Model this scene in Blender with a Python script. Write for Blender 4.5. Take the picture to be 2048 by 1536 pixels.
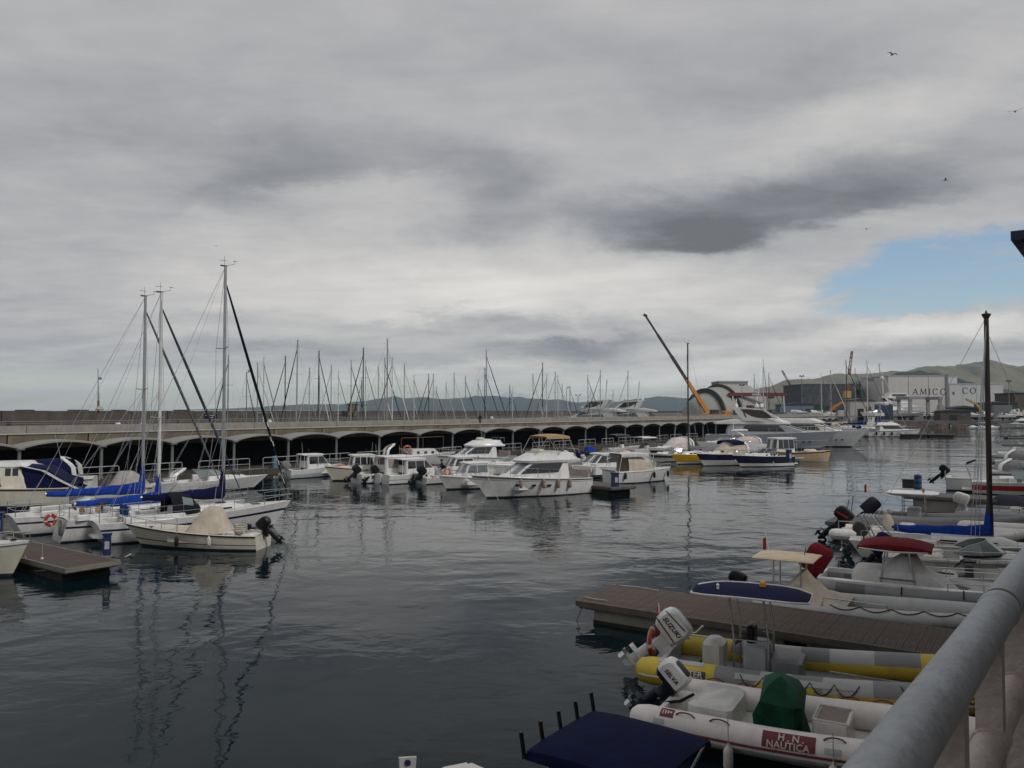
import bpy, math, random
from mathutils import Vector, Matrix
R = math.radians
random.seed(7)
for o in list(bpy.data.objects): bpy.data.objects.remove(o)
SC = bpy.context.scene
COL = SC.collection

# ------------------------------------------------------------------ camera, sky, sun, exposure
CAMZ, FPX = 6.0, 1600.0                       # eye height (m), focal length in pixels of a 2048 px wide picture
PITCH = math.atan(50 / FPX)
cam = bpy.data.cameras.new('camera'); camo = bpy.data.objects.new('camera', cam); COL.objects.link(camo)
cam.sensor_width = 36; cam.lens = 36 * FPX / 2048; cam.clip_start = 0.05; cam.clip_end = 60000
camo.location = (0, 0, CAMZ); camo.rotation_euler = (math.pi / 2 + PITCH, 0, 0)
SC.camera = camo
SC.view_settings.view_transform = 'Standard'; SC.view_settings.look = 'None'
SC.view_settings.exposure = 0.2; SC.view_settings.gamma = 1; SC.view_settings.use_curve_mapping = False
SC.cycles.use_denoising = True
SC.cycles.max_bounces = 6; SC.cycles.diffuse_bounces = 3; SC.cycles.glossy_bounces = 3
SC.cycles.transmission_bounces = 3; SC.cycles.transparent_max_bounces = 6; SC.cycles.volume_bounces = 0
SC.cycles.caustics_reflective = False; SC.cycles.caustics_refractive = False
SC.cycles.sample_clamp_indirect = 4

SUN_EL, SUN_AZ = R(42), R(128)                # azimuth from +Y towards +X
sun = bpy.data.lights.new('sun', 'SUN'); sun.energy = 1.5; sun.angle = R(14); sun.color = (1, .965, .92)
suno = bpy.data.objects.new('sun', sun); COL.objects.link(suno)
sd = Vector((math.sin(SUN_AZ) * math.cos(SUN_EL), math.cos(SUN_AZ) * math.cos(SUN_EL), math.sin(SUN_EL)))
suno.rotation_euler = sd.to_track_quat('Z', 'Y').to_euler()

def world():
    w = bpy.data.worlds.new('World'); SC.world = w; w.use_nodes = True
    nt = w.node_tree; N = nt.nodes; Lk = nt.links; N.clear()
    def val(s, x):
        if isinstance(x, (int, float)): s.default_value = x
        elif isinstance(x, tuple): s.default_value = x
        else: Lk.new(x, s)
    def M(op, a, b=0.0, c=0.0, clamp=False):
        n = N.new('ShaderNodeMath'); n.operation = op; n.use_clamp = clamp
        for s, x in zip(n.inputs, (a, b, c)): val(s, x)
        return n.outputs[0]
    def comb(x, y, z=0.0):
        n = N.new('ShaderNodeCombineXYZ')
        for s, q in zip(n.inputs, (x, y, z)): val(s, q)
        return n.outputs[0]
    def noise(vec, sc, det, rough=.5, dist=0.0):
        n = N.new('ShaderNodeTexNoise'); n.inputs['Scale'].default_value = sc; n.inputs['Detail'].default_value = det
        n.inputs['Roughness'].default_value = rough; n.inputs['Distortion'].default_value = dist
        Lk.new(vec, n.inputs['Vector']); return n
    def ss(x, a, b):
        n = N.new('ShaderNodeMapRange'); n.interpolation_type = 'SMOOTHSTEP'
        val(n.inputs[0], x); n.inputs[1].default_value = a; n.inputs[2].default_value = b
        return n.outputs[0]
    def mixc(f, a, b):
        n = N.new('ShaderNodeMix'); n.data_type = 'RGBA'; val(n.inputs[0], f); val(n.inputs[6], a); val(n.inputs[7], b)
        return n.outputs[2]
    tc = N.new('ShaderNodeTexCoord'); sep = N.new('ShaderNodeSeparateXYZ'); Lk.new(tc.outputs['Generated'], sep.inputs[0])
    x, y, z = sep.outputs
    zc = M('MAXIMUM', z, 0.0)
    den = M('ADD', zc, .10)
    u = M('DIVIDE', x, den); v = M('DIVIDE', y, den)            # a cloud deck high overhead
    deck = comb(u, v, 0.0)
    big = noise(deck, .75, 6, .55, .4).outputs[0]
    mid = noise(comb(M('MULTIPLY', u, .8), M('MULTIPLY', v, 1.6), 3.1), 1.9, 7, .58, .6).outputs[0]
    fine = noise(comb(u, v, 7.7), 5.5, 6, .6, .3).outputs[0]
    # angular coordinates of the part of the sky ahead, warped so that the cloud masses have ragged edges
    yy = M('MAXIMUM', y, .05)
    sx0 = M('DIVIDE', x, yy); sz0 = M('DIVIDE', z, yy)
    front = ss(y, .05, .45)
    wn = noise(comb(sx0, M('MULTIPLY', sz0, 2.4), 1.0), 4.6, 9, .66, .2)
    sp = N.new('ShaderNodeSeparateColor'); Lk.new(wn.outputs['Color'], sp.inputs[0])
    sx = M('ADD', sx0, M('MULTIPLY', M('SUBTRACT', sp.outputs[0], .5), .26))
    sz = M('ADD', sz0, M('MULTIPLY', M('SUBTRACT', sp.outputs[1], .5), .10))
    def blob(px, py, rx, ry, tilt, amt, soft=.9, low=None):
        cx, cz = (px - 1024) / FPX, (818 - py) / FPX
        rx, ry = rx / FPX, ry / FPX
        dx = M('SUBTRACT', sx, cx); dz = M('SUBTRACT', sz, cz)
        c, s = math.cos(R(tilt)), math.sin(R(tilt))
        a = M('ADD', M('MULTIPLY', dx, c / rx), M('MULTIPLY', dz, s / rx))
        b = M('ADD', M('MULTIPLY', dx, -s / ry), M('MULTIPLY', dz, c / ry))
        d = M('SQRT', M('ADD', M('MULTIPLY', a, a), M('MULTIPLY', b, b)))
        f = ss(d, 1 + soft * .35, 1 - soft)
        if low is not None: f = M('MULTIPLY', f, ss(b, low - .16, low + .16))
        return M('MULTIPLY', M('MULTIPLY', f, amt), front)
    B = []
    # dark masses
    B += [blob(640, 310, 340, 85, 8, -.12, .9, -.5), blob(430, 380, 200, 36, 12, -.06), blob(960, 345, 150, 80, 0, -.11),
          blob(930, 440, 150, 60, 0, -.085), blob(1220, 420, 230, 45, 4, -.105), blob(1570, 425, 440, 105, 11, -.175, .75, -.45),
          blob(1350, 480, 230, 52, 2, -.10, .7, -.4), blob(1780, 400, 170, 50, 14, -.05), blob(200, 270, 420, 70, 4, -.045),
          blob(1010, 643, 300, 20, 1, -.11, .8), blob(1150, 688, 190, 24, 4, -.12, .8), blob(1230, 665, 150, 15, 6, -.08),
          blob(330, 630, 420, 26, -2, -.045), blob(560, 700, 300, 18, 0, -.05), blob(900, 120, 900, 90, 3, -.04), blob(1500, 180, 500, 60, 8, -.05)]
    # bright openings
    B += [blob(760, 570, 560, 125, 4, .155), blob(1180, 585, 470, 75, 3, .14), blob(1440, 610, 240, 80, 8, .10), blob(1000, 770, 1100, 55, 0, .07),
          blob(1660, 690, 520, 40, 8, .13), blob(1900, 650, 280, 45, 6, .14), blob(520, 455, 340, 45, 6, .055), blob(1700, 260, 420, 80, 14, .06),
          blob(1900, 180, 320, 110, 20, .05), blob(960, 735, 240, 12, 0, .06), blob(1120, 790, 120, 9, 0, .10)]
    feat = B[0]
    for q in B[1:]: feat = M('ADD', feat, q)
    lum = M('ADD', M('MULTIPLY', M('SUBTRACT', big, .5), .24), .40)
    lum = M('ADD', lum, M('MULTIPLY', M('SUBTRACT', mid, .5), .17))
    lum = M('ADD', lum, M('MULTIPLY', M('SUBTRACT', fine, .5), .09))
    lum = M('ADD', lum, feat)
    streak = noise(comb(M('MULTIPLY', sx0, 1.1), M('MULTIPLY', M('ADD', sz0, M('MULTIPLY', sx0, -.10)), 11.0), 5.0), 3.0, 6, .6, .5).outputs[0]
    lum = M('ADD', lum, M('MULTIPLY', M('MULTIPLY', M('SUBTRACT', streak, .5), ss(sz0, .32, .03)), .24))
    lum = M('ADD', lum, M('MULTIPLY', ss(z, .075, .0), .16))          # deck thins out towards the horizon all round
    lum = M('MAXIMUM', lum, .15)
    tint = mixc(ss(lum, .20, .60), (.93, .955, 1.03, 1), (1.03, 1.0, .965, 1))
    cl = N.new('ShaderNodeVectorMath'); cl.operation = 'SCALE'; Lk.new(tint, cl.inputs[0]); Lk.new(lum, cl.inputs['Scale'])
    # clear sky showing through
    sky = N.new('ShaderNodeTexSky'); sky.sky_type = 'NISHITA'; sky.sun_disc = False
    sky.sun_elevation = SUN_EL; sky.sun_rotation = SUN_AZ; sky.altitude = 0; sky.air_density = 1.0; sky.dust_density = .8; sky.ozone_density = 1.3
    skc = N.new('ShaderNodeVectorMath'); skc.operation = 'SCALE'; Lk.new(sky.outputs[0], skc.inputs[0]); skc.inputs['Scale'].default_value = .10
    gap = M('MAXIMUM', blob(1850, 552, 300, 66, 14, 1.0, .35), blob(2100, 500, 300, 90, 14, 1.0, .35))
    gap = M('MAXIMUM', gap, blob(1640, 600, 110, 34, 12, .8, .7))
    wisps = noise(comb(M('MULTIPLY', sx0, 1.0), M('MULTIPLY', M('ADD', sz0, M('MULTIPLY', sx0, -.2)), 6.0), 2.0), 5.0, 6, .62, .6).outputs[0]
    gap = M('MULTIPLY', gap, ss(wisps, .70, .50))
    # thin pale strip of clear air low over the horizon
    strip = M('MULTIPLY', M('MULTIPLY', ss(sz0, .050, .024), ss(streak, .62, .40)), .55)
    gap = M('MAXIMUM', gap, M('MULTIPLY', strip, front))
    col = mixc(gap, cl.outputs[0], skc.outputs[0])
    bg = N.new('ShaderNodeBackground'); Lk.new(col, bg.inputs[0]); bg.inputs[1].default_value = 1.0
    out = N.new('ShaderNodeOutputWorld'); Lk.new(bg.outputs[0], out.inputs[0])
    w.cycles.sampling_method = 'MANUAL'; w.cycles.sample_map_resolution = 512
world()

# ------------------------------------------------------------------ pixel of the photograph -> place on a level plane
_f = Vector((0, math.cos(PITCH), math.sin(PITCH))); _u = Vector((0, -math.sin(PITCH), math.cos(PITCH)))
def ray(px, py): return Vector(((px - 1024) / FPX, 0, 0)) + _u * ((768 - py) / FPX) + _f
def W(px, py, z=0.0):
    r = ray(px, py); k = (z - CAMZ) / r.z
    return Vector((r.x * k, r.y * k, z))
def AT(px, py, D):
    r = ray(px, py); k = D / r.y
    return Vector((r.x * k, D, CAMZ + r.z * k))

# ------------------------------------------------------------------ materials
_mats = {}
def mat(name, col, rough=.5, metal=0.0, var=.10, scale=3.0, bump=0.0, bscale=40.0, col2=None, dirt=0.0, spec=.5, coat=0.0, stretch=None):
    if name in _mats: return _mats[name]
    m = bpy.data.materials.new(name); m.use_nodes = True; nt = m.node_tree; N = nt.nodes; L = nt.links
    p = N['Principled BSDF']; p.inputs['Roughness'].default_value = rough; p.inputs['Metallic'].default_value = metal
    p.inputs['Specular IOR Level'].default_value = .15 if name.startswith(('canvas', 'tarp')) else spec
    if coat: p.inputs['Coat Weight'].default_value = coat; p.inputs['Coat Roughness'].default_value = .12
    tc = N.new('ShaderNodeTexCoord'); src = tc.outputs['Object']
    if stretch:
        mp = N.new('ShaderNodeMapping'); mp.inputs['Scale'].default_value = stretch; L.new(src, mp.inputs[0]); src = mp.outputs[0]
    n = N.new('ShaderNodeTexNoise'); n.inputs['Scale'].default_value = scale; n.inputs['Detail'].default_value = 6; n.inputs['Roughness'].default_value = .62
    L.new(src, n.inputs[0])
    r = N.new('ShaderNodeValToRGB'); c = Vector(col)
    c2 = Vector(col2) if col2 else c * (1 - var * 2.2)
    r.color_ramp.elements[0].position = .30; r.color_ramp.elements[1].position = .72
    r.color_ramp.elements[0].color = (*c2, 1); r.color_ramp.elements[1].color = (*(c if col2 else c * (1 + var * .5)), 1)
    L.new(n.outputs[0], r.inputs[0]); out = r.outputs[0]
    if dirt:
        d = N.new('ShaderNodeTexNoise'); d.inputs['Scale'].default_value = 1.3; d.inputs['Detail'].default_value = 8; d.inputs['Roughness'].default_value = .7
        mp2 = N.new('ShaderNodeMapping'); mp2.inputs['Scale'].default_value = (2.5, 2.5, .35); L.new(tc.outputs['Object'], mp2.inputs[0]); L.new(mp2.outputs[0], d.inputs[0])
        rr = N.new('ShaderNodeMapRange'); rr.inputs[1].default_value = .5; rr.inputs[2].default_value = .75; rr.inputs[4].default_value = dirt; L.new(d.outputs[0], rr.inputs[0])
        mx = N.new('ShaderNodeMix'); mx.data_type = 'RGBA'; L.new(rr.outputs[0], mx.inputs[0]); L.new(out, mx.inputs[6]); mx.inputs[7].default_value = (.085, .07, .05, 1)
        out = mx.outputs[2]
    L.new(out, p.inputs['Base Color'])
    rv = N.new('ShaderNodeMapRange'); rv.inputs[3].default_value = max(.03, rough - .1); rv.inputs[4].default_value = min(1, rough + .12)
    L.new(n.outputs[0], rv.inputs[0]); L.new(rv.outputs[0], p.inputs['Roughness'])
    if bump:
        b = N.new('ShaderNodeTexNoise'); b.inputs['Scale'].default_value = bscale; b.inputs['Detail'].default_value = 5; L.new(src, b.inputs[0])
        bm = N.new('ShaderNodeBump'); bm.inputs['Strength'].default_value = bump; bm.inputs['Distance'].default_value = .02
        L.new(b.outputs[0], bm.inputs['Height']); L.new(bm.outputs[0], p.inputs['Normal'])
    _mats[name] = m; return m
def gel(name, c, **k): return mat(name, c, rough=k.pop('rough', .32), var=k.pop('var', .05), dirt=k.pop('dirt', .22), coat=.2, **k)
WHITE = gel('gelcoat_white', (.70, .70, .69)); CREAM = gel('gelcoat_cream', (.66, .62, .52)); OFFW = gel('gelcoat_aged', (.60, .59, .56), dirt=.35)
GREYW = gel('gelcoat_grey', (.42, .44, .46)); NAVY = gel('hull_navy', (.012, .016, .04), dirt=.05); BLACKG = gel('hull_black', (.012, .012, .014), dirt=.05)
YEL = gel('hull_yellow', (.62, .33, .02)); REDH = gel('hull_red', (.42, .03, .02)); TAN = gel('hull_tan', (.55, .42, .25)); WOODV = gel('varnished_wood', (.16, .055, .02))
ANTIF = mat('antifouling', (.02, .028, .05), .8, dirt=.3); ANTIFR = mat('antifouling_red', (.12, .025, .02), .8, dirt=.3)
DECK = mat('deck_nonskid', (.62, .61, .57), .65, var=.07, bump=.2, bscale=120, dirt=.25); TEAK = mat('teak', (.30, .18, .09), .7, var=.25, scale=8, stretch=(.6, 6, 1))
GLASS = mat('tinted_glass', (.012, .015, .018), .06, spec=.8, var=0); GLASSG = mat('pale_glass', (.16, .20, .20), .08, spec=.8, var=.1)
SMOKE = mat('smoked_acrylic', (.03, .025, .022), .12, var=.1)
STEEL = mat('stainless_steel', (.55, .56, .57), .28, 1.0, var=.08); ALU = mat('anodised_aluminium', (.40, .41, .42), .42, .7, var=.08); ALUW = mat('white_mast_paint', (.62, .63, .62), .4, dirt=.12)
BLACK = mat('black_plastic', (.010, .010, .011), .42, var=.15, spec=.25); BLACKM = mat('black_rubber', (.014, .014, .015), .8, var=.2, spec=.25)
DGREY = mat('dark_grey_plastic', (.045, .047, .050), .5, spec=.35); MGREY = mat('mid_grey_paint', (.20, .205, .21), .5, dirt=.1); LGREY = mat('light_grey_paint', (.42, .43, .44), .45, dirt=.1)
BLUEC = mat('canvas_blue', (.010, .045, .30), .85, var=.18, scale=5, bump=.35, bscale=14); NAVYC = mat('canvas_navy', (.006, .009, .050), .88, var=.2, scale=4, bump=.35, bscale=12)
BLACKC = mat('canvas_black', (.012, .013, .017), .85, var=.2, bump=.3, bscale=14); BEIGEC = mat('canvas_beige', (.50, .44, .36), .9, var=.12, scale=2.5, bump=.4, bscale=9, dirt=.2)
TANC = mat('canvas_tan', (.42, .28, .15), .9, var=.12, bump=.3, bscale=10); REDC = mat('canvas_burgundy', (.15, .012, .018), .85, var=.16, bump=.35, bscale=10)
GREYC = mat('canvas_grey', (.19, .19, .195), .9, var=.16, bump=.4, bscale=9, dirt=.1); WHITEC = mat('canvas_white', (.62, .62, .61), .85, var=.08, bump=.4, bscale=7, dirt=.2)
GREENC = mat('tarp_green', (.008, .075, .042), .5, var=.3, bump=.5, bscale=8); YELC = mat('canvas_yellow', (.62, .55, .28), .85, var=.15, bump=.4, bscale=8)
HYPW = mat('hypalon_white', (.74, .70, .67), .55, var=.06, dirt=.2, bump=.06, bscale=60); HYPG = mat('hypalon_grey', (.22, .225, .235), .6, var=.08, dirt=.15, bump=.06, bscale=60)
HYPL = mat('hypalon_light_grey', (.42, .425, .42), .6, var=.07, dirt=.18); HYPD = mat('hypalon_dark_grey', (.11, .113, .12), .6, var=.08, dirt=.1); HYPY = mat('hypalon_yellow', (.58, .43, .045), .55, var=.1, dirt=.22)
MAROON = mat('maroon_strake', (.15, .014, .02), .55); ORANGE = mat('lifebuoy_orange', (.62, .07, .015), .5, var=.1); ORAB = mat('lifebuoy_red', (.34, .035, .015), .6, var=.15)
FENDW = mat('fender_white', (.60, .57, .52), .5, dirt=.35); FENDK = mat('fender_black', (.010, .010, .011), .6, spec=.3); FENDP = mat('fender_brown', (.30, .19, .15), .7, dirt=.2)
ROPE = mat('rope_pale', (.45, .42, .36), .9, var=.2, bump=.5, bscale=60); ROPEK = mat('rope_black', (.015, .015, .015), .9)
CONC = mat('concrete', (.30, .28, .25), .9, var=.14, scale=1.1, bump=.5, bscale=14, dirt=.4); CONCD = mat('concrete_weathered', (.19, .152, .108), .95, var=.22, scale=.8, bump=.5, bscale=10, dirt=.5)
CONCL = mat('concrete_pale', (.40, .39, .36), .9, var=.10, scale=1.0, bump=.35, bscale=14, dirt=.25)
NEARBLACK = mat('near_black', (.022, .020, .019), .95, var=.3, scale=.7); ASPH = mat('asphalt', (.055, .055, .056), .95, var=.2, scale=2)
ALGAE = mat('weed_line', (.030, .030, .016), .9, var=.3, scale=4)
BLUEP = mat('pedestal_blue', (.010, .020, .10), .45, dirt=.1, var=.1); BLUEB = mat('barrel_blue', (.02, .055, .16), .5, dirt=.1); BLUEL = mat('bollard_blue', (.05, .16, .26), .6, dirt=.2)
FLAGR = mat('flag_red', (.40, .02, .03), .85); FLAGG = mat('flag_green', (.01, .14, .05), .85); FLAGW = mat('flag_white', (.6, .6, .58), .85)
SKIN = mat('skin', (.42, .25, .18), .6); CLOTHK = mat('dark_clothes', (.015, .016, .022), .9); HAIR = mat('dark_hair', (.02, .014, .01), .8)

# ------------------------------------------------------------------ mesh builder
class MB:
    def __init__(s): s.v = []; s.f = []; s.m = []
    def add(s, vs, fs, mi=0):
        b = len(s.v); s.v += [tuple(q) for q in vs]
        for k, f in enumerate(fs):
            s.f.append([b + i for i in f]); s.m.append(mi[k] if isinstance(mi, (list, tuple)) else mi)
        return s
    def box(s, x0, x1, y0, y1, z0, z1, mi=0):
        vs = [(x, y, z) for z in (z0, z1) for y in (y0, y1) for x in (x0, x1)]
        return s.add(vs, [(0, 2, 3, 1), (4, 5, 7, 6), (0, 1, 5, 4), (2, 6, 7, 3), (0, 4, 6, 2), (1, 3, 7, 5)], mi)
    def obox(s, c, size, rot=(0, 0, 0), mi=0):
        from mathutils import Euler
        Rm = Euler(rot).to_matrix(); hx, hy, hz = [q / 2 for q in size]
        vs = [Vector(c) + Rm @ Vector((x, y, z)) for z in (-hz, hz) for y in (-hy, hy) for x in (-hx, hx)]
        return s.add(vs, [(0, 2, 3, 1), (4, 5, 7, 6), (0, 1, 5, 4), (2, 6, 7, 3), (0, 4, 6, 2), (1, 3, 7, 5)], mi)
    def bar(s, a, b, w, h=None, mi=0):
        a, b = Vector(a), Vector(b); h = h or w; d = b - a
        if d.length < 1e-6: return s
        q = d.to_track_quat('X', 'Z').to_matrix()
        vs = [p + q @ Vector((0, y * w / 2, z * h / 2)) for p in (a, b) for (y, z) in ((-1, -1), (1, -1), (1, 1), (-1, 1))]
        return s.add(vs, [(3, 2, 1, 0), (4, 5, 6, 7), (0, 1, 5, 4), (1, 2, 6, 5), (2, 3, 7, 6), (3, 0, 4, 7)], mi)
    def tube(s, pts, r, n=6, mi=0, caps=True, closed=False):
        pts = [Vector(p) for p in pts]; k = len(pts); rings = []
        prev = None
        for i, p in enumerate(pts):
            if closed: t = pts[(i + 1) % k] - pts[i - 1]
            else: t = (pts[min(i + 1, k - 1)] - pts[max(i - 1, 0)])
            t.normalize()
            if prev is None:
                a = Vector((0, 0, 1)) if abs(t.z) < .9 else Vector((1, 0, 0))
                a = (a - t * a.dot(t)).normalized()
            else:
                a = prev - t * prev.dot(t); a.normalize()
            prev = a; b = t.cross(a)
            rr = r[i] if isinstance(r, (list, tuple)) else r
            rings.append([p + (a * math.cos(2 * math.pi * j / n) + b * math.sin(2 * math.pi * j / n)) * rr for j in range(n)])
        return s.loft(rings, mi=mi, caps=caps and not closed, loop=closed)
    def loft(s, rings, mi=0, caps=True, loop=False, open_=False, capmi=None):
        n = len(rings[0]); vs = [p for rg in rings for p in rg]; fs = []; ms = []
        K = len(rings); J = n - 1 if open_ else n
        for i in range(K if loop else K - 1):
            i2 = (i + 1) % K
            for j in range(J):
                j2 = (j + 1) % n
                fs.append((i * n + j, i * n + j2, i2 * n + j2, i2 * n + j))
                ms.append(mi(i, j) if callable(mi) else (mi[j] if isinstance(mi, (list, tuple)) else mi))
        if caps and not open_ and not loop:
            cm = capmi if capmi is not None else (ms[0] if ms else 0)
            fs.append(tuple(range(n - 1, -1, -1))); ms.append(cm)
            fs.append(tuple((K - 1) * n + j for j in range(n))); ms.append(cm)
        return s.add(vs, fs, ms)
    def prism(s, poly, a, b, axis='y', mi=0):
        def P(q, t):
            return {'y': (q[0], t, q[1]), 'x': (t, q[0], q[1]), 'z': (q[0], q[1], t)}[axis]
        n = len(poly); vs = [P(q, a) for q in poly] + [P(q, b) for q in poly]
        fs = [tuple(range(n)), tuple(range(2 * n - 1, n - 1, -1))] + [(i, i + n, (i + 1) % n + n, (i + 1) % n) for i in range(n)]
        return s.add(vs, fs, mi)
    def lathe(s, prof, n=12, c=(0, 0, 0), mi=0):
        rings = [[(c[0] + r * math.cos(2 * math.pi * j / n), c[1] + r * math.sin(2 * math.pi * j / n), c[2] + z) for j in range(n)] for r, z in prof]
        return s.loft(rings, mi=mi)
    def mesh(s, name, sharp=.62, flat=False):
        me = bpy.data.meshes.new(name); me.from_pydata(s.v, [], s.f)
        me.polygons.foreach_set('material_index', s.m)
        import bmesh
        bm = bmesh.new(); bm.from_mesh(me); bmesh.ops.recalc_face_normals(bm, faces=bm.faces[:]); bm.to_mesh(me); bm.free()
        if not flat:
            me.polygons.foreach_set('use_smooth', [True] * len(me.polygons)); me.set_sharp_from_angle(angle=sharp)
        me.update(); return me
    def build(s, name, mats, parent=None, sharp=.62, flat=False, loc=None, rot=None):
        me = s.mesh(name, sharp, flat)
        return link(name, me, mats, parent, loc, rot)
def link(name, me, mats, parent=None, loc=None, rot=None):
    if not isinstance(mats, (list, tuple)): mats = [mats]
    if len(me.materials) == 0:
        for m in mats: me.materials.append(m)
    o = bpy.data.objects.new(name, me); COL.objects.link(o)
    if parent: o.parent = parent
    if loc is not None: o.location = loc
    if rot is not None: o.rotation_euler = rot
    return o
def tag(o, label=None, cat=None, group=None, kind=None):
    if label: o['label'] = label
    if cat: o['category'] = cat
    if group: o['group'] = group
    if kind: o['kind'] = kind
    return o
def thing(name, label, cat, loc=(0, 0, 0), rz=0.0, group=None):
    o = bpy.data.objects.new(name, None); COL.objects.link(o); o.empty_display_size = .3
    o.location = loc; o.rotation_euler = (0, 0, rz)
    return tag(o, label, cat, group)
def copy_tree(o, parent=None):
    c = o.copy(); COL.objects.link(c)
    if parent: c.parent = parent
    for ch in list(o.children): copy_tree(ch, c)
    return c
def struct(o): o['kind'] = 'structure'; return o
def lerp(a, b, t): return a + (b - a) * t
def ORD(k):
    return ['first', 'second', 'third', 'fourth', 'fifth', 'sixth', 'seventh', 'eighth', 'ninth', 'tenth', 'eleventh', 'twelfth', 'thirteenth', 'fourteenth',
            'fifteenth', 'sixteenth', 'seventeenth', 'eighteenth', 'nineteenth', 'twentieth', 'twenty-first', 'twenty-second', 'twenty-third', 'twenty-fourth',
            'twenty-fifth', 'twenty-sixth', 'twenty-seventh', 'twenty-eighth', 'twenty-ninth', 'thirtieth', 'thirty-first', 'thirty-second', 'thirty-third',
            'thirty-fourth', 'thirty-fifth', 'thirty-sixth', 'thirty-seventh', 'thirty-eighth', 'thirty-ninth', 'fortieth', 'forty-first', 'forty-second',
            'forty-third', 'forty-fourth', 'forty-fifth', 'forty-sixth', 'forty-seventh', 'forty-eighth', 'forty-ninth', 'fiftieth'][k]
def text_mesh(txt, size=1.0, shear=0.0, extr=0.004, spacing=1.0):
    cu = bpy.data.curves.new('lettering', 'FONT'); cu.body = txt; cu.size = size; cu.shear = shear; cu.extrude = extr; cu.space_character = spacing; cu.offset = .018 * size
    cu.resolution_u = 2
    ob = bpy.data.objects.new('lettering', cu); COL.objects.link(ob)
    me = bpy.data.meshes.new_from_object(ob.evaluated_get(bpy.context.evaluated_depsgraph_get()))
    bpy.data.objects.remove(ob); bpy.data.curves.remove(cu)
    return me
def lettering(txt, size, mat_, parent, M, shear=0.0, spacing=1.0, fn=None, center=True):
    """letters lying in the local xy plane, carried by matrix M (or bent by fn) into the parent's space"""
    me = text_mesh(txt, size, shear, .003, spacing); me.materials.clear()
    xs = [v.co.x for v in me.vertices]; ys = [v.co.y for v in me.vertices]
    ox, oy = ((min(xs) + max(xs)) / 2, (min(ys) + max(ys)) / 2) if center else (0, 0)
    for v in me.vertices:
        p = Vector((v.co.x - ox, v.co.y - oy, v.co.z)); v.co = fn(p) if fn else (M @ p)
    return link('lettering', me, mat_, parent)

# ------------------------------------------------------------------ water
def make_water():
    m = bpy.data.materials.new('harbour_water'); m.use_nodes = True; nt = m.node_tree; N = nt.nodes; L = nt.links
    p = N['Principled BSDF']; p.inputs['Base Color'].default_value = (.003, .010, .014, 1); p.inputs['Roughness'].default_value = .02
    p.inputs['IOR'].default_value = 1.333; p.inputs['Specular IOR Level'].default_value = .22
    g = N.new('ShaderNodeNewGeometry')
    def nz(sc, det, stretch, dist=0.0, rough=.5, rot=0.0):
        mp = N.new('ShaderNodeMapping'); mp.inputs['Scale'].default_value = stretch; mp.inputs['Rotation'].default_value = (0, 0, rot); L.new(g.outputs['Position'], mp.inputs[0])
        n = N.new('ShaderNodeTexNoise'); n.inputs['Scale'].default_value = sc; n.inputs['Detail'].default_value = det; n.inputs['Distortion'].default_value = dist; n.inputs['Roughness'].default_value = rough
        L.new(mp.outputs[0], n.inputs[0]); return n.outputs[0]
    def mth(op, a, b):
        n = N.new('ShaderNodeMath'); n.operation = op
        for s, q in zip(n.inputs, (a, b)):
            if isinstance(q, (int, float)): s.default_value = q
            else: L.new(q, s)
        return n.outputs[0]
    swell = nz(.42, 2, (1, 1, 1), .6, .5, .4)
    rip = nz(1.5, 2, (.75, 1.25, 1), .8, .55, .25)
    fine = nz(5.0, 3, (.8, 1.2, 1), .5, .55, -.2)
    patch = nz(.045, 3, (1, 1.6, 1), 1.0, .5, .5)          # calmer and rougher areas of the basin
    pr = N.new('ShaderNodeMapRange'); pr.inputs[1].default_value = .36; pr.inputs[2].default_value = .64; pr.inputs[3].default_value = .25; pr.inputs[4].default_value = 1.15; L.new(patch, pr.inputs[0])
    h = mth('ADD', mth('MULTIPLY', swell, .115), mth('ADD', mth('MULTIPLY', rip, .026), mth('MULTIPLY', fine, .0030)))
    h = mth('MULTIPLY', h, pr.outputs[0])
    b = N.new('ShaderNodeBump'); b.inputs['Strength'].default_value = 1.0; b.inputs['Distance'].default_value = .62
    L.new(h, b.inputs['Height']); L.new(b.outputs[0], p.inputs['Normal'])
    s = 9400
    o = MB().add([(-s, -140, 0), (s, -140, 0), (s, 8950, 0), (-s, 8950, 0)], [(0, 1, 2, 3)]).build('water', m, flat=True)
    struct(o)
make_water()
o = MB().add([(-9400, -140, -9), (9400, -140, -9), (9400, 8950, -9), (-9400, 8950, -9)], [(0, 1, 2, 3)]).build('seabed', mat('seabed_mud', (.03, .03, .025), .95)); struct(o)

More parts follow.
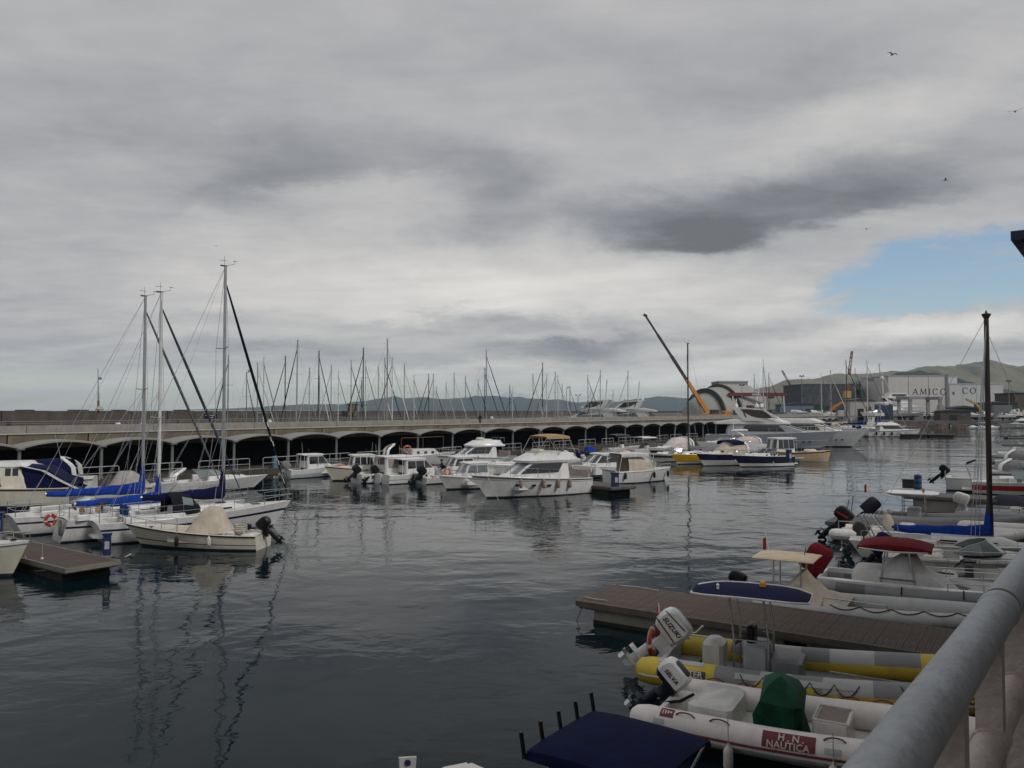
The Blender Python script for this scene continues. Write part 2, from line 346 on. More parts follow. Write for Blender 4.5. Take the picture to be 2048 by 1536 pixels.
# ------------------------------------------------------------------ hills and far mountains
def ridge(name, pts, D, depth, m, seed, base=-2.0, rough=.06, ns=None):
    """a mountain range whose crest stands at distance D; pts = crest seen in the photograph"""
    rnd = random.Random(seed)
    pts = sorted(pts); xs = [p[0] for p in pts]
    ns = ns or max(40, int((xs[-1] - xs[0]) / 5))
    def crest(x):
        for (x0, y0), (x1, y1) in zip(pts, pts[1:]):
            if x0 <= x <= x1:
                t = (x - x0) / (x1 - x0); return lerp(y0, y1, t * t * (3 - 2 * t) * .6 + t * .4)
        return pts[-1][1]
    rows = 12; rings = []
    ph = [(rnd.uniform(0, 6.28), rnd.uniform(.03, .16)) for _ in range(7)]
    from mathutils import noise as mn
    for r in range(rows + 1):
        f = r / rows if r != 7 else .62    # 0 front foot .. .6 crest .. 1 behind
        row = []
        for i in range(ns + 1):
            px = lerp(xs[0], xs[-1], i / ns)
            top = AT(px, crest(px), D).z
            k = math.sin(min(f / .62, 1) * math.pi / 2) ** 1.25 if f < .62 else 1 - ((f - .62) / .38) ** 2 * .8
            d = D - depth * (.62 - f)
            x = (px - 1024) / FPX * D * (.6 + .4 * d / D)
            nz = mn.fractal(Vector((x, d, seed)) * (14.0 / depth), 1.0, 2.0, 5)
            z = base + (top - base) * k * (1 + rough * 5 * nz * (math.sin(math.pi * min(1, f / .62)) if f < .62 else .3))
            row.append((x, d + depth * .06 * nz, max(base, z) if 0 < r else base))
        rings.append(row)
    b = MB().loft(rings, open_=True, caps=False)
    return struct(b.build(name, m, sharp=3))
GRASSH = mat('hillside_scrub', (.075, .085, .045), .95, var=.3, scale=.004, col2=(.035, .045, .022)); FOREST = mat('hillside_forest', (.022, .030, .022), .95, scale=.008, col2=(.010, .016, .012))
FARM = mat('far_mountain_forest', (.05, .06, .045), .95, scale=.0016, col2=(.03, .038, .035)); SNOW = mat('mountain_snow', (.86, .88, .92), .8, scale=.002, col2=(.5, .52, .55))
BARE = mat('hillside_grass', (.20, .17, .115), .95, scale=.010, col2=(.105, .10, .06))
ridge('far_mountains', [(380, 819), (450, 817.5), (520, 815), (566, 811), (620, 809), (698, 808), (713, 803), (736, 802), (769, 797), (784, 793), (807, 797), (850, 795), (880, 798), (936, 795), (952, 792), (990, 792),
      (1028, 795), (1060, 797), (1116, 799), (1154, 805), (1192, 804), (1235, 804), (1255, 800), (1281, 797), (1319, 793), (1357, 796), (1400, 799), (1470, 796), (1560, 800), (1700, 806), (1900, 821)], 6000, 1700, FARM, 3)
ridge('snowy_mountains', [(860, 821), (900, 812), (950, 800), (985, 785), (1000, 789), (1016, 784), (1032, 787), (1045, 786), (1062, 790), (1080, 797), (1110, 799), (1140, 798), (1167, 794), (1185, 799), (1220, 806), (1300, 821)], 7700, 1500, SNOW, 5)
ridge('coastal_hills', [(1380, 821), (1440, 812), (1496, 783), (1533, 774), (1580, 761), (1603, 758), (1630, 757), (1655, 752), (1671, 748), (1690, 754), (1720, 749), (1751, 745), (1802, 744), (1850, 737), (1875, 732), (1897, 736), (1921, 730), (1955, 726),
      (1985, 728), (2009, 729), (2048, 733), (2110, 738), (2200, 735), (2350, 750), (2500, 790), (2700, 821)], 2500, 950, BARE, 8)
ridge('wooded_hill', [(1540, 821), (1590, 812), (1650, 790), (1690, 774), (1715, 765), (1775, 753), (1802, 747), (1822, 745), (1850, 748), (1877, 751), (1912, 762), (1951, 770), (1990, 780), (2030, 786), (2100, 784), (2250, 790), (2400, 805), (2500, 821)], 1700, 560, FOREST, 11)

# ------------------------------------------------------------------ covered quay across the basin: columns, vaults, road above
QD = Vector((.612, .791, 0)).normalized(); QRZ = math.atan2(QD.y, QD.x); QS = 5.93
Q0 = Vector((-36.2, 58.9, 0)); QN = 35
def Q(s, o, z=0.0): return Q0 + QD * s + Vector((-QD.y, QD.x, 0)) * o + Vector((0, 0, z))
b = MB().box(-40, QN * QS, -1.6, 10, -8, .49); o = b.build('quay_platform', mat('quay_stone_dark', (.075, .062, .048), .95, var=.25, scale=.8, bump=.5, bscale=8, dirt=.4), loc=Q0, rot=(0, 0, QRZ)); struct(o)
cn = thing('quay_canopy', 'long concrete canopy of shallow vaults on columns along the far quay', 'canopy', Q0, QRZ)
S0 = -5
arc = [(-QS / 2 + QS * i / 16) for i in range(17)]
def vz(x, k=.47): return 3.02 + k * (1 - (2 * x / QS) ** 2) ** .9 if abs(x) < QS / 2 - 1e-6 else 3.02
rings = []
for x in arc:
    z = vz(x); rings.append([(x, -.35, z), (x, -.35, z + .13), (x, -.20, z + .17), (x, 2.15, z + .15), (x, 2.15, z)])
vme = MB().loft(rings).mesh('vault', .5)
cme = MB().lathe([(.20, 0), (.20, .08), (.13, .14), (.13, 2.35), (.22, 2.52)], 10).box(-.28, .28, -.30, .30, 2.49, 2.58).mesh('column')
for n in range(S0, QN):
    link('vault', vme, mat('vault_concrete', (.27, .265, .25), .9, var=.12, scale=1.0, bump=.35, bscale=14, dirt=.3), cn, (QS * (n + .5), 0, 0)); link('column', cme, MGREY, cn, (QS * n, 0, .49))
ww = thing('retaining_wall', 'weathered brown concrete wall above the vaulted canopy', 'wall', Q0, QRZ)
pme = MB().box(.06, QS - .06, 2.25, 2.7, 2.95, 4.06).mesh('wall_panel'); jme = MB().box(-.07, .07, 2.33, 2.7, 2.95, 4.04).mesh('joint'); kme = MB().box(.005, QS - .005, 2.15, 2.85, 4.05, 4.12).mesh('coping')
for n in range(S0, QN):
    link('wall_panel', pme, CONCD, ww, (QS * n, 0, 0)); link('coping', kme, CONCL, ww, (QS * n, 0, 0))
    link('joint', jme, NEARBLACK, ww, (QS * n, 0, 0))
o = MB().box(S0 * QS, QN * QS, 10, 10.4, .49, 3.4).box(S0 * QS, QN * QS, 2.72, 10.2, 3.15, 3.5).build('quay_back_wall', NEARBLACK, loc=Q0, rot=(0, 0, QRZ)); tag(o, 'wall at the back of the covered quay, vault shade put into its colour', 'wall')  # near-black colour stands in for the shade under the vaults
o = MB().box(S0 * QS, QN * QS + 40, 2.72, 14.2, 3.5, 3.6).build('road', ASPH, loc=Q0, rot=(0, 0, QRZ)); struct(o)
pp = thing('road_parapet', 'grey concrete parapet with pipe rail on the far side of the road', 'parapet', Q0, QRZ)
pme2 = MB().box(.02, QS * 2 - .02, 14.2, 14.5, -6, 4.5).mesh('parapet_panel')
rme = MB().tube([(0, 14.35, 4.86), (QS * 2, 14.35, 4.86)], .035, 6).tube([(0, 14.35, 4.68), (QS * 2, 14.35, 4.68)], .025, 6).mesh('rail')
pst = MB().tube([(0, 14.35, 4.5), (0, 14.35, 4.86)], .03, 6).mesh('rail_post')
for n in range(S0, QN + 6, 2):
    link('parapet_panel', pme2, CONC, pp, (QS * n, 0, 0)); link('rail', rme, MGREY, pp, (QS * n, 0, 0))
    for k in range(4): link('rail_post', pst, MGREY, pp, (QS * (n + k / 2), 0, 0))
# quayside railings between the columns
def guard(s0, s1, label):
    t = thing('quay_railing', label, 'railing', Q(s0, -1.25, .49), QRZ, 'railings along the far quay')
    w = s1 - s0
    MB().tube([(0, 0, 0), (0, 0, .95), (.08, 0, 1.02), (w - .08, 0, 1.02), (w, 0, .95), (w, 0, 0)], .032, 6).build('frame', LGREY, t)
    MB().tube([(0, 0, .52), (w, 0, .52)], .024, 6).build('mid_rail', LGREY, t)
    for k in range(1, int(w / 1.6) + 1): MB().tube([(w * k / (int(w / 1.6) + 1), 0, 0), (w * k / (int(w / 1.6) + 1), 0, 1.02)], .024, 6).build('post', LGREY, t)
for k in range(0, 20):
    guard(QS * k - 4.2 + (k % 3) * .5, QS * k + .2 + (k % 2) * .6, 'grey pipe railing on the far quay, %s from the left' % ORD(k))

# ------------------------------------------------------------------ breakwater closing the outer basin
def BWp(px, D): return Vector(((px - 1024) / FPX * D, D, 0))
BW = [BWp(-400, 215), BWp(0, 250), BWp(330, 300), BWp(620, 400), BWp(860, 560), BWp(1120, 760), BWp(1420, 820)]
bwt = thing('breakwater', 'long dark brown breakwater wall on the horizon behind the masts', 'breakwater')
bmat = mat('breakwater_masonry', (.105, .085, .068), .95, var=.25, scale=.25, dirt=.4)
for a, c in zip(BW, BW[1:]):
    d = c - a; L = d.length; n = max(1, int(L / 14)); rz = math.atan2(d.y, d.x)
    for k in range(n):
        p = a + d * (k / n); me = None
        top = CAMZ - 3.6 * p.y / FPX - (.06 if k % 2 else 0)
        MB().box(0, L / n - .05, -1.4, 1.4, -8, top).box(0, L / n - .05, -7, -1.4, -8, 2.0).build('wall_block', bmat, bwt, loc=p, rot=(0, 0, rz))
for px, w in ((50, 32), (157, 36), (238, 26), (362, 26)):
    D = 262 + px * .14
    o = MB().box(-w / 2 * D / FPX, w / 2 * D / FPX, -1.3, 1.3, 5.0, CAMZ - 1.3 * D / FPX).build('wall_crest_block', bmat, bwt, loc=AT(px, 822, D) * Vector((1, 1, 0)) if False else Vector(((px - 1024) / FPX * D, D, 0)), rot=(0, 0, .35))

# ------------------------------------------------------------------ boat parts. Boat space: x forward from the stern, y to port, z up from the water
def V(*a): return Vector(a)
def hdir(h): return Vector((math.cos(R(h)), math.sin(R(h)), 0))
def boat(name, label, cat, h, stern=None, bow=None, Lw=6.0, group=None):
    p = W(*stern) if stern else W(*bow) - hdir(h) * Lw
    return thing(name, label, cat, (p.x, p.y, 0), R(h), group)

class Hull: pass
def hull(root, L, B, fs, fb, draft=.45, rake=.8, tr=.84, p=2.3, wl=.86, bands=((1.0, None),), m=None, gun=.12, decks=((0, 1, None),), deckm=None, gunm=None,
         rub=None, boot=ANTIF, bootz=.07, camber=.05, srake=0.0, parent_name='hull', fl=.8, capsm=None):
    """decks: (t0, t1, floor height or None for a closed deck); bands: (top of band as a share of the side, material)"""
    m = m or WHITE; H = Hull(); b2 = B / 2
    def sh(t, pp):
        return (tr + (1 - tr) * math.sin(min(t / .38, 1) * math.pi / 2)) if t < .38 else max(0.0, 1 - ((t - .38) / .62) ** pp)
    def bd(t): return max(.015, b2 * sh(t, p))
    def bw(t): return max(.008, b2 * wl * sh(min(1, t), p * .62) * (1 - .12 * t))
    def sheer(t): return fs + (fb - fs) * t ** 1.7
    def X(t, q): return t * (L - rake) + rake * q * t ** 3 + srake * q * (1 - t) ** 5
    def half(t, q): return lerp(bw(t), bd(t), q ** fl if q > 0 else 0)
    H.L, H.B, H.bd, H.sheer, H.X, H.half = L, B, bd, sheer, X, half
    H.t = lambda x: max(0, min(1, x / L))
    H.edge = lambda x, s=1, inset=0.0, up=0.0: V(X(x / L, 1), s * max(.01, bd(x / L) - inset), sheer(x / L) + up)
    mats = []; 
    def mid(mm):
        if mm not in mats: mats.append(mm)
        return mats.index(mm)
    lv = []                                             # (share of side, material of strip above)
    q0 = min(.4, bootz / max(.2, fs))
    tops = [(q0, boot)] + [(q, mm or m) for q, mm in bands]
    qs = [0.0]; sm = []
    for q, mm in tops:
        steps = 1 if q == q0 else max(1, int((q - qs[-1]) / .3 + .5))
        a = qs[-1]
        for k in range(steps): qs.append(a + (q - a) * (k + 1) / steps); sm.append(mid(mm))
    bi = mid(boot)
    ts = [0, .06, .14, .24, .34, .44, .54, .63, .71, .78, .84, .89, .93, .965, .985, 1]
    rings = []
    for t in ts:
        dr = draft * (1 - t ** 3 * .85)
        hs = [(X(t, q), half(t, q), sheer(t) * q) for q in reversed(qs)]
        hs += [(X(t, 0) - .02, bw(t) * .82, -dr * .35)]
        ring = [(x, y, z) for x, y, z in hs] + [(X(t, 0) - .04, 0, -dr)] + [(x, -y, z) for x, y, z in reversed(hs)]
        rings.append(ring)
    strip = list(reversed(sm)) + [bi, bi]; strip = strip + list(reversed(strip))
    mb = MB().loft(rings, mi=strip, open_=True, caps=False)
    mb.add(rings[0], [tuple(range(len(rings[0])))], mid(capsm or bands[0][1] or m))
    H.ob = mb.build(parent_name, mats, root, sharp=.55)
    # deck with gunwale and recessed cockpit
    ds = set(ts)
    seq = []
    for t0, t1, fz in decks:
        st = [t0] + [t for t in ts if t0 + .012 < t < t1 - .012] + [t1]
        seq += [(t, fz) for t in st]
    rg = []
    for t, fz in seq:
        s = sheer(t) + .015; y = bd(t); g = min(gun, y * .6); x = X(t, 1)
        zd = s - .005 if fz is None else fz
        c = camber * y / b2 if fz is None else 0
        rg.append([(x, y, s - .02), (x, y - .01, s), (x, y - g, s), (x, y - g - .015, zd), (x, 0, zd + c), (x, -(y - g - .015), zd), (x, -(y - g), s), (x, -y + .01, s), (x, -y, s - .02)])
    dm = [gunm or m, deckm or DECK]
    MB().loft(rg, mi=[0, 0, 0, 1, 1, 0, 0, 0], open_=True, caps=False).build('deck', dm, root, sharp=.4)
    if rub:
        for s in (1, -1):
            MB().tube([(X(t, .94), s * (half(t, .94) + .012), sheer(t) * .94) for t in ts], .03 * max(.7, L / 9), 6).build('rub_rail', rub, root)
    return H

class Cab: pass
def cabin(root, levels, m, name='cabin', bulge=.0, mi=None):
    """levels: (z, x_aft, x_fore, half width aft, half width fore, corner chamfer)"""
    C = Cab(); C.lv = levels; C.b = bulge
    rings = []
    for z, x0, x1, wa, wf, c in levels:
        c = min(c, wa * .6, wf * .6)
        rings.append([(x0, -wa + c, z), (x0 + c, -wa, z), (x1 - c, -wf, z), (x1, -wf + c, z), (x1 + bulge, 0, z), (x1, wf - c, z), (x1 - c, wf, z), (x0 + c, wa, z), (x0, wa - c, z)])
    mats = m if isinstance(m, (list, tuple)) else [m]
    C.ob = MB().loft(rings, mi=(lambda i, j: mi[i]) if mi else 0, capmi=mi[-1] if mi else None).build(name, mats, root, sharp=.75)
    def at(z):
        for a, b in zip(levels, levels[1:]):
            if a[0] <= z <= b[0] + 1e-6:
                t = (z - a[0]) / max(1e-6, b[0] - a[0]); return [lerp(p, q, t) for p, q in zip(a, b)]
        return list(levels[-1])
    C.at = at
    def side(x, z, s):
        _, x0, x1, wa, wf, c = at(z); f = (x - x0 - c) / max(.01, (x1 - x0 - 2 * c)); return V(x, s * lerp(wa, wf, f), z)
    C.side = side
    C.cen = V(sum(l[1] + l[2] for l in levels) / 2 / len(levels), 0, sum(l[0] for l in levels) / len(levels))
    return C
def pane(root, q, m, cen, name='window', out=.012, thick=.02):
    q = [Vector(p) for p in q]; n = (q[1] - q[0]).cross(q[3] - q[0]).normalized()
    if n.dot((q[0] + q[2]) / 2 - Vector(cen)) < 0: n = -n
    mb = MB().add([p + n * out for p in q] + [p + n * (out - thick) for p in q], [(0, 1, 2, 3), (7, 6, 5, 4), (0, 4, 5, 1), (1, 5, 6, 2), (2, 6, 7, 3), (3, 7, 4, 0)])
    return mb.build(name, m, root, flat=True)
def side_windows(root, C, zb, zt, xs, m=None, slant=0.0, name='window', sides=(1, -1)):
    """xs: list of (x0,x1) at the bottom; the top edge moves by slant; panes follow the curved side"""
    nx, nz = 5, 3
    for s in sides:
        for w in xs:
            x0, x1 = w[:2]; t0, t1 = (w[2], w[3]) if len(w) == 4 else (x0 + slant, x1 + slant)
            def g(o): return [C.side(lerp(lerp(x0, x1, f / nx), lerp(t0, t1, f / nx), k / nz), lerp(zb, zt, k / nz), s) + V(0, s * o, 0) for k in range(nz + 1) for f in range(nx + 1)]
            vs = g(.016) + g(-.01); n = (nx + 1) * (nz + 1); W1 = nx + 1; fs = []
            for k in range(nz):
                for f in range(nx):
                    a = k * W1 + f; fs += [(a, a + 1, a + 1 + W1, a + W1), (n + a, n + a + W1, n + a + 1 + W1, n + a + 1)]
            for f in range(nx): fs += [(f, n + f, n + f + 1, f + 1), (nz * W1 + f, nz * W1 + f + 1, n + nz * W1 + f + 1, n + nz * W1 + f)]
            for k in range(nz): fs += [(k * W1, (k + 1) * W1, n + (k + 1) * W1, n + k * W1), (k * W1 + nx, n + k * W1 + nx, n + (k + 1) * W1 + nx, (k + 1) * W1 + nx)]
            MB().add(vs, fs).build(name, m or GLASS, root, sharp=.6)
def front_windows(root, C, zb, zt, n=3, gap=.05, m=None, name='windscreen_pane'):
    for a in range(n):
        f0 = -1 + 2 * a / n; f1 = -1 + 2 * (a + 1) / n
        def P(f, z):
            _, x0, x1, wa, wf, c = C.at(z); w = wf - c; return V(x1 + C.b * (1 - abs(f)), f * w * .97, z)
        g = gap / 2
        pane(root, [P(f0 + g, zb), P(f1 - g, zb), P(f1 - g, zt), P(f0 + g, zt)], m or GLASS, C.cen - V(5, 0, 0), name)
def aft_window(root, C, zb, zt, y0, y1, m=None, name='cabin_door'):
    x0b, x0t = C.at(zb)[1], C.at(zt)[1]
    pane(root, [(x0b, y0, zb), (x0b, y1, zb), (x0t, y1, zt), (x0t, y0, zt)], m or GLASS, C.cen + V(5, 0, 0), name)
def rail(root, pts, zs, r=.016, posts=None, name='guard_rail', m=None, mid=False):
    """pts: deck points; rail runs zs above them with a stanchion at each"""
    m = m or STEEL; pts = [Vector(p) for p in pts]; up = V(0, 0, zs)
    MB().tube([p + up for p in pts], r, 5).build(name, m, root)
    if mid: MB().tube([p + up * .52 for p in pts], r * .7, 4).build('lifeline', m, root)
    for p in (posts if posts is not None else pts):
        MB().tube([p, Vector(p) + up], r, 5).build('stanchion', m, root)
def bow_rail(root, H, x0, zs=.55, n=5, inset=.10, r=.016, mid=False):
    L = H.L; xs = [lerp(x0, L * .97, i / (n - 1)) for i in range(n)]
    p = [H.edge(x, 1, inset) for x in xs] + [V(L + .02, 0, H.sheer(1))] + [H.edge(x, -1, inset) for x in reversed(xs)]
    rail(root, p, zs, r, name='pulpit', mid=mid)
def rrect(x0, x1, y0, y1, c, z):
    return [(x0 + c, y0, z), (x1 - c, y0, z), (x1, y0 + c, z), (x1, y1 - c, z), (x1 - c, y1, z), (x0 + c, y1, z), (x0, y1 - c, z), (x0, y0 + c, z)]
def rbox(mb, x0, x1, y0, y1, z0, z1, c=.05, top=.04, mi=0):
    return mb.loft([rrect(x0, x1, y0, y1, c, z0), rrect(x0, x1, y0, y1, c, z1 - top), rrect(x0 + top, x1 - top, y0 + top, y1 - top, c, z1)], mi=mi)
def outboard(root, pos, s=1.0, tilt=0.0, cowl=None, leg=None, cowl2=None, txt=None, txtm=None, cover=None, yaw=0.0, stripes=None):
    cowl = cowl or BLACK; leg = leg or BLACK
    def S(pts): return [tuple(q * s for q in p) for p in pts]
    mb = MB()
    mb.loft([S(rrect(-.30, .02, -.09, .09, .03, z)) for z in (-.18, .08)] + [S(rrect(-.42, -.02, -.14, .14, .05, .20))])
    mb.loft([S(rrect(-.34, -.12, -.07, .07, .03, -.16)), S(rrect(-.36, -.14, -.05, .05, .03, -.62))])
    mb.box(-.02 * s, .07 * s, -.15 * s, .15 * s, -.25 * s, .12 * s)
    e = mb.build('outboard_engine', leg, root, loc=pos, rot=(0, tilt, yaw), sharp=.8)
    lo = MB(); lo.loft([S(rrect(-.36, -.14, -.05, .05, .03, -.60)), S(rrect(-.36, -.16, -.035, .035, .02, -.82))])
    lo.add(S([(-.52, -.12, -.62), (-.10, -.10, -.62), (-.10, .10, -.62), (-.52, .12, -.62), (-.52, -.12, -.605), (-.10, -.10, -.605), (-.10, .10, -.605), (-.52, .12, -.605)]), [(0, 1, 2, 3), (7, 6, 5, 4), (0, 4, 5, 1), (1, 5, 6, 2), (2, 6, 7, 3), (3, 7, 4, 0)])
    lo.tube(S([(-.02, 0, -.82), (-.08, 0, -.82), (-.22, 0, -.82), (-.42, 0, -.82)]), [.01 * s, .045 * s, .065 * s, .055 * s], 8)
    lo.add(S([(-.34, -.01, -.86), (-.14, -.01, -.86), (-.26, 0, -1.02), (-.36, 0, -1.0), (-.34, .01, -.86), (-.14, .01, -.86)]), [(0, 1, 2, 3), (4, 3, 2, 5), (0, 3, 4), (1, 5, 2)])
    lo.build('lower_unit', leg, e, sharp=.8)
    pr = MB().tube(S([(-.42, 0, -.82), (-.54, 0, -.82)]), .05 * s, 8)
    for k in range(3):
        a = k * 2.094
        def T(x, rr, w): return (x * s, (rr * math.cos(a) - w * math.sin(a)) * s, (-.82 + rr * math.sin(a) + w * math.cos(a)) * s)
        pr.add([T(-.44, .04, -.03), T(-.43, .17, -.08), T(-.47, .19, .02), T(-.51, .15, .08), T(-.52, .04, .03)], [(0, 1, 2, 3, 4)])
    pr.build('propeller', STEEL if leg is not BLACK else BLACK, e)
    if cover:
        c = MB().loft([S(rrect(-.60, .10, -.24, .24, .10, z)) for z in (-.05, .25)] + [S(rrect(-.58, .12, -.23, .23, .11, .62)), S(rrect(-.50, .06, -.17, .17, .09, .76)), S(rrect(-.36, -.08, -.07, .07, .04, .80))])
        c.build('engine_cover', cover, e, sharp=1.0)
        return e
    prof = [(-.54, .02, .165, .15), (-.62, .06, .205, .27), (-.64, .08, .215, .42), (-.60, .07, .205, .56), (-.53, .03, .185, .63), (-.44, -.04, .13, .665)]
    c = MB().loft([S(rrect(x0, x1, -w, w, w * .36, z)) for x0, x1, w, z in prof], mi=lambda i, j: 0 if (i >= 1 or not cowl2) else 1)
    c.build('cowling', [cowl, cowl2 or cowl], e, sharp=.55)
    if txt:
        for sg in (1, -1):
            M_ = Matrix.Translation(V(-.27 * s, sg * .222 * s, .42 * s)) @ Matrix.Rotation(0 if sg < 0 else math.pi, 4, 'Z') @ Matrix.Rotation(math.pi / 2, 4, 'X') @ Matrix.Rotation(0, 4, 'Z')
            lettering(txt, .135 * s, txtm or BLACK, e, M_, shear=.2, spacing=1.05)
    if stripes:
        for sg in (1, -1):
            MB().add(S([(-.60, sg * .213, .55), (-.05, sg * .209, .60), (-.08, sg * .209, .57), (-.60, sg * .213, .53)]), [(0, 1, 2, 3)]).build('stripe', stripes, e)
            MB().add(S([(-.62, sg * .219, .30), (-.02, sg * .219, .26), (-.02, sg * .219, .235), (-.60, sg * .219, .275)]), [(0, 1, 2, 3)]).build('stripe', stripes, e)
    return e
def bimini(root, x0, x1, w, z, m, rise=.16, fr=.9, legs=None, lm=None, droop=.10, name='bimini_top', nx=6, sag=.0, end=.5):
    """cloth stretched over hoops"""
    rings = []
    for i in range(nx + 1):
        f = i / nx; x = lerp(x0, x1, f); e = 1 - (abs(f - .5) * 2) ** 3 * end
        up = [(x, w * math.cos(math.pi * k / 10) * (1), z + rise * e * math.sin(math.pi * k / 10) ** .6 - (droop if k in (0, 10) else 0) - (sag if i % 2 else 0)) for k in range(11)]
        rings.append(up + [(a, b * .985, c - .02) for a, b, c in reversed(up)])
    MB().loft(rings).build(name, m, root, sharp=.9)
    for a, b in (legs or []):
        for s in (1, -1): MB().tube([(a[0], s * a[1], a[2]), (b[0], s * b[1], b[2])], .02, 6).build('bimini_frame', lm or STEEL, root)
def fender(name, p, label, m=None, r=.10, h=.5, group=None, rope=.5, ropem=None):
    t = thing(name, label, 'fender', p, 0, group)
    MB().lathe([(.02, -h / 2), (r * .75, -h / 2 + r * .3), (r, -h / 2 + r), (r, h / 2 - r), (r * .7, h / 2 - r * .25), (r * .3, h / 2), (r * .2, h / 2 + .05)], 10).build('body', m or FENDW, t, sharp=1.2)
    MB().tube([(0, 0, h / 2 + .03), (0, .01, h / 2 + rope)], .008, 4).build('rope', ropem or ROPE, t)
    return t
def lifebuoy(p, rz, label, r=.34, m=None, tiltx=0.0):
    t = thing('lifebuoy', label, 'lifebuoy', p, rz); t.rotation_euler = (tiltx, 0, rz)
    n = 24; rg = []
    ring = [[(math.cos(a) * (r + .075 * math.cos(c)), .06 * math.sin(c), math.sin(a) * (r + .075 * math.cos(c))) for c in [2 * math.pi * k / 8 for k in range(8)]] for a in [2 * math.pi * i / n for i in range(n)]]
    MB().loft(ring, loop=True, caps=False, mi=lambda i, j: 1 if i % 6 == 0 else 0).build('ring', [m or ORANGE, FENDW], t)
    MB().tube([(math.cos(a) * (r + .085 + .03 * abs(math.sin(2 * a))), .0, math.sin(a) * (r + .085 + .03 * abs(math.sin(2 * a)))) for a in [2 * math.pi * i / 32 for i in range(32)]], .01, 4, closed=True).build('grab_line', ROPE, t)
    return t
def rope(name, pts, label, r=.012, m=None, sag=.15, cat='rope', group=None):
    a, b = Vector(pts[0]), Vector(pts[-1])
    if len(pts) == 2: pts = [a.lerp(b, i / 8) - V(0, 0, sag * 4 * (i / 8) * (1 - i / 8)) for i in range(9)]
    o = MB().tube(pts, r, 5).build(name, m or ROPE); return tag(o, label, cat, group)
def whip(root, p, h, lean=(0, 0), r=.012, m=None): MB().tube([p, (p[0] + lean[0], p[1] + lean[1], p[2] + h)], [r, r * .5], 5).build('antenna', m or ALUW, root)
def cleat(root, p):
    MB().box(p[0] - .11, p[0] + .11, p[1] - .02, p[1] + .02, p[2] + .05, p[2] + .08).box(p[0] - .04, p[0] + .04, p[1] - .02, p[1] + .02, p[2] - .02, p[2] + .05).build('cleat', STEEL, root)
def hatch(root, x0, x1, y0, y1, z, m=None): rbox(MB(), x0, x1, y0, y1, z, z + .05, .05, .02).build('hatch', m or SMOKE, root)
def wheel(root, p, r=.2, lean=.5, m=None):
    mb = MB(); c = Vector(p); ax = V(math.sin(lean), 0, math.cos(lean)); u = V(0, 1, 0); v = ax.cross(u)
    mb.tube([c + (u * math.cos(a) + v * math.sin(a)) * r for a in [2 * math.pi * i / 16 for i in range(16)]], .014, 5, closed=True)
    for k in range(3): mb.bar(c, c + (u * math.cos(k * 2.1) + v * math.sin(k * 2.1)) * r, .02)
    mb.build('steering_wheel', m or BLACK, root)

# ------------------------------------------------------------------ kinds of boat
def pilothouse(root, L=5.6, B=2.2, hullm=None, bands=None, roofm=None, glass=None, ob=None, open_aft=True, tall=1.0, boot=ANTIF, rakef=.5, fs=.72, fb=1.05, cab=(.34, .70), rub=None, curtain=None, roof_over=.35, tilt=.55, nside=2, radar=True):
    H = hull(root, L, B, fs, fb, rake=.7, m=hullm or WHITE, bands=bands or ((1, None),), decks=((0, .05, None), (.05, cab[0] + .06, .30), (cab[0] + .06, 1, None)), boot=boot, rub=rub, tr=.88)
    x0, x1 = cab[0] * L, cab[1] * L; z0 = H.sheer(.5) - .02; w = B / 2 - .22; ht = 1.15 * tall
    cabin(root, [(z0 - .02, x1 - .4, L * .80, w * .9, .16, .1), (z0 + .22, x1 - .35, L * .80, w * .82, .16, .12), (z0 + .30, x1 - .2, L * .78, w * .6, .14, .1)], WHITE, 'foredeck_trunk')
    C = cabin(root, [(.32, x0, x1 + .25, w, w * .92, .08), (z0 + .32, x0, x1 + .20, w, w * .92, .08), (z0 + ht, x0 + .05, x1 - rakef + .1, w * .90, w * .80, .08)], WHITE, bulge=.12)
    cabin(root, [(z0 + ht, x0 - roof_over, x1 - rakef + .28, w * .97, w * .86, .1), (z0 + ht + .07, x0 - roof_over, x1 - rakef + .26, w * .96, w * .85, .12), (z0 + ht + .12, x0 - roof_over + .15, x1 - rakef + .05, w * .8, w * .7, .12)], roofm or WHITE, 'roof')
    zb, zt = z0 + .40, z0 + ht - .10
    xs = []; a, b = x0 + .14, x1 + .02
    for k in range(nside):
        p0 = lerp(a, b, k / nside) + .03; p1 = lerp(a, b, (k + 1) / nside) - .03
        q1 = p1 if k < nside - 1 else p1 - rakef * .75
        xs.append((p0, p1, p0, q1))
    side_windows(root, C, zb, zt, xs, glass); front_windows(root, C, zb, zt, 3, .08, glass)
    aft_window(root, C, .5, zt + .05, -w * .55, w * .55, curtain or BLACK, 'cabin_door')
    bow_rail(root, H, L * .52, .42, 4)
    for s in (1, -1): MB().tube([(x0 - roof_over + .1, s * w * .85, z0 + ht), (x0 - roof_over + .02, s * (w * .95), H.sheer(.2))], .02, 5).build('roof_post', WHITE, root)
    if radar:
        MB().tube([(x0 + .5, 0, z0 + ht + .1), (x0 + .5, 0, z0 + ht + .42)], .015, 5).lathe([(.02, 0), (.05, .02), (.05, .07), (.01, .1)], 8, (x0 + .5, 0, z0 + ht + .42)).build('mast_light', DGREY, root)
    whip(root, (x0 + .2, w * .6, z0 + ht), 1.1, (-.1, 0))
    if ob: outboard(root, V(-.05, 0, .62), ob.get('s', 1.1), ob.get('tilt', tilt), ob.get('cowl', BLACK), ob.get('leg', BLACK))
    MB().box(-.02, .06, -B * .36, B * .36, .2, .66).build('transom_board', WHITE, root)
    return H
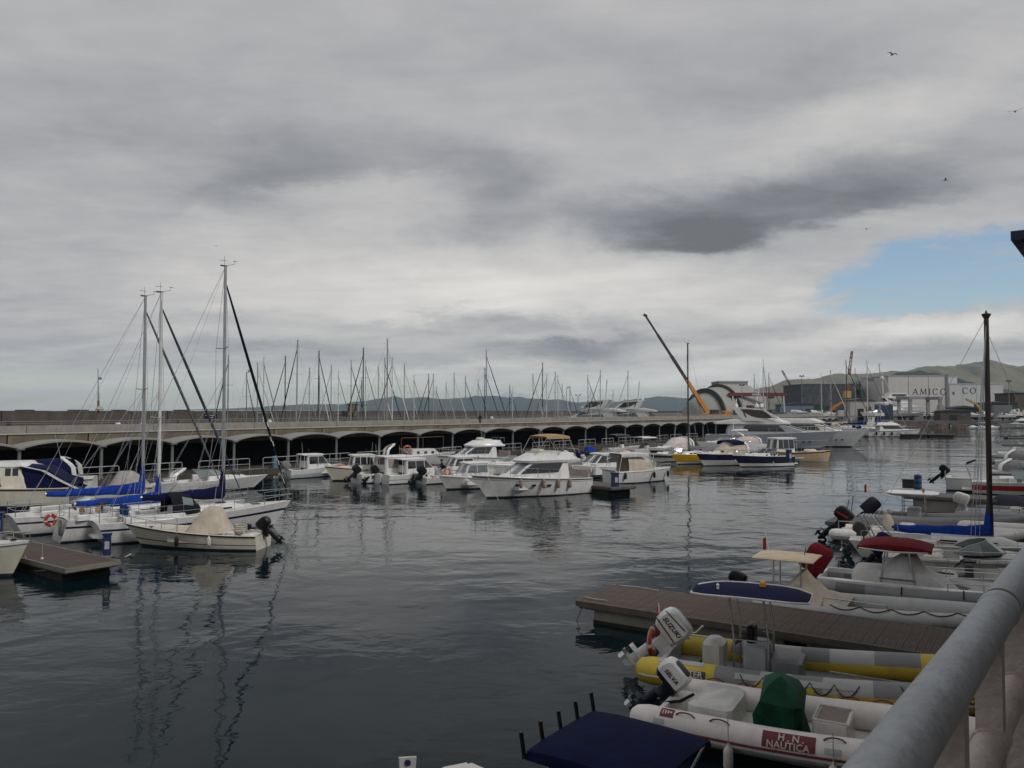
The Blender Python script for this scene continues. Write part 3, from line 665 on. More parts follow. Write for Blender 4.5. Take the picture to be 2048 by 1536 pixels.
def open_boat(root, L=5.0, B=2.0, hullm=None, bands=None, cover=None, covm=BEIGEC, ob=None, fs=.55, fb=.85, boot=ANTIF, seats=True, console=True, rub=None, tilt=.6, deckm=None, rails=True, canopy=None, interior=.18, gunm=None):
    H = hull(root, L, B, fs, fb, rake=.75, m=hullm or WHITE, bands=bands or ((1, None),), decks=((0, .05, None), (.05, .68, interior), (.68, 1, None)), boot=boot, rub=rub, tr=.86, deckm=deckm, gunm=gunm)
    if console:
        w = .34; xc = L * .45
        C = cabin(root, [(interior, xc - .25, xc + .30, w, w, .05), (interior + .75, xc - .25, xc + .22, w, w, .05), (interior + .92, xc - .05, xc + .15, w * .9, w * .9, .05)], hullm or WHITE, 'console')
        pane(root, [(xc + .14, -w, interior + .9), (xc + .14, w, interior + .9), (xc - .02, w * .85, interior + 1.2), (xc - .02, -w * .85, interior + 1.2)], SMOKE, (xc - 3, 0, .8), 'windscreen_pane')
        wheel(root, (xc - .30, .08, interior + .86), .17, -.6)
    if seats:
        rbox(MB(), L * .24, L * .33, -B * .28, B * .28, interior, interior + .42, .05).build('seat', OFFW, root)
        rbox(MB(), .18, L * .12, -B * .36, B * .36, interior, interior + .38, .05).build('bench', OFFW, root)
    if cover:   # tent-like cover over the console
        a, b, wv, zt = cover
        rbx = lambda x0, x1, w, z, c: rrect(x0, x1, -w, w, c, z)
        MB().loft([rbx(a, b, wv, H.sheer(.4) + .0, .2), rbx(lerp(a, b, .12), lerp(a, b, .82), wv * .72, lerp(H.sheer(.4), zt, .45), .2), rbx(lerp(a, b, .22), lerp(a, b, .62), wv * .46, lerp(H.sheer(.4), zt, .9), .12), rbx(lerp(a, b, .28), lerp(a, b, .54), wv * .3, zt, .08)]).build('boat_cover', covm, root, sharp=.9)
    if canopy: bimini(root, *canopy)
    if rails: bow_rail(root, H, L * .60, .32, 4, r=.014)
    if ob: outboard(root, V(-.05, 0, fs + .05), ob.get('s', .9), ob.get('tilt', tilt), ob.get('cowl', BLACK), ob.get('leg', BLACK), cover=ob.get('cover'))
    for s in (1, -1): cleat(root, H.edge(L * .12, s, .06, .02)); cleat(root, H.edge(L * .8, s, .08, .02))
    return H
def sport_cruiser(root, L=7.0, B=2.5, hullm=None, bands=None, covm=None, arch=None, fs=.85, fb=1.2, boot=ANTIF, glass=GLASSG, swim=True, hardtop=None, rub=None, bowr=True, biminim=None):
    H = hull(root, L, B, fs, fb, rake=1.1, m=hullm or WHITE, bands=bands or ((1, None),), decks=((0, .04, None), (.04, .46, .45), (.46, 1, None)), boot=boot, rub=rub, tr=.92)
    w = B / 2 - .20; z0 = H.sheer(.5)
    cabin(root, [(z0 - .02, L * .42, L * .80, w * .96, .16, .15), (z0 + .18, L * .42, L * .80, w * .93, .18, .2), (z0 + .30, L * .42, L * .75, w * .8, .2, .2)], WHITE, 'foredeck_trunk')
    zb = z0 + .22; n = 5; xs_b, xs_t = L * .62, L * .50
    pts_b = [V(lerp(L * .34, xs_b, 1 - (abs(k - n / 2) / (n / 2)) ** 2.2), lerp(-w, w, k / n) * .98, zb) for k in range(n + 1)]
    pts_t = [V(lerp(L * .30, xs_t, 1 - (abs(k - n / 2) / (n / 2)) ** 2.2), lerp(-w, w, k / n) * .84, zb + .50) for k in range(n + 1)]
    for k in range(n): pane(root, [pts_b[k].lerp(pts_b[k + 1], .03), pts_b[k].lerp(pts_b[k + 1], .97), pts_t[k].lerp(pts_t[k + 1], .97), pts_t[k].lerp(pts_t[k + 1], .03)], glass, (0, 0, z0), 'windscreen_pane')
    MB().tube(pts_t, .022, 6).tube(pts_b, .02, 6).build('windscreen_frame', ALU, root)
    for k in (1, 2, 3, 4): MB().tube([pts_b[k], pts_t[k]], .022, 6).build('windscreen_post', ALUW, root)
    for s in (1, -1): hatch(root, L * .66, L * .73, .12 * s - .16, .12 * s + .16, z0 + .27)
    if bowr: bow_rail(root, H, L * .45, .5, 6, r=.016)
    rbox(MB(), .25, L * .13, -B * .36, B * .36, .45, .92, .06).build('aft_seat', OFFW, root); rbox(MB(), L * .30, L * .36, .1, w * .8, .45, 1.15, .05).build('helm_seat', WHITE, root)
    if swim: rbox(MB(), -.65, .05, -B * .40, B * .40, .22, .32, .15, .02).build('swim_platform', DECK, root)
    if arch:
        za = z0 + arch
        for xx in (0,): MB().loft([[(lerp(L * .22, L * .12, abs(math.cos(a)) ** 3) + dx, (w + .06) * math.cos(a), z0 + .1 + (za - z0) * math.sin(a) ** .55 + dz) for dx, dz in ((-.16, 0), (.12, .03), (.12, -.05), (-.16, -.08))] for a in [math.pi * k / 12 for k in range(13)]]).build('radar_arch', WHITE, root, sharp=.9)
    if covm:   # canvas stretched from arch to windscreen
        za = z0 + (arch or .9); rg = []
        for xx, ww, zz in ((L * .16, w, za - .02), (L * .28, w * .98, za + .02), (L * .40, w * .93, za - .05), (L * .52, w * .80, zb + .46), (L * .63, w * .66, zb + .02)):
            rg.append([(xx - .1 * abs(math.cos(a)), ww * math.cos(a), z0 - .02 + (zz - z0) * math.sin(a) ** .5) for a in [math.pi * k / 12 for k in range(13)]])
        MB().loft(rg, open_=True, caps=False).build('cockpit_cover', covm, root, sharp=1.0)
    if biminim: bimini(root, L * .10, L * .42, w, z0 + 1.25, biminim, .2, legs=[((L * .12, w, z0 + 1.15), (L * .28, w, z0)), ((L * .40, w, z0 + 1.15), (L * .28, w, z0))])
    return H
def flybridge(root, L=9.5, B=3.3, hullm=None, bands=None, boot=ANTIF, bim=TANC, fs=1.0, fb=1.55, detail=True):
    H = hull(root, L, B, fs, fb, rake=1.25, m=hullm or WHITE, bands=bands or ((1, None),), decks=((0, .03, None), (.03, .24, .55), (.24, 1, None)), boot=boot, rub=DGREY, tr=.93, wl=.88)
    w = B / 2 - .42; z0 = H.sheer(.45); x0, x1 = L * .20, L * .66
    cabin(root, [(z0 - .02, x1 - .6, L * .80, w * .92, .16, .2), (z0 + .20, x1 - .6, L * .81, w * .86, .2, .25), (z0 + .34, x1 - .6, L * .78, w * .66, .25, .2)], WHITE, 'foredeck_trunk')
    C = cabin(root, [(.5, x0, x1 + .2, w + .05, w * .92, .1), (z0 + .30, x0, x1 + .1, w + .03, w * .90, .1), (z0 + 1.08, x0 + .05, x1 - 1.15, w * .93, w * .80, .1)], WHITE, bulge=.25)
    side_windows(root, C, z0 + .36, z0 + 1.0, [(x0 + 1.0, x1 - .15, x0 + .55, x1 - 1.2)], GLASS); front_windows(root, C, z0 + .34, z0 + 1.02, 3, .07, GLASSG)
    zr = z0 + 1.06
    F = cabin(root, [(zr, x0 - 1.0, x1 - .85, w + .10, w * .86, .14), (zr + .16, x0 - 1.0, x1 - .75, w + .14, w * .88, .14), (zr + .62, x0 - .5, x1 - 1.75, w * .86, w * .70, .12)], WHITE, 'flybridge_coaming', bulge=.25)
    rbox(MB(), x0 + .3, x1 - 2.3, -w * .7, w * .7, zr + .55, zr + .75, .2, .1).build('flybridge_cover', OFFW, root)
    rbox(MB(), x1 - 2.6, x1 - 2.0, -w * .6, w * .6, zr + .6, zr + .92, .2, .12).build('sunpad_bolster', CREAM, root)
    MB().loft([[(x0 - 1.0 + dx, y, zr + .16 + dz) for dx, dz in ((0, 0), (.28, 0), (.55, .46), (.28, .46))] for y in (-w - .1, -w + .02)]).loft([[(x0 - 1.0 + dx, y, zr + .16 + dz) for dx, dz in ((0, 0), (.28, 0), (.55, .46), (.28, .46))] for y in (w + .1, w - .02)]).build('flybridge_wing', [NAVYC], root)
    rail(root, [V(x0 - .5, w * .85, zr + .16), V(x0 - 1.0, w * .8, zr + .16), V(x0 - 1.0, -w * .8, zr + .16), V(x0 - .5, -w * .85, zr + .16)], .7, .016)
    if bim:
        bimini(root, x0 - .1, x0 + 1.9, w * .92, zr + 1.75, bim, .2, legs=[((x0 + .1, w * .9, zr + 1.7), (x0 + .9, w * .9, zr + .5)), ((x0 + 1.7, w * .9, zr + 1.7), (x0 + .9, w * .9, zr + .5)), ((x0 + 1.9, w * .9, zr + 1.65), (x1 - 1.5, w * .75, zr + .55)), ((x0 + .0, w * .9, zr + 1.65), (x0 - .9, w * .85, zr + .2))], droop=.12, end=.7)
    bow_rail(root, H, L * .36, .62, 7, .12, .018)
    for s in (1, -1):
        for k in range(3): pane(root, [(L * (.40 + .13 * k) + dx, s * (H.half(.42 + .13 * k, .62) + .004), H.sheer(.42 + .13 * k) * q) for dx, q in ((0, .58), (.34, .58), (.34, .68), (0, .68))], GLASS, (L * .5, 0, 0), 'porthole')
        MB().tube([V(.05, s * (B / 2 - .4), 1.0), V(.05, s * (B / 2 - .4), 1.75)], .02, 5).build('stern_post', STEEL, root)
    for k in range(2): rbox(MB(), .05, .14, -B * .36 + k * B * .37, -.02 + k * B * .37, .75, 1.62, .03, .02).build('cockpit_screen', mat('canvas_pinkish', (.50, .44, .42), .9), root)
    rbox(MB(), -.8, .05, -B * .42, B * .42, .25, .36, .2, .02).build('swim_platform', TEAK, root)
    whip(root, (x1 - 2.2, w * .75, zr + .5), 2.4, (.5, .15)); whip(root, (x0 + .8, -w * .8, zr + .6), 1.6, (.1, 0)); hatch(root, L * .72, L * .79, -.25, .25, z0 + .30)
    return H
def sailboat(root, L=9.5, B=3.0, hullm=None, bands=None, mastx=.55, mastz=12.0, boomm=BLUEC, fs=.95, fb=1.15, furl=None, spreaders=((.5, .9),), mastm=None, boot=ANTIF, hood=None, wheel_=False, boomz=1.9, boomL=.42, mastr=.085, head=True, stayR=.011, full=True, jack=True, cabm=None, furl2=None, srake=-.5, stripes=True):
    bands = bands or (((.62, hullm or WHITE), (.72, NAVY), (1, hullm or WHITE)) if stripes else ((1, hullm or WHITE),))
    H = hull(root, L, B, fs, fb, rake=1.0, m=hullm or WHITE, bands=bands, decks=((0, .05, None), (.05, .33, .45), (.33, 1, None)), boot=boot, tr=.62, p=2.0, wl=.80, draft=.6, srake=srake, camber=.08, fl=.6)
    w = B / 2 - .50; z0 = H.sheer(.45)
    C = cabin(root, [(z0 - .05, L * .33, L * .74, w, .42, .1), (z0 + .22, L * .33, L * .70, w * .93, .40, .12), (z0 + .36, L * .33, L * .64, w * .8, .34, .15)], cabm or WHITE, 'coachroof', bulge=.1)
    side_windows(root, C, z0 + .07, z0 + .19, [(L * .37, L * .45), (L * .47, L * .55), (L * .57, L * .63)], SMOKE)
    for s in (1, -1): rbox(MB(), L * .06, L * .36, s * (B / 2 - .36) - .10, s * (B / 2 - .36) + .10, fs - .02, fs + .24, .06, .05).build('coaming', WHITE, root)
    hatch(root, L * .56, L * .61, -.24, .24, z0 + .37); hatch(root, L * .76, L * .81, -.24, .24, H.sheer(.78) + .03)
    mx = L * mastx; mm = mastm or ALU
    mb = MB().tube([(mx, 0, z0 + .3), (mx, 0, mastz * .6), (mx, 0, mastz)], [mastr, mastr * .97, mastr * .85], 8); mast = mb.build('mast', mm, root)
    if not head: MB().lathe([(mastr, 0), (mastr * 1.5, .1), (mastr * 1.7, .16), (mastr * .5, .2), (.02, .3)], 8, (mx, 0, mastz - .05)).build('masthead', DGREY, mast)
    else: MB().box(mx - .25, mx + .08, -.03, .03, mastz - .02, mastz + .05).tube([(mx - .05, 0, mastz), (mx - .05, 0, mastz + .5)], .008, 4).tube([(mx - .1, 0, mastz), (mx + .45, 0, mastz + .15), (mx + .45, 0, mastz + .3)], .010, 4).tube([(mx + .38, .0, mastz + .3), (mx + .58, 0, mastz + .3)], .012, 4).tube([(mx - .3, 0, mastz + .28), (mx + .05, 0, mastz + .28)], .010, 4).build('masthead', DGREY, mast)
    sps = []
    for f, ww in spreaders:
        z = lerp(z0, mastz, f); sps.append((z, ww))
        for s in (1, -1): MB().tube([(mx, 0, z), (mx - .12, s * ww, z + .05)], .022, 5).build('spreader', mm, mast)
    def stay(pts, r=stayR, m=None, nm='stay'): MB().tube(pts, r, 4).build(nm, m or STEEL, root)
    for s in (1, -1):
        pts = [(mx, .03 * s, mastz - .1)] + [(mx - .12, s * ww, z + .05) for z, ww in reversed(sps)] + [tuple(H.edge(mx - .15, s, .1))]
        stay(pts)
        if sps: stay([(mx, .03 * s, sps[0][0]), tuple(H.edge(mx - .5, s, .15))])
    stay([(mx, 0, mastz), (.1, 0, fs + .1)]); 
    if full: stay([(lerp(mx, .1, .8), 0, lerp(mastz, fs, .8)), (.15, B * .3, fs)])
    ft = V(mx + .05, 0, mastz * .93); fbk = V(L - .15, 0, fb + .15)
    if furl is None: stay([ft, fbk])
    else:
        n = 44
        pts = [ft.lerp(fbk, i / n) for i in range(n + 1)]; rr = [.03 + .045 * math.sin(math.pi * min(1, (i / n) * 1.15 + .02)) ** .7 * (1 if i / n < .93 else .4) for i in range(n + 1)]
        MB().tube(pts, rr, 7, mi=(lambda i, j: 1 if furl2 and i > n * .62 and (i + j // 2) % 4 == 0 else 0)).build('furled_jib', [furl, furl2 or furl], root, sharp=1)
    bz = z0 + boomz - .95; bl = L * boomL
    MB().tube([(mx - .1, 0, bz), (mx - bl, 0, bz + .08)], .06, 8).build('boom', mm, root)
    if boomm:
        rg = []
        for i in range(13):
            f = i / 12; x = mx - .02 - (bl - .1) * f; hh = lerp(.60, .22, f ** .6) * (1 if i else .9); ww = lerp(.21, .15, f) * (1 + .06 * math.sin(i * 2.1)); zz = bz - .10 + .08 * f + .02 * math.sin(i * 1.7)
            rg.append([(x, ww * math.cos(a) * (.75 if math.sin(a) > 0 else 1), zz + hh * .3 + hh * .62 * math.sin(a)) for a in [2 * math.pi * k / 10 for k in range(10)]])
        MB().loft(rg).build('sail_cover', boomm, root, sharp=1.2)
        MB().loft([[(mx + .12, 0, bz - .15), (mx, .14, bz - .15), (mx - .3, 0, bz + .1), (mx, -.14, bz - .15)], [(mx + .12, 0, bz + .6), (mx, .11, bz + .6), (mx - .22, 0, bz + .35), (mx, -.11, bz + .6)], [(mx + .1, 0, bz + 1.25), (mx, .09, bz + 1.25), (mx - .10, 0, bz + 1.2), (mx, -.09, bz + 1.25)]]).build('mast_boot_cover', boomm, root, sharp=1.2)
    if jack:
        for s in (1, -1): stay([(mx, .02 * s, lerp(z0, mastz, .55)), (mx - bl * .4, s * .1, bz + .1)], .006); stay([(mx, .02 * s, lerp(z0, mastz, .55)), (mx - bl * .8, s * .1, bz + .15)], .006)
        stay([(mx, 0, mastz), (mx - bl + .05, 0, bz + .1)], .006)
    xs = [L * q for q in (.10, .24, .38, .52, .66, .80)]
    if full:
        for s in (1, -1):
            pts = [H.edge(x, s, .06) for x in xs]; rail(root, pts, .58, .011, mid=True, name='lifeline')
        a = L * .84; pp = [H.edge(a, 1, .06), H.edge(L * .93, 1, .05), V(L + .1, 0, fb), H.edge(L * .93, -1, .05), H.edge(a, -1, .06)]
        rail(root, pp, .62, .018, mid=True, name='pulpit')
        pp = [H.edge(L * .10, 1, .06), H.edge(L * .01, 1, .10), H.edge(L * .01, -1, .10), H.edge(L * .10, -1, .06)]
        rail(root, pp, .6, .018, mid=True, name='pushpit')
        MB().box(L * .97, L + .05, -.05, .05, fb + .02, fb + .10).tube([(L + .05, 0, fb + .05), (L + .02, 0, fb - .25), (L - .1, .12, fb - .35)], .02, 5).build('anchor', STEEL, root)
        for s in (1, -1): MB().lathe([(.07, 0), (.06, .05), (.075, .12), (.05, .14)], 10, (L * .26, s * (B / 2 - .36), fs + .22)).build('winch', STEEL, root)
    if hood:
        rg = []
        for xx, zz, ww in ((L * .30, .95, w * .98), (L * .355, 1.02, w * .98), (L * .41, .86, w * .92), (L * .455, .40, w * .78)):
            rg.append([(xx, ww * math.cos(a), z0 + .02 + zz * math.sin(a) ** .55) for a in [math.pi * k / 12 for k in range(13)]])
        MB().loft(rg, open_=True, caps=False, mi=lambda i, j: 1 if (i == 1 and j in (1, 2, 9, 10)) or (i == 2 and 4 <= j <= 7) else 0).build('sprayhood', [hood, GLASSG], root, sharp=1.0)
    if wheel_:
        MB().box(L * .13 - .1, L * .13 + .1, -.12, .12, .45, 1.25).build('steering_pedestal', WHITE, root); wheel(root, (L * .13 - .2, 0, 1.15), .42, -1.35, STEEL)
    return H
def tube_path(L, B, r, z0, z1, n=26, t0=.0, cone=.0):
    pts = []
    w = B / 2 - r
    for i in range(n + 1):
        t = i / n; x = t * (L - r)
        y = w if t < .5 else w * math.sqrt(max(0, 1 - ((t - .5) / .5) ** 2.4))
        if t < .5: y = w * (1 - .03 * (1 - t / .5))
        pts.append(V(x, y, lerp(z0, z1, max(0, (t - .25) / .75) ** 1.7)))
    return pts
def rib(root, L=5.8, B=2.4, r=.25, z0=.38, z1=.75, tube=None, segs=None, strake=MAROON, hullm=WHITE, floor=.28, floorm=None, keelm=None, strake2=None):
    """rigid inflatable: two tubes that meet at the bow round a hull"""
    P = tube_path(L, B, r, z0, z1); N = len(P) - 1
    mats = [tube or HYPW] + [s[2] for s in (segs or [])]
    for sgn in (1, -1):
        pts = [V(p.x, sgn * p.y, p.z) for p in P]
        aft = [V(-.52, sgn * P[0].y * .985, z0), V(-.48, sgn * P[0].y * .985, z0), V(-.38, sgn * P[0].y * .99, z0), V(-.18, sgn * P[0].y, z0)]
        rr = [.03, r * .55, r * .86, r] + [r * (1 - .18 * max(0, (i / N - .6) / .4)) for i in range(N + 1)]
        allp = aft + pts
        def mi(i, j):
            x = allp[i].x
            for k, (a, b, mm, sides) in enumerate([(s[0], s[1], s[2], s[3] if len(s) > 3 else None) for s in (segs or [])]):
                if a <= x < b and (sides is None or j in sides): return k + 1
            return 0
        MB().tube(allp, rr, 14, mi=mi).build('inflatable_tube', mats, root, sharp=1.2)
        if strake:
            out = []
            for i, p in enumerate(allp[2:]):
                q = allp[2:]; d = (q[min(i + 1, len(q) - 1)] - q[max(i - 1, 0)]).normalized(); nrm = V(d.y, -d.x, 0) * (-sgn); rad = rr[i + 2]
                out.append(p + nrm * rad * .98 - V(0, 0, rad * .12))
            MB().tube(out, .022, 6).build('rubbing_strake', strake, root)
            if strake2: MB().tube([p - V(0, 0, .055) for p in out], .024, 6).build('lower_strake', strake2, root)
    rg = []
    for i in range(0, N + 1, 2):
        p = P[i]; t = i / N; y = max(.02, p.y - r * .35); kz = lerp(-.32, p.z - r * .7, t ** 3.5)
        rg.append([(p.x + .03, y, p.z - r * .55), (p.x, y * .72, lerp(-.05, p.z - r * .6, t ** 3)), (p.x, 0, kz), (p.x, -y * .72, lerp(-.05, p.z - r * .6, t ** 3)), (p.x + .03, -y, p.z - r * .55)])
    mb = MB().loft(rg, open_=True, caps=False); mb.add(rg[0], [(0, 1, 2, 3, 4)]); mb.build('hull', keelm or hullm, root, sharp=.6)
    k = int(N * .8)
    fl = [(P[i].x, max(.02, P[i].y - r * .6), max(floor, P[i].z - .12 if i > N * .7 else floor)) for i in range(0, k + 1)]
    vs = fl + [(x, -y, z) for x, y, z in fl]; n = len(fl)
    MB().add(vs, [(i, i + 1, n + i + 1, n + i) for i in range(n - 1)]).build('deck', floorm or DECK, root, sharp=.3)
    MB().box(-.02, .07, -P[0].y + r * .5, P[0].y - r * .5, .0, floor + .32).build('transom', hullm, root)
    class O: pass
    H = O(); H.P = P; H.L = L; H.B = B; H.r = r; H.z0 = z0; H.floor = floor; H.N = N
    def on(x, s, ang, extra=0.0):
        """a point on the tube surface at length x, side s; ang 0 = outboard, 90 = top"""
        for a, b in zip(P, P[1:]):
            if a.x <= x <= b.x:
                t = (x - a.x) / (b.x - a.x); p = a.lerp(b, t); d = (b - a).normalized(); break
        else: p, d = P[0], V(1, 0, 0)
        nr = V(-d.y, d.x, 0); nr = V(nr.x, nr.y * 1, 0); 
        if nr.y < 0: nr = -nr
        q = p + (nr * math.cos(R(ang)) + V(0, 0, 1) * math.sin(R(ang))) * (r * (1 - .18 * max(0, (p.x / (L - r) - .6) / .4)) + extra)
        return V(q.x, s * q.y, q.z)
    H.on = on; return H
def rib_handle(root, H, x, s, m=BLACKM):
    pts = [H.on(x - .17 + .34 * k / 6, s, 66 if 0 < k < 6 else 60, .004 + .05 * math.sin(math.pi * k / 6)) for k in range(7)]
    MB().tube(pts, .014, 5).build('grab_handle', m, root)
def rib_patch(root, H, x0, x1, s, a0, a1, m, name='patch', ex=.006, n=8):
    vs = []; 
    for i in range(n + 1):
        for k in range(5): vs.append(H.on(lerp(x0, x1, i / n), s, lerp(a0, a1, k / 4), ex))
    MB().add(vs, [(i * 5 + k, i * 5 + k + 1, (i + 1) * 5 + k + 1, (i + 1) * 5 + k) for i in range(n) for k in range(4)]).build(name, m, root, sharp=2)
def rib_text(root, H, txt, x, s, ang, size, m, spacing=1.0):
    flip = -1 if s > 0 else 1      # lettering reads forward seen from starboard, aft seen from port
    def fn(p): return H.on(x + flip * p.x, s, ang + math.degrees(p.y / H.r), .012 + p.z)
    return lettering(txt, size, m, root, None, spacing=spacing, fn=fn)
def lifeline(root, H, x0, x1, s, n, m=ROPEK, a_hi=48, a_lo=12, r=.011):
    pts = []
    for i in range(n * 6 + 1):
        f = i / (n * 6); k = abs(math.sin(math.pi * i / 6)); pts.append(H.on(lerp(x0, x1, f), s, lerp(a_hi, a_lo, k ** .8), .015))
    MB().tube(pts, r, 5).build('grab_line', m, root)
def flag(root, p, h, lean, m=(FLAGG, FLAGW, FLAGR), s=1.0):
    a = Vector(p); b = a + V(lean[0], lean[1], h)
    MB().tube([a, b], .014, 5).build('flagstaff', ALUW, root)
    rg = []
    for i in range(4):
        f = i / 3; q = b.lerp(a, .08 + .0 * f)
        rg.append([q + V(-.10 * f * s + .02 * math.sin(i * 2), .05 * math.sin(i * 1.9 + k) * f, -.10 * f * s - .42 * s * k) for k in (0, .33, .66, 1)])
    MB().loft(rg, open_=True, caps=False, mi=lambda i, j: i).build('flag', list(m), root, sharp=2)

# ------------------------------------------------------------------ pontoons
def pontoon(label, p, h, L, w, top, plankm, body=CONCD, plank_w=.14, name='pontoon', planks=True, frame=None, floats=True, edge=None, across=True, pile=None):
    """p = corner nearest the viewer at the free end, the pontoon runs L metres along h, w metres to port of that"""
    t = thing(name, label, 'pontoon', (p.x, p.y, 0), R(h))
    MB().box(.02, L, .03, w - .03, top - .22, top - .045).build('frame', frame or CONCD, t)
    for s in (0, 1): MB().box(-.02, L, s * (w - .04) - (.0 if s else .03), s * (w - .04) + (.07 if s else .04), top - .16, top + .002).build('edge_beam', edge or plankm, t)
    MB().box(-.07, -.022, -.02, w + .02, top - .16, top + .001).build('end_beam', edge or plankm, t)
    if floats:
        k = max(1, int(L / 4.2))
        for i in range(k):
            a, b = .45 + i * (L / k), (i + 1) * (L / k) - .15
            MB().box(a, b, .12, w - .12, .10, top - .225).build('float', body, t); MB().box(a - .02, b + .02, .10, w - .10, -.5, .10).build('weed_skirt', ALGAE, t)
    n = int(L / plank_w); me = []
    rnd = random.Random(int(L * 97))
    for q in range(3):
        dz = (-.003, .0, .003)[q]
        me.append(MB().box(.002, plank_w - .004, .045, w - .045, top - .043, top + dz).mesh('plank'))
    n = min(n, 150)
    for i in range(n): link('plank', me[rnd.randrange(3)], plankm, t, (i * plank_w, 0, 0))
    return t
PLANKA = mat('pontoon_planks_brown', (.105, .075, .062), .85, var=.30, scale=2.2, stretch=(9, .8, 1), bump=.5, bscale=20)
PLANKG = mat('pontoon_planks_grey', (.13, .125, .115), .9, var=.28, scale=2.2, stretch=(9, .8, 1), bump=.5, bscale=20)
def pedestal(p, label, h=.95, w=.26, m=None, rz=.4):
    t = thing('service_pedestal', label, 'pedestal', p, rz, 'blue service pedestals')
    rbox(MB(), -w / 2, w / 2, -w / 2, w / 2, 0, h, .02, .02).build('cabinet', m or BLUEP, t)
    MB().box(-w * .62, w * .62, -w * .58, w * .58, h, h + .07).build('lid', m or BLUEP, t)
    MB().box(-w * .3, w * .3, -w / 2 - .015, -w / 2 - .002, h * .35, h * .72).build('socket_panel', LGREY, t)
    MB().box(-w * .65, w * .65, -w * .65, w * .65, 0, .03).build('base_plate', MGREY, t)
    return t

# ------------------------------------------------------------------ left side of the basin
PC = W(133, 1138, .52); pontoon('brown plank pontoon at the left with a blue pedestal at its end', W(239, 1120, .52), 144, 16, 1.9, .52, PLANKA, body=NEARBLACK, name='pontoon', edge=mat('pontoon_edge', (.20, .18, .15), .9, dirt=.4))
pedestal(W(214, 1112, .52), 'navy blue service pedestal at the end of the left brown pontoon', .78, .26)
pedestal(W(-4, 1072, .52), 'navy blue service pedestal at the left edge of the photo', .95, .34)
fender('buoy_fender', W(84, 1130, .30), 'fat white fender hanging from the left pontoon edge', FENDW, .17, .46)
rope('mooring_rope', [W(50, 1112, .62), W(58, 1128, .3), W(72, 1142, .12), W(92, 1140, .25), W(100, 1130, .45)], 'pale rope looping below the left pontoon edge', .018)

t = thing('mooring_bollard', 'teal blue round bollard on the far quay behind the left yachts', 'bollard', Q(QS * 3.62, -1.0, .49)); MB().lathe([(.28, 0), (.28, 1.0), (.24, 1.08), (.05, 1.12)], 14).build('body', BLUEL, t); MB().lathe([(.32, 0), (.32, .06)], 14).build('base_plate', MGREY, t)
SB = 43
# nearest sailing yacht, dark boom cover
t = boat('sailing_yacht', 'white sailing yacht with navy sprayhood and dark sail cover, nearest at left', 'sailboat', SB - 3, stern=(208, 1085))
H = sailboat(t, 8.9, 2.9, WHITE, mastx=.60, mastz=13.1, boomm=NAVYC, fs=.95, fb=1.25, furl=BLACKC, furl2=WHITEC, spreaders=((.36, .85), (.66, .85)), hood=BLACKC, wheel_=True, boomz=1.75, boomL=.43)
rbox(MB(), -.55, .35, -.72, .72, .28, .40, .35, .03).build('swim_platform', WHITE, t)
for y in (-.55, .15): rbox(MB(), .75, .9, y, y + .42, 1.15, 1.62, .1, .06).build('pushpit_seat_back', mat('canvas_royal', (.012, .05, .17), .85), t)
MB().tube([(.15, .9, .9), (.1, .95, 1.55), (.3, .9, 1.75)], .05, 7).tube([(.1, .95, 1.55), (.1, 1.0, 1.72)], .13, 8).build('stern_outboard', DGREY, t)
rbox(MB(), 3.25, 3.5, -.5, .5, 1.0, 1.75, .1, .1).build('cockpit_cloth', NAVYC, t)
# the two yachts behind it with blue covers
t = boat('sailing_yacht', 'white sailing yacht with blue sail cover, its rounded transom against the left pontoon', 'sailboat', SB, stern=(112, 1082))
H = sailboat(t, 9.0, 2.9, OFFW, mastx=.50, mastz=11.8, boomm=BLUEC, fs=.98, fb=1.2, furl=DGREY and mat('furled_sail_dark', (.035, .05, .06), .85), furl2=BLUEC, spreaders=((.42, .95),), mastm=ALUW, boomz=1.45, srake=.25)
MB().box(.0, .04, -.75, -.35, .3, 1.0).build('transom_ladder', STEEL, t); MB().tube([(1.2, 1.1, 1.0), (.9, 1.0, 1.5)], .05, 6).build('outboard_bracket', DGREY, t); rbox(MB(), 2.9, 3.15, -.5, .5, .95, 1.35, .08, .08).build('washboard', GREYW, t)
for k in range(4): rbox(MB(), 1.2 + k * .35, 1.45 + k * .35, .9, 1.15, 1.05, 1.3, .08, .06).build('cushion', [TEAK, OFFW, TANC, GREYW][k], t)
lifebuoy(W(101, 1040, 1.25), R(60), 'orange lifebuoy on the stern rail of a left-hand yacht', .21, ORAB)
t = boat('sailing_yacht', 'white sailing yacht with upper blue sail cover, third from the left pontoon end', 'sailboat', SB, stern=(40, 1068))
H = sailboat(t, 10.2, 3.0, WHITE, mastx=.55, mastz=12.0, boomm=BLUEC, fs=.9, fb=1.15, furl=mat('furled_sail_grey', (.10, .105, .11), .85), spreaders=((.55, .9),), mastm=ALU, boomz=1.75, boomL=.45)
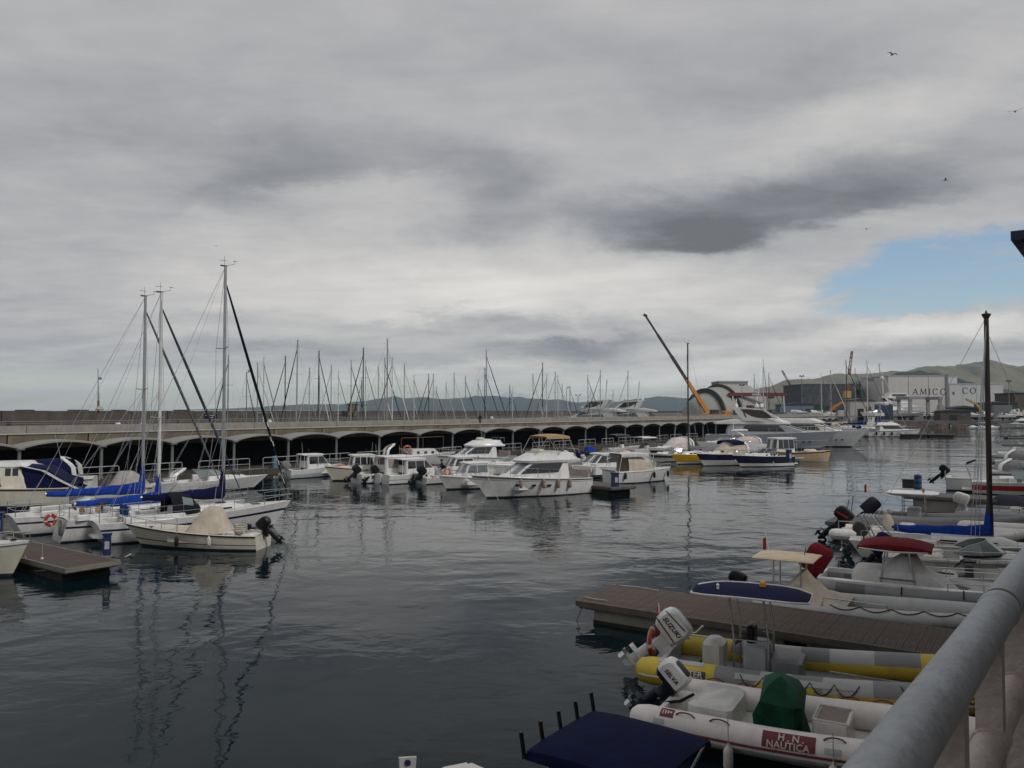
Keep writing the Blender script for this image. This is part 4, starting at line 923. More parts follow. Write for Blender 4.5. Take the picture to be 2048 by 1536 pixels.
# motor cruisers at the far left
t = boat('motor_cruiser', 'white motor cruiser with dark blue cockpit tent, cut by the left edge', 'motor boat', 196, stern=(150, 1014))
H = hull(t, 11, 3.4, 1.3, 1.7, m=CREAM, bands=((.25, NAVY), (1, None)), decks=((0, .04, None), (.04, .30, .7), (.30, 1, None)), rake=1.3, rub=BLACK, tr=.92)
C = cabin(t, [(1.2, 2.2, 8.6, 1.40, .9, .15), (1.95, 2.4, 8.2, 1.36, .85, .15), (2.65, 2.7, 6.6, 1.22, .9, .15)], CREAM, bulge=.3)
side_windows(t, C, 1.45, 2.05, [(3.6, 6.8, 3.8, 6.4)], mat('window_brown', (.05, .014, .014), .15)); side_windows(t, C, 2.08, 2.52, [(2.75, 3.05), (3.15, 3.45)], GLASS); front_windows(t, C, 1.9, 2.5, 3)
cabin(t, [(2.6, 2.3, 6.8, 1.30, .95, .2), (2.85, 2.5, 6.4, 1.2, .85, .2)], WHITE, 'flybridge_coaming')
rg = [[(x, y * w, z) for y, z in ((1, 1.15), (1.0, 1.7), (.9, zt), (0, zt + .1), (-.9, zt), (-1.0, 1.7), (-1, 1.15))] for x, w, zt in ((-.2, 1.15, 1.35), (.5, 1.3, 1.9), (1.4, 1.32, 2.5), (2.6, 1.3, 2.62))]
MB().loft(rg, open_=True, caps=False).build('cockpit_tent', NAVYC, t, sharp=.9)
for s in (1, -1): MB().loft([[(x + d, s * 1.42, z) for d in (0, .22)] + [(x + d, s * 1.34, z) for d in (.22, 0)] for x, z in ((-.5, 1.25), (.4, 1.75), (1.3, 2.35), (2.6, 2.68))]).build('radar_arch_leg', WHITE, t)
rbox(MB(), -.9, .05, -1.4, 1.4, .35, .48, .3, .02).build('swim_platform', WHITE, t); bow_rail(t, H, 4, .6, 6)
t = boat('motor_cruiser', 'white motor cruiser with dark blue cover behind the left yachts', 'motor boat', 200, stern=(190, 985))
H = sport_cruiser(t, 9.5, 3.0, WHITE, covm=NAVYC, arch=1.3, fs=1.1, fb=1.5, rub=DGREY)
whip(t, (2.0, .8, 2.2), 2.2, (.5, 0))
t = boat('motor_boat', 'small white boat with grey cover between the blue sail covers', 'motor boat', 35, stern=(165, 998)); open_boat(t, 6.0, 2.2, WHITE, cover=(1.5, 4.3, .9, 1.75), covm=mat('canvas_dusty_pink', (.36, .33, .31), .9), console=False, ob={'s': .9})
t = boat('motor_boat', 'low white cruiser moored behind the dark sail cover', 'motor boat', 28, stern=(318, 985)); sport_cruiser(t, 7.6, 2.5, WHITE, covm=None, arch=.8, fs=.7, fb=1.0)
# near open boat with beige tent
t = boat('fishing_boat', 'cream open fishing boat with beige tent cover and tilted outboard', 'fishing boat', 174, stern=(527, 1096))
H = open_boat(t, 6.3, 2.0, CREAM, bands=((.35, CREAM), (.40, BLACK), (.93, CREAM), (1, BLACKM)), cover=(1.55, 3.3, .78, 1.75), covm=BEIGEC, ob={'s': .85, 'tilt': .75}, console=False, seats=True, fs=.62, fb=.95, rub=BLACKM, interior=.30, deckm=CREAM)
rbox(MB(), 1.0, 1.5, -.5, .6, .3, .78, .1, .06).build('cockpit_box', OFFW, t); MB().tube([(.9 + .25 * math.cos(a * .7), .3 + .3 * math.sin(a * .7), .75 + .01 * a) for a in range(30)], .035, 5).build('coiled_rope', ROPE, t)
MB().lathe([(.05, 0), (.14, .04), (.17, .14), (.12, .24), (.03, .27)], 10, (.95, -.55, .68)).build('black_bag', BLACKC, t); rail(t, [H.edge(x, s, .06) for s in (-1,) for x in (4.2, 3.6, 3.0)], .22, .013)
q = t.matrix_basis
def loc(t, p):
    c, s = math.cos(t.rotation_euler.z), math.sin(t.rotation_euler.z); return V(t.location.x + c * p[0] - s * p[1], t.location.y + s * p[0] + c * p[1], p[2])
fender('boat_fender', loc(t, (3.35, 1.12, .40)), 'black fender on the side of the cream fishing boat', FENDK, .09, .42)
fender('boat_fender', loc(t, (1.9, 1.14, .42)), 'white fender on the side of the cream fishing boat', FENDW, .085, .40)
# bow of a boat that enters from the left
t = boat('motor_boat', 'white bow with chrome rail poking in at the left edge', 'motor boat', -14, bow=(12, 1152), Lw=5.6)
H = open_boat(t, 6.6, 2.4, OFFW, bands=((.8, CREAM), (1, WHITE)), rails=True, fs=.8, fb=1.3, console=True, rub=LGREY)
MB().lathe([(.1, 0), (.09, .06), (.02, .08)], 10, (5.9, 0, 1.28)).build('deck_fitting', BLACK, t)
rope('mooring_rope', [W(567, 1018, 1.1), W(580, 1040, .5), W(596, 1056, .0)], 'mooring line from the nearest yacht bow into the water', .012, ROPEK)
rope('mooring_rope', [W(240, 1117, .5), W(250, 1114, .6), W(262, 1108, .62)], 'short pale line from the pontoon corner to the fishing boat', .02)

# ------------------------------------------------------------------ middle of the basin, front row from left to right
def near_(t, p): return loc(t, p)
OBK = {'s': 1.15, 'tilt': .7}
t = boat('cabin_boat', 'white cabin boat with grey tilted outboard, first at the left of the middle row', 'cabin boat', 42, stern=(572, 957))
pilothouse(t, 5.4, 2.1, OFFW, bands=((.5, GREYW), (1, WHITE)), ob={'s': 1.1, 'tilt': .7, 'cowl': MGREY, 'leg': MGREY}, cab=(.30, .66), curtain=NEARBLACK)
t = boat('cabin_boat', 'old white fishing boat pointing its bow left, orange lifebuoy on its side', 'fishing boat', 208, bow=(668, 962), Lw=5.0)
pilothouse(t, 5.8, 2.1, OFFW, bands=((.9, CREAM), (1, WOODV)), fs=.8, fb=1.25, cab=(.30, .60), rakef=.1, roofm=OFFW, boot=NAVY, roof_over=.1, nside=3)
lifebuoy(W(684, 937, 1.0), R(20), 'orange lifebuoy on the old white fishing boat of the middle row', .30)
t = boat('cabin_boat', 'white cabin boat with beige blind windscreen beside the old fishing boat', 'cabin boat', 40, stern=(712, 966))
pilothouse(t, 5.6, 2.2, WHITE, glass=mat('blind_beige', (.42, .37, .30), .6), ob={'s': 1.05, 'tilt': .8}, cab=(.36, .72), rakef=.7)
t = boat('cabin_boat', 'white cabin boat with striped curtains and black outboard', 'cabin boat', 40, stern=(748, 966))
pilothouse(t, 6.2, 2.3, WHITE, glass=mat('blind_pinkish', (.30, .25, .23), .6), ob={'s': 1.05, 'tilt': .8}, cab=(.10, .62), rakef=.8, curtain=mat('curtain', (.16, .11, .10), .8, scale=20), tall=1.1, roof_over=.1)
t = boat('cabin_boat', 'white cabin boat with two side windows and black fenders at its quarter', 'cabin boat', 36, stern=(768, 968))
H = pilothouse(t, 5.9, 2.2, WHITE, bands=((.45, WHITE), (.5, DGREY), (1, None)), ob=None, cab=(.26, .68), rakef=.8, nside=3, glass=None, tall=.95)
for x in (2.0, 3.2): fender('boat_fender', loc(t, (x, -1.2, .45)), 'black fender on the two-window cabin boat, %s one' % ('aft' if x < 3 else 'forward'), FENDK, .09, .5)
t = boat('motor_boat', 'low white stern boat with large black outboard beside the two-window cabin boat', 'motor boat', 40, stern=(842, 968))
H = open_boat(t, 5.0, 2.0, OFFW, console=True, ob={'s': 1.15, 'tilt': .8}, fs=.5, fb=.8)
rail(t, [V(x, -.6, .5) for x in (1.0, 1.5, 2.0, 2.5)], .6, .018)
lifebuoy(loc(t, (1.2, .95, .95)), R(20), 'left of two orange lifebuoys on the low white stern boat', .24); lifebuoy(loc(t, (1.9, -.95, .95)), R(25), 'right of two orange lifebuoys on the low white stern boat', .24)
t = boat('fishing_boat', 'white walkaround fishing boat with low cabin roof left of the flybridge cruiser', 'fishing boat', 212, bow=(898, 979), Lw=5.0)
H = pilothouse(t, 5.9, 2.2, WHITE, cab=(.34, .66), rakef=.35, tall=.92, fs=.75, fb=1.1, glass=GLASSG, rub=OFFW, bands=((.93, OFFW), (1, None)))
fender('boat_fender', loc(t, (4.0, .95, .55)), 'white fender on the walkaround fishing boat', FENDW, .09, .42)
t = boat('fishing_boat', 'white walkaround fishing boat behind the low-roofed one', 'fishing boat', 212, bow=(876, 962), Lw=5.0)
pilothouse(t, 5.8, 2.2, WHITE, cab=(.34, .66), rakef=.35, tall=.95, fs=.75, fb=1.1)
# the flybridge cruiser in the centre
t = boat('flybridge_cruiser', 'large white flybridge cruiser with tan bimini in the centre of the basin', 'flybridge cruiser', 213, bow=(975, 996), Lw=7.9)
HF = flybridge(t, 9.2, 3.2, WHITE, bands=((.80, WHITE), (.82, DGREY), (1, WHITE)), boot=DGREY, fs=1.1, fb=1.6)
for k, x in enumerate((6.1, 4.4, 3.2, 2.2)): fender('boat_fender', loc(t, (x, HF.half(x / 9.2, .75) + .13, HF.sheer(x / 9.2) * .72)), 'brown fender on the flybridge cruiser side, %s from its bow' % ORD(k), FENDP, .12, .62, 'brown fenders of the flybridge cruiser', .4)
rope('mooring_rope', [loc(t, (8.2, .5, 1.5)), loc(t, (8.0, 1.6, -.02))], 'pale mooring line from the flybridge cruiser bow down to the water', .022, sag=.02)
rope('mooring_rope', [loc(t, (8.6, -.2, 1.5)), W(912, 972, .0)], 'mooring line left of the flybridge cruiser bow', .016, sag=.1)
t = boat('motor_cruiser', 'white cruiser with black bimini frame behind the flybridge cruiser', 'motor boat', 213, bow=(958, 958), Lw=7); sport_cruiser(t, 8.2, 2.7, WHITE, arch=1.0, fs=1.0, fb=1.4)
# centre pontoon
pontoon('weathered pontoon with a blue pedestal right of the flybridge cruiser', W(1271, 972, .55), 124, 15, 2.3, .55, PLANKG, body=NEARBLACK, plank_w=.16)
pedestal(W(1230, 974, .55), 'navy blue service pedestal on the centre pontoon', .95, .42)
t = boat('cabin_cruiser', 'white cabin cruiser with wrap windscreen, bow towards the centre pontoon', 'cabin cruiser', 216, bow=(1163, 957), Lw=5.6)
H = pilothouse(t, 6.8, 2.5, OFFW, bands=((.75, GREYW), (1, WHITE)), cab=(.30, .68), rakef=.9, glass=None, tall=.95, fs=.85, fb=1.2); hatch(t, 2.6, 3.3, -.4, .4, 2.12, GLASSG)
fender('boat_fender', loc(t, (5.2, .75, .7)), 'white fender at the bow of the wrap-windscreen cruiser', FENDW, .09, .4)
t = boat('motor_boat', 'white launch with scalloped canvas canopy beside the blue pedestal', 'motor boat', 24, stern=(1218, 966))
H = hull(t, 6.0, 2.5, .95, 1.15, m=WHITE, decks=((0, .05, None), (.05, .55, .45), (.55, 1, None)), rake=.6, rub=OFFW, tr=.88); bow_rail(t, H, 3.8, .55, 5, mid=True)
bimini(t, .6, 3.2, 1.0, 2.35, WHITEC, .1, droop=.22, nx=10, sag=.03)
rg = [[(x, w * math.cos(a), .9 + (zt - .9) * math.sin(a) ** .5) for a in [math.pi * k / 10 for k in range(11)]] for x, w, zt in ((1.3, 1.0, 2.3), (2.4, .98, 2.3), (3.4, .9, 1.9), (4.0, .75, 1.2))]
MB().loft(rg, open_=True, caps=False).build('cockpit_screen', BEIGEC, t, sharp=1)
for x in (.3, 3.3):
    for s in (1, -1): MB().tube([(x, s * 1.1, 1.0), (x + .35, s * 1.0, 2.3)], .022, 5).build('canopy_post', WHITE, t)
MB().tube([(.02, -1.05, 1.05), (.02, 1.05, 1.05)], .07, 8).build('stern_bolster', OFFW, t)
for k, x in enumerate((.8, 3.6, 5.4)): fender('boat_fender', loc(t, (x, -H.half(x / 6, .7) - .1, .62)), 'black fender on the scalloped-canopy launch, %s from its stern' % ORD(k), FENDK, .11, .5)

# ------------------------------------------------------------------ back row by the covered quay
t = boat('motor_cruiser', 'white cruiser with hardtop and small round cabin windows in the back row', 'motor boat', 18, stern=(752, 932))
H = sport_cruiser(t, 8.6, 2.7, WHITE, arch=1.2, fs=.9, fb=1.35, biminim=None)
C = cabin(t, [(1.0, 3.4, 7.0, 1.0, .5, .2), (1.75, 3.6, 6.2, .9, .55, .2)], WHITE, 'pilot_cabin'); side_windows(t, C, 1.25, 1.5, [(4.2, 4.5), (5.0, 5.3), (5.8, 6.1)], GLASS)
lifebuoy(loc(t, (3.1, -1.2, 1.75)), R(18), 'orange lifebuoy on the back-row cruiser with round windows', .36)
t = boat('motor_cruiser', 'white flybridge boat with railings in the back row left of the big cruiser', 'flybridge cruiser', 214, bow=(894, 938), Lw=7); flybridge(t, 8.2, 2.8, WHITE, bim=None, fs=1.0, fb=1.4)

t = thing('pergola_frame', 'brown pipe frame standing on the far quay behind the boats', 'frame', Q(QS * 6.4, -1.0, .49), QRZ)
for x in (0, 3.4, 6.8): MB().tube([(x, 0, 0), (x, 0, 2.3)], .04, 6).build('post', mat('rusty_pipe', (.14, .07, .04), .8), t)
MB().tube([(0, 0, 2.3), (6.8, 0, 2.3)], .04, 6).build('top_rail', mat('rusty_pipe', (.14, .07, .04), .8), t)
rows = [
 # stern px, heading, kind, kwargs, label
 ((1045, 945), 40, 'open', dict(L=4.8, hullm=OFFW, ob={'s': 1.2, 'tilt': .6, 'cowl': MGREY}, cover=(1.0, 3.2, .7, 1.2), covm=GREYC), 'grey-covered open boat behind the tan bimini'),
 ((1100, 938), 30, 'open', dict(L=4.6, hullm=GREYW, ob={'s': 1.2, 'tilt': .7, 'cowl': LGREY, 'leg': LGREY}), 'grey open boat with pale outboard right of the tan bimini'),
 ((1133, 930), 30, 'open', dict(L=4.8, hullm=OFFW, ob={'s': 1.2, 'tilt': .6, 'cowl': OFFW, 'leg': LGREY}), 'white open boat with white outboard in the back row'),
 ((1152, 925), 30, 'open', dict(L=4.6, hullm=WHITE, cover=(1.0, 3.0, .75, 1.75), covm=BLUEC, ob={'s': 1.1, 'tilt': .6}), 'white boat with bright blue cover in the back row'),
 ((1178, 930), 35, 'open', dict(L=5.4, hullm=WHITE, cover=(1.2, 4.2, .9, 1.55), covm=GREYC, ob={'s': 1.1, 'tilt': .5}), 'white boat under a grey cover right of the blue-covered one'),
 ((1240, 936), 218, 'open', dict(L=5.2, hullm=OFFW, cover=(.8, 3.8, .9, 1.5), covm=BEIGEC, console=False), 'white boat with beige cover behind the wrap-windscreen cruiser'),
 ((1212, 905), 30, 'open', dict(L=6.0, hullm=WHITE, canopy=(1.0, 3.4, 1.0, 2.3, DGREY, .25), cover=None), 'white boat with dark grey bimini below the arches'),
 ((1262, 908), 30, 'open', dict(L=6.0, hullm=WHITE, canopy=(1.2, 3.6, 1.0, 2.2, WHITE, .08), console=True), 'white boat with flat white hardtop below the arches'),
 ((1272, 931), 222, 'open', dict(L=4.6, hullm=OFFW, cover=(.6, 3.2, .85, 1.6), covm=YELC, console=False), 'small boat with pale yellow cover in the back row'),
 ((1300, 934), 222, 'open', dict(L=4.4, hullm=GREYW, cover=(.4, 3.0, .85, 1.2), covm=mat('canvas_sand', (.40, .37, .33), .9), console=False), 'small grey boat with sand cover beside the yellow-covered one'),
]
for st, h, k, kw, lb in rows:
    t = boat('motor_boat', lb, 'motor boat', h, stern=st, group='small boats in the back row'); open_boat(t, **kw)
t = boat('motor_cruiser', 'white cruiser wholly wrapped in a pale beige cover below the arches', 'motor boat', 216, bow=(1312, 915), Lw=6.5); sport_cruiser(t, 8.0, 2.8, WHITE, covm=mat('canvas_pale', (.56, .51, .47), .9, dirt=.15), arch=1.35, fs=1.0, fb=1.3, bands=((.45, WHITE), (.72, BLACK), (1, WHITE)))
t = boat('motor_boat', 'white speedboat with black upper band left of the yellow hull', 'speedboat', 212, bow=(1318, 924), Lw=4.8); sport_cruiser(t, 6.4, 2.3, WHITE, covm=GREYC, arch=.5, fs=.75, fb=1.05, bands=((.5, OFFW), (.8, DGREY), (1, WHITE)), bowr=False)
t = boat('sailing_boat', 'yellow-hulled sailing boat with dark mast and vertical bow', 'sailboat', 208, bow=(1349, 929), Lw=5.6)
sailboat(t, 6.1, 2.2, YEL, bands=((.28, WHITE), (.33, NAVY), (1, YEL)), mastx=.60, mastz=13.2, boomm=GREYC, fs=1.0, fb=1.12, mastm=DGREY, spreaders=((.5, .6),), full=False, stripes=False, boomz=1.6, jack=False, stayR=.014)
t = boat('motor_cruiser', 'navy-banded cruiser with beige windscreen cover and dark blue arch canopy', 'motor boat', 212, bow=(1412, 932), Lw=6.0)
sport_cruiser(t, 7.4, 2.8, WHITE, bands=((.48, OFFW), (.98, NAVY), (1, WHITE)), covm=BEIGEC, arch=1.45, fs=1.15, fb=1.35, biminim=None)
bimini(t, 1.4, 3.2, 1.15, 2.45, NAVYC, .25, droop=.25); rbox(MB(), 3.8, 4.4, .3, .8, 1.35, 1.6, .1, .1).build('black_fenders', FENDK, t)
t = boat('motor_cruiser', 'navy-hulled open cruiser with chrome windscreen, right of the beige-covered one', 'motor boat', 203, bow=(1484, 934), Lw=6.0)
sport_cruiser(t, 7.2, 2.5, WHITE, bands=((.32, WHITE), (.36, DGREY), (.97, NAVY), (1, WHITE)), arch=None, fs=1.05, fb=1.25, glass=GLASS)
for k in range(4): fender('boat_fender', loc(t, (2.0 + k * .5, .9, 1.15)), 'small dark fender lying on the navy open cruiser deck, %s from aft' % ORD(k), FENDK, .08, .25, None, .1)
t = boat('cabin_boat', 'dark-windowed white pilot boat between navy cruiser and tan launch', 'cabin boat', 205, bow=(1530, 922), Lw=5.0); pilothouse(t, 6.2, 2.5, DGREY, bands=((.8, DGREY), (1, TEAK)), cab=(.22, .62), tall=1.35, rakef=.15, nside=3, fs=.95, fb=1.2)
t = boat('wooden_launch', 'tan wooden launch with varnished rail and bow pulpit at the end of the row', 'launch', -12, stern=(1568, 921))
H = hull(t, 5.2, 2.1, .95, 1.25, m=TAN, bands=((.84, TAN), (.98, WOODV), (1, WOODV)), decks=((0, .06, None), (.06, .50, .45), (.50, 1, None)), rake=.35, tr=.70, rub=WOODV, deckm=CREAM, boot=mat('boot_white', (.6, .6, .58), .6)); bow_rail(t, H, 2.2, .55, 6, mid=False); rbox(MB(), 2.2, 3.6, -.6, .6, 1.05, 1.35, .3, .15).build('sunpad', CREAM, t)
MB().box(1.0, 1.2, -.8, .8, .45, 1.0).build('bulkhead', CREAM, t)
pontoon('short white pontoon with blue pedestal in front of the tan launch', W(1607, 914, .6), 125, 5, 1.6, .6, PLANKG, body=OFFW, edge=LGREY, plank_w=.2)
pedestal(W(1578, 925, .6), 'navy blue service pedestal in front of the tan wooden launch', 1.25, .42)
t = boat('motor_boat', 'small boat with white tender and radar mast in front of the white yacht', 'motor boat', 205, bow=(1412, 903), Lw=7); H = sport_cruiser(t, 8.6, 2.8, WHITE, arch=1.5, covm=None, fs=1.1, fb=1.4)
MB().loft([[(x, w * math.cos(a), 2.9 + w * .5 * math.sin(a)) for a in [2 * math.pi * k / 8 for k in range(8)]] for x, w in ((-.4, .3), (.4, .45), (1.6, .42), (2.6, .1))]).build('rolled_tender', WHITEC, t); MB().tube([(2.2, 0, 2.4), (2.0, 0, 4.2)], .06, 6).build('radar_mast', WHITE, t)
t = boat('motor_boat', 'boat under a drooping pinkish cover in front of the white yacht', 'motor boat', 205, bow=(1448, 905), Lw=6.5); sport_cruiser(t, 8.2, 2.8, WHITE, covm=mat('canvas_pinkish', (.50, .44, .42), .9), arch=1.0, fs=1.1, fb=1.4)

# ------------------------------------------------------------------ the two big yachts, and the cruiser beyond
def yacht(t, L=19, B=5.0, grey=None, arch=True, fly=True):
    g = grey or WHITE; fs, fb = 2.05, 2.75
    H = hull(t, L, B, fs, fb, draft=1.0, rake=2.6, m=g, bands=((.50, g), (.53, WHITE), (1, g)), decks=((0, .03, None), (.03, .13, 1.2), (.13, 1, None)), tr=.93, wl=.9, boot=NAVY, bootz=.12, gun=.2)
    w = B / 2 - .55; x0, x1 = L * .16, L * .70
    C = cabin(t, [(1.9, x0, x1 + 1.6, w, w * .45, .3), (2.75, x0, x1 + .8, w, w * .5, .3), (3.75, x0 + .4, x1 - 2.3, w * .95, w * .6, .3)], g, bulge=.7)
    side_windows(t, C, 2.62, 3.55, [(x0 + 2.2, x0 + 6.2, x0 + 2.9, x0 + 6.2), (x0 + 6.25, x0 + 8.6, x0 + 6.25, x0 + 7.6)], GLASS); front_windows(t, C, 2.75, 3.6, 3, .06)
    cabin(t, [(3.72, x0 - 1.8, x1 - 1.6, w + .35, w * .62, .4), (3.98, x0 - 1.8, x1 - 1.5, w + .40, w * .6, .4), (4.5, x0 + 1.0, x1 - 3.0, w * .95, w * .6, .4)], WHITE, 'flybridge_deck', bulge=.6)
    if fly:
        for s in (1, -1):
            MB().loft([[(x + d, s * (w * .98), z) for d in (0, e)] + [(x + d, s * (w * .90), z) for d in (e, 0)] for x, z, e in ((x0 + 2.6, 4.2, 3.6), (x0 + 2.0, 4.9, 1.8), (x0 + 1.4, 5.6, 1.1), (x0 + 1.1, 6.2, .8))]).build('arch_wing', WHITE, t)
        MB().loft([[(x, y, 6.15 + dz) for x, dz in ((x0 + 1.0, 0), (x0 + 5.6, -.35), (x0 + 5.6, -.2), (x0 + 1.0, .16))] for y in (-w * .95, -w * .5, 0, w * .5, w * .95)]).build('hardtop', WHITE, t)
        for s in (1, -1): MB().bar((x0 + 5.4, s * w * .85, 5.85), (x0 + 7.6, s * w * .75, 4.5), .16).build('hardtop_post', WHITE, t)
        pane(t, [(x0 + 2.9, w * .98, 4.75), (x0 + 6.6, w * .9, 4.6), (x0 + 5.4, w * .9, 5.7), (x0 + 2.4, w * .98, 5.9)], SMOKE, (x0 + 4, 0, 5), 'side_screen'); pane(t, [(x0 + 2.9, -w * .98, 4.75), (x0 + 6.6, -w * .9, 4.6), (x0 + 5.4, -w * .9, 5.7), (x0 + 2.4, -w * .98, 5.9)], SMOKE, (x0 + 4, 0, 5), 'side_screen')
        for x in (x0 + 1.4, x0 + 4.4, x0 + 5.1): MB().lathe([(.02, 0), (.28, .05), (.32, .28), (.22, .5), (.02, .6)], 12, (x, (x - x0 - 3) * .2, 6.25)).build('radome', WHITE, t)
        MB().tube([(x0 + 1.5, 0, 6.2), (x0 + 1.4, 0, 7.6)], .06, 6).build('radar_mast', WHITE, t); MB().lathe([(.4, 0), (.42, .15), (.3, .3)], 12, (x0 + 7.3, .3, 4.45)).build('tender_cover', WHITE, t)
    bow_rail(t, H, L * .55, .8, 9, .2, .03)
    for s in (1, -1):
        for q in (.62, .68, .735, .78): pane(t, [(L * q + d, s * (H.half(q, .62) + .006), H.sheer(q) * k) for d, k in ((0, .42), (.4, .42), (.4, .5), (0, .5))], GLASS, (L * .5, 0, 0), 'porthole')
    rbox(MB(), -1.2, .05, -B * .42, B * .42, .4, .55, .3, .02).build('swim_platform', TEAK, t)
    return H
GYH = gel('yacht_grey', (.36, .38, .42))
t = boat('motor_yacht', 'large grey-hulled motor yacht with hardtop arch and long dark windows', 'yacht', -22, bow=(1640, 899), Lw=16.4); yacht(t, 19, 4.9, GYH)
t = boat('motor_yacht', 'white motor yacht behind the grey one, sharp flared bow to the right', 'yacht', -26, bow=(1703, 894), Lw=16.0); H = yacht(t, 18.6, 4.8, WHITE, fly=False)
MB().loft([[(x, s * (H.half(x / 18.6, q) + .012), H.sheer(x / 18.6) * q) for x, q in ((9.5, .55), (10.5, .48), (13.5, .60), (12, .60))] for s in (-1,)] * 2 if False else [[(9.5, -H.half(.51, .5) - .012, 1.2), (13.2, -H.half(.71, .5) - .012, 1.32)], [(9.7, -H.half(.52, .58) - .012, 1.38), (13.4, -H.half(.72, .56) - .012, 1.45)]], open_=True, caps=False).build('hull_window', GLASS, t)
rope('mooring_rope', [W(1727, 872, 2.2), W(1745, 893, .0)], 'mooring line from the white yacht bow to the water', .03, ROPEK, sag=.1)
t = boat('flybridge_cruiser', 'white flybridge cruiser with dark fenders moored before the shipyard', 'flybridge cruiser', -6, stern=(1733, 873)); H = flybridge(t, 11.4, 3.6, WHITE, bim=None, fs=1.2, fb=1.7)
MB().loft([[(.2, 1.2 * s, 2.2), (1.0, 1.2 * s, 4.2), (1.4, 1.2 * s, 4.2), (1.2, 1.2 * s, 2.2)] for s in (1, .9)]).loft([[(.2, 1.2 * s, 2.2), (1.0, 1.2 * s, 4.2), (1.4, 1.2 * s, 4.2), (1.2, 1.2 * s, 2.2)] for s in (-1, -.9)]).box(.9, 1.5, -1.2, 1.2, 4.1, 4.3).build('radar_arch', WHITE, t)
for k in range(3): fender('boat_fender', loc(t, (1.5 + k * 1.6, -H.half((1.5 + k * 1.6) / 11.4, .5) - .2, .7)), 'dark fender on the cruiser moored before the shipyard, %s from its stern' % ORD(k), FENDK, .2, .7, None, .4)
pontoon('grey floating pontoon right of the cruiser before the shipyard', W(1905, 868, .7), 168, 10.5, 2.2, .7, PLANKG, body=NEARBLACK, plank_w=.3)
pedestal(W(1900, 858, .7), 'dark service pedestal at the end of the pontoon before the shipyard', 1.4, .5, DGREY)

# ------------------------------------------------------------------ right-hand pontoons
CH = -33.8
EDGEG = mat('pontoon_beam_grey', (.16, .155, .15), .9, dirt=.4, var=.2)
pontoon('long brown plank pontoon in the right foreground', W(1156, 1201, .6), CH, 11.6, 2.5, .6, PLANKA, body=mat('float_concrete', (.25, .235, .20), .9, var=.15, dirt=.45, scale=2), plank_w=.145, edge=mat('pontoon_edge_brown', (.13, .10, .08), .9, dirt=.3, var=.2), frame=EDGEG)
pontoon('grey plank pontoon in the right middle distance, black outboard before it', W(1653, 1043, .62), CH, 11.0, 2.5, .62, PLANKG, body=EDGEG, plank_w=.17, edge=EDGEG)
pontoon('tall grey concrete pontoon with blue barrel at the right', W(1808, 990, 1.0), CH, 10.4, 2.4, 1.0, PLANKG, body=CONC, plank_w=.2, edge=EDGEG)
p = W(1836, 979, 1.0)
t = thing('plastic_barrel', 'tall blue plastic barrel on the tall concrete pontoon', 'barrel', p); MB().lathe([(.20, 0), (.22, .04), (.22, .30), (.205, .33), (.22, .36), (.22, .62), (.205, .65), (.22, .68), (.21, .90), (.10, .93)], 14).build('body', BLUEB, t); MB().lathe([(.05, .93), (.05, .96)], 8).build('cap', BLACK, t)
t = thing('deck_box', 'dark deck box beside the blue barrel', 'box', W(1818, 976, 1.0), R(CH)); rbox(MB(), -.35, .35, -.3, .3, 0, .5, .03, .03).build('body', DGREY, t); MB().box(-.37, .37, -.32, .32, .5, .56).build('lid', DGREY, t)
rope('mooring_rope', [W(1168, 1207, .45), W(1153, 1242, .1), W(1168, 1274, -.1)], 'thin chain hanging off the free end of the near right pontoon', .012, ROPEK)
rope('mooring_rope', [W(1660, 1050, .45), W(1648, 1066, .0)], 'thin chain off the free end of the grey plank pontoon', .014, ROPEK)
rope('mooring_rope', [W(1240, 1171, .64), W(1275, 1174, .64), W(1317, 1181, .64)], 'pale line lying on the far edge of the near right pontoon', .016)
rope('mooring_rope', [W(1170, 1194, .64), W(1190, 1198, .64), W(1214, 1201, .64)], 'short pale line lying on the near edge of the right pontoon', .016)
for k, (px, py, hh) in enumerate(((1692, 1036, .9), (1701, 1036, 1.1))):
    o = MB().tube([W(px, py, .62), W(px, py, .62) + V(.15, 0, hh)], .02, 5).build('iron_rod', DGREY); tag(o, 'leaning iron rod on the grey plank pontoon, %s one' % ('left' if k == 0 else 'right'), 'rod')

# ------------------------------------------------------------------ white inflatable with maroon stripe (nearest)
t = thing('inflatable_boat', 'white inflatable boat with maroon stripe and green tarp, nearest at right', 'inflatable boat', (3.05, 15.35, 0), R(-29))
H = rib(t, 6.0, 2.35, .25, .40, .72, HYPW, None, MAROON, WHITE, .27, DECK, strake2=GREYW)
outboard(t, V(-.06, 0, .56), .86, .80, WHITE, NAVYC and mat('engine_navy', (.010, .012, .028), .35), cowl2=mat('engine_navy', (.010, .012, .028), .35), txt='SELVA', txtm=BLACK)
rbox(MB(), .45, 1.25, -.62, .62, .27, .74, .08, .06).build('seat_box', OFFW, t)
rg = [rrect(1.62, 2.42, -.52, .36, .12, .30), rrect(1.60, 2.40, -.50, .34, .14, .62), rrect(1.66, 2.36, -.56, .40, .10, .92), rrect(1.72, 2.22, -.40, .26, .12, 1.16), rrect(1.84, 2.06, -.18, .10, .06, 1.30)]
rg = [[(x + .05 * math.sin(5 * k + i * 2), y + .05 * math.cos(3 * k + i), z + .03 * math.sin(k * 2 + i)) for k, (x, y, z) in enumerate(r)] for i, r in enumerate(rg)]
MB().loft(rg).build('console_tarp', GREENC, t, sharp=.5)
MB().tube([(1.60, -.42, .30), (1.68, -.36, .62), (1.85, -.2, .8)], .022, 6).build('console_bar', STEEL, t)
mb = rbox(MB(), 2.55, 3.15, -.40, .40, .27, .72, .05, .02); mb.build('bow_locker', OFFW, t)
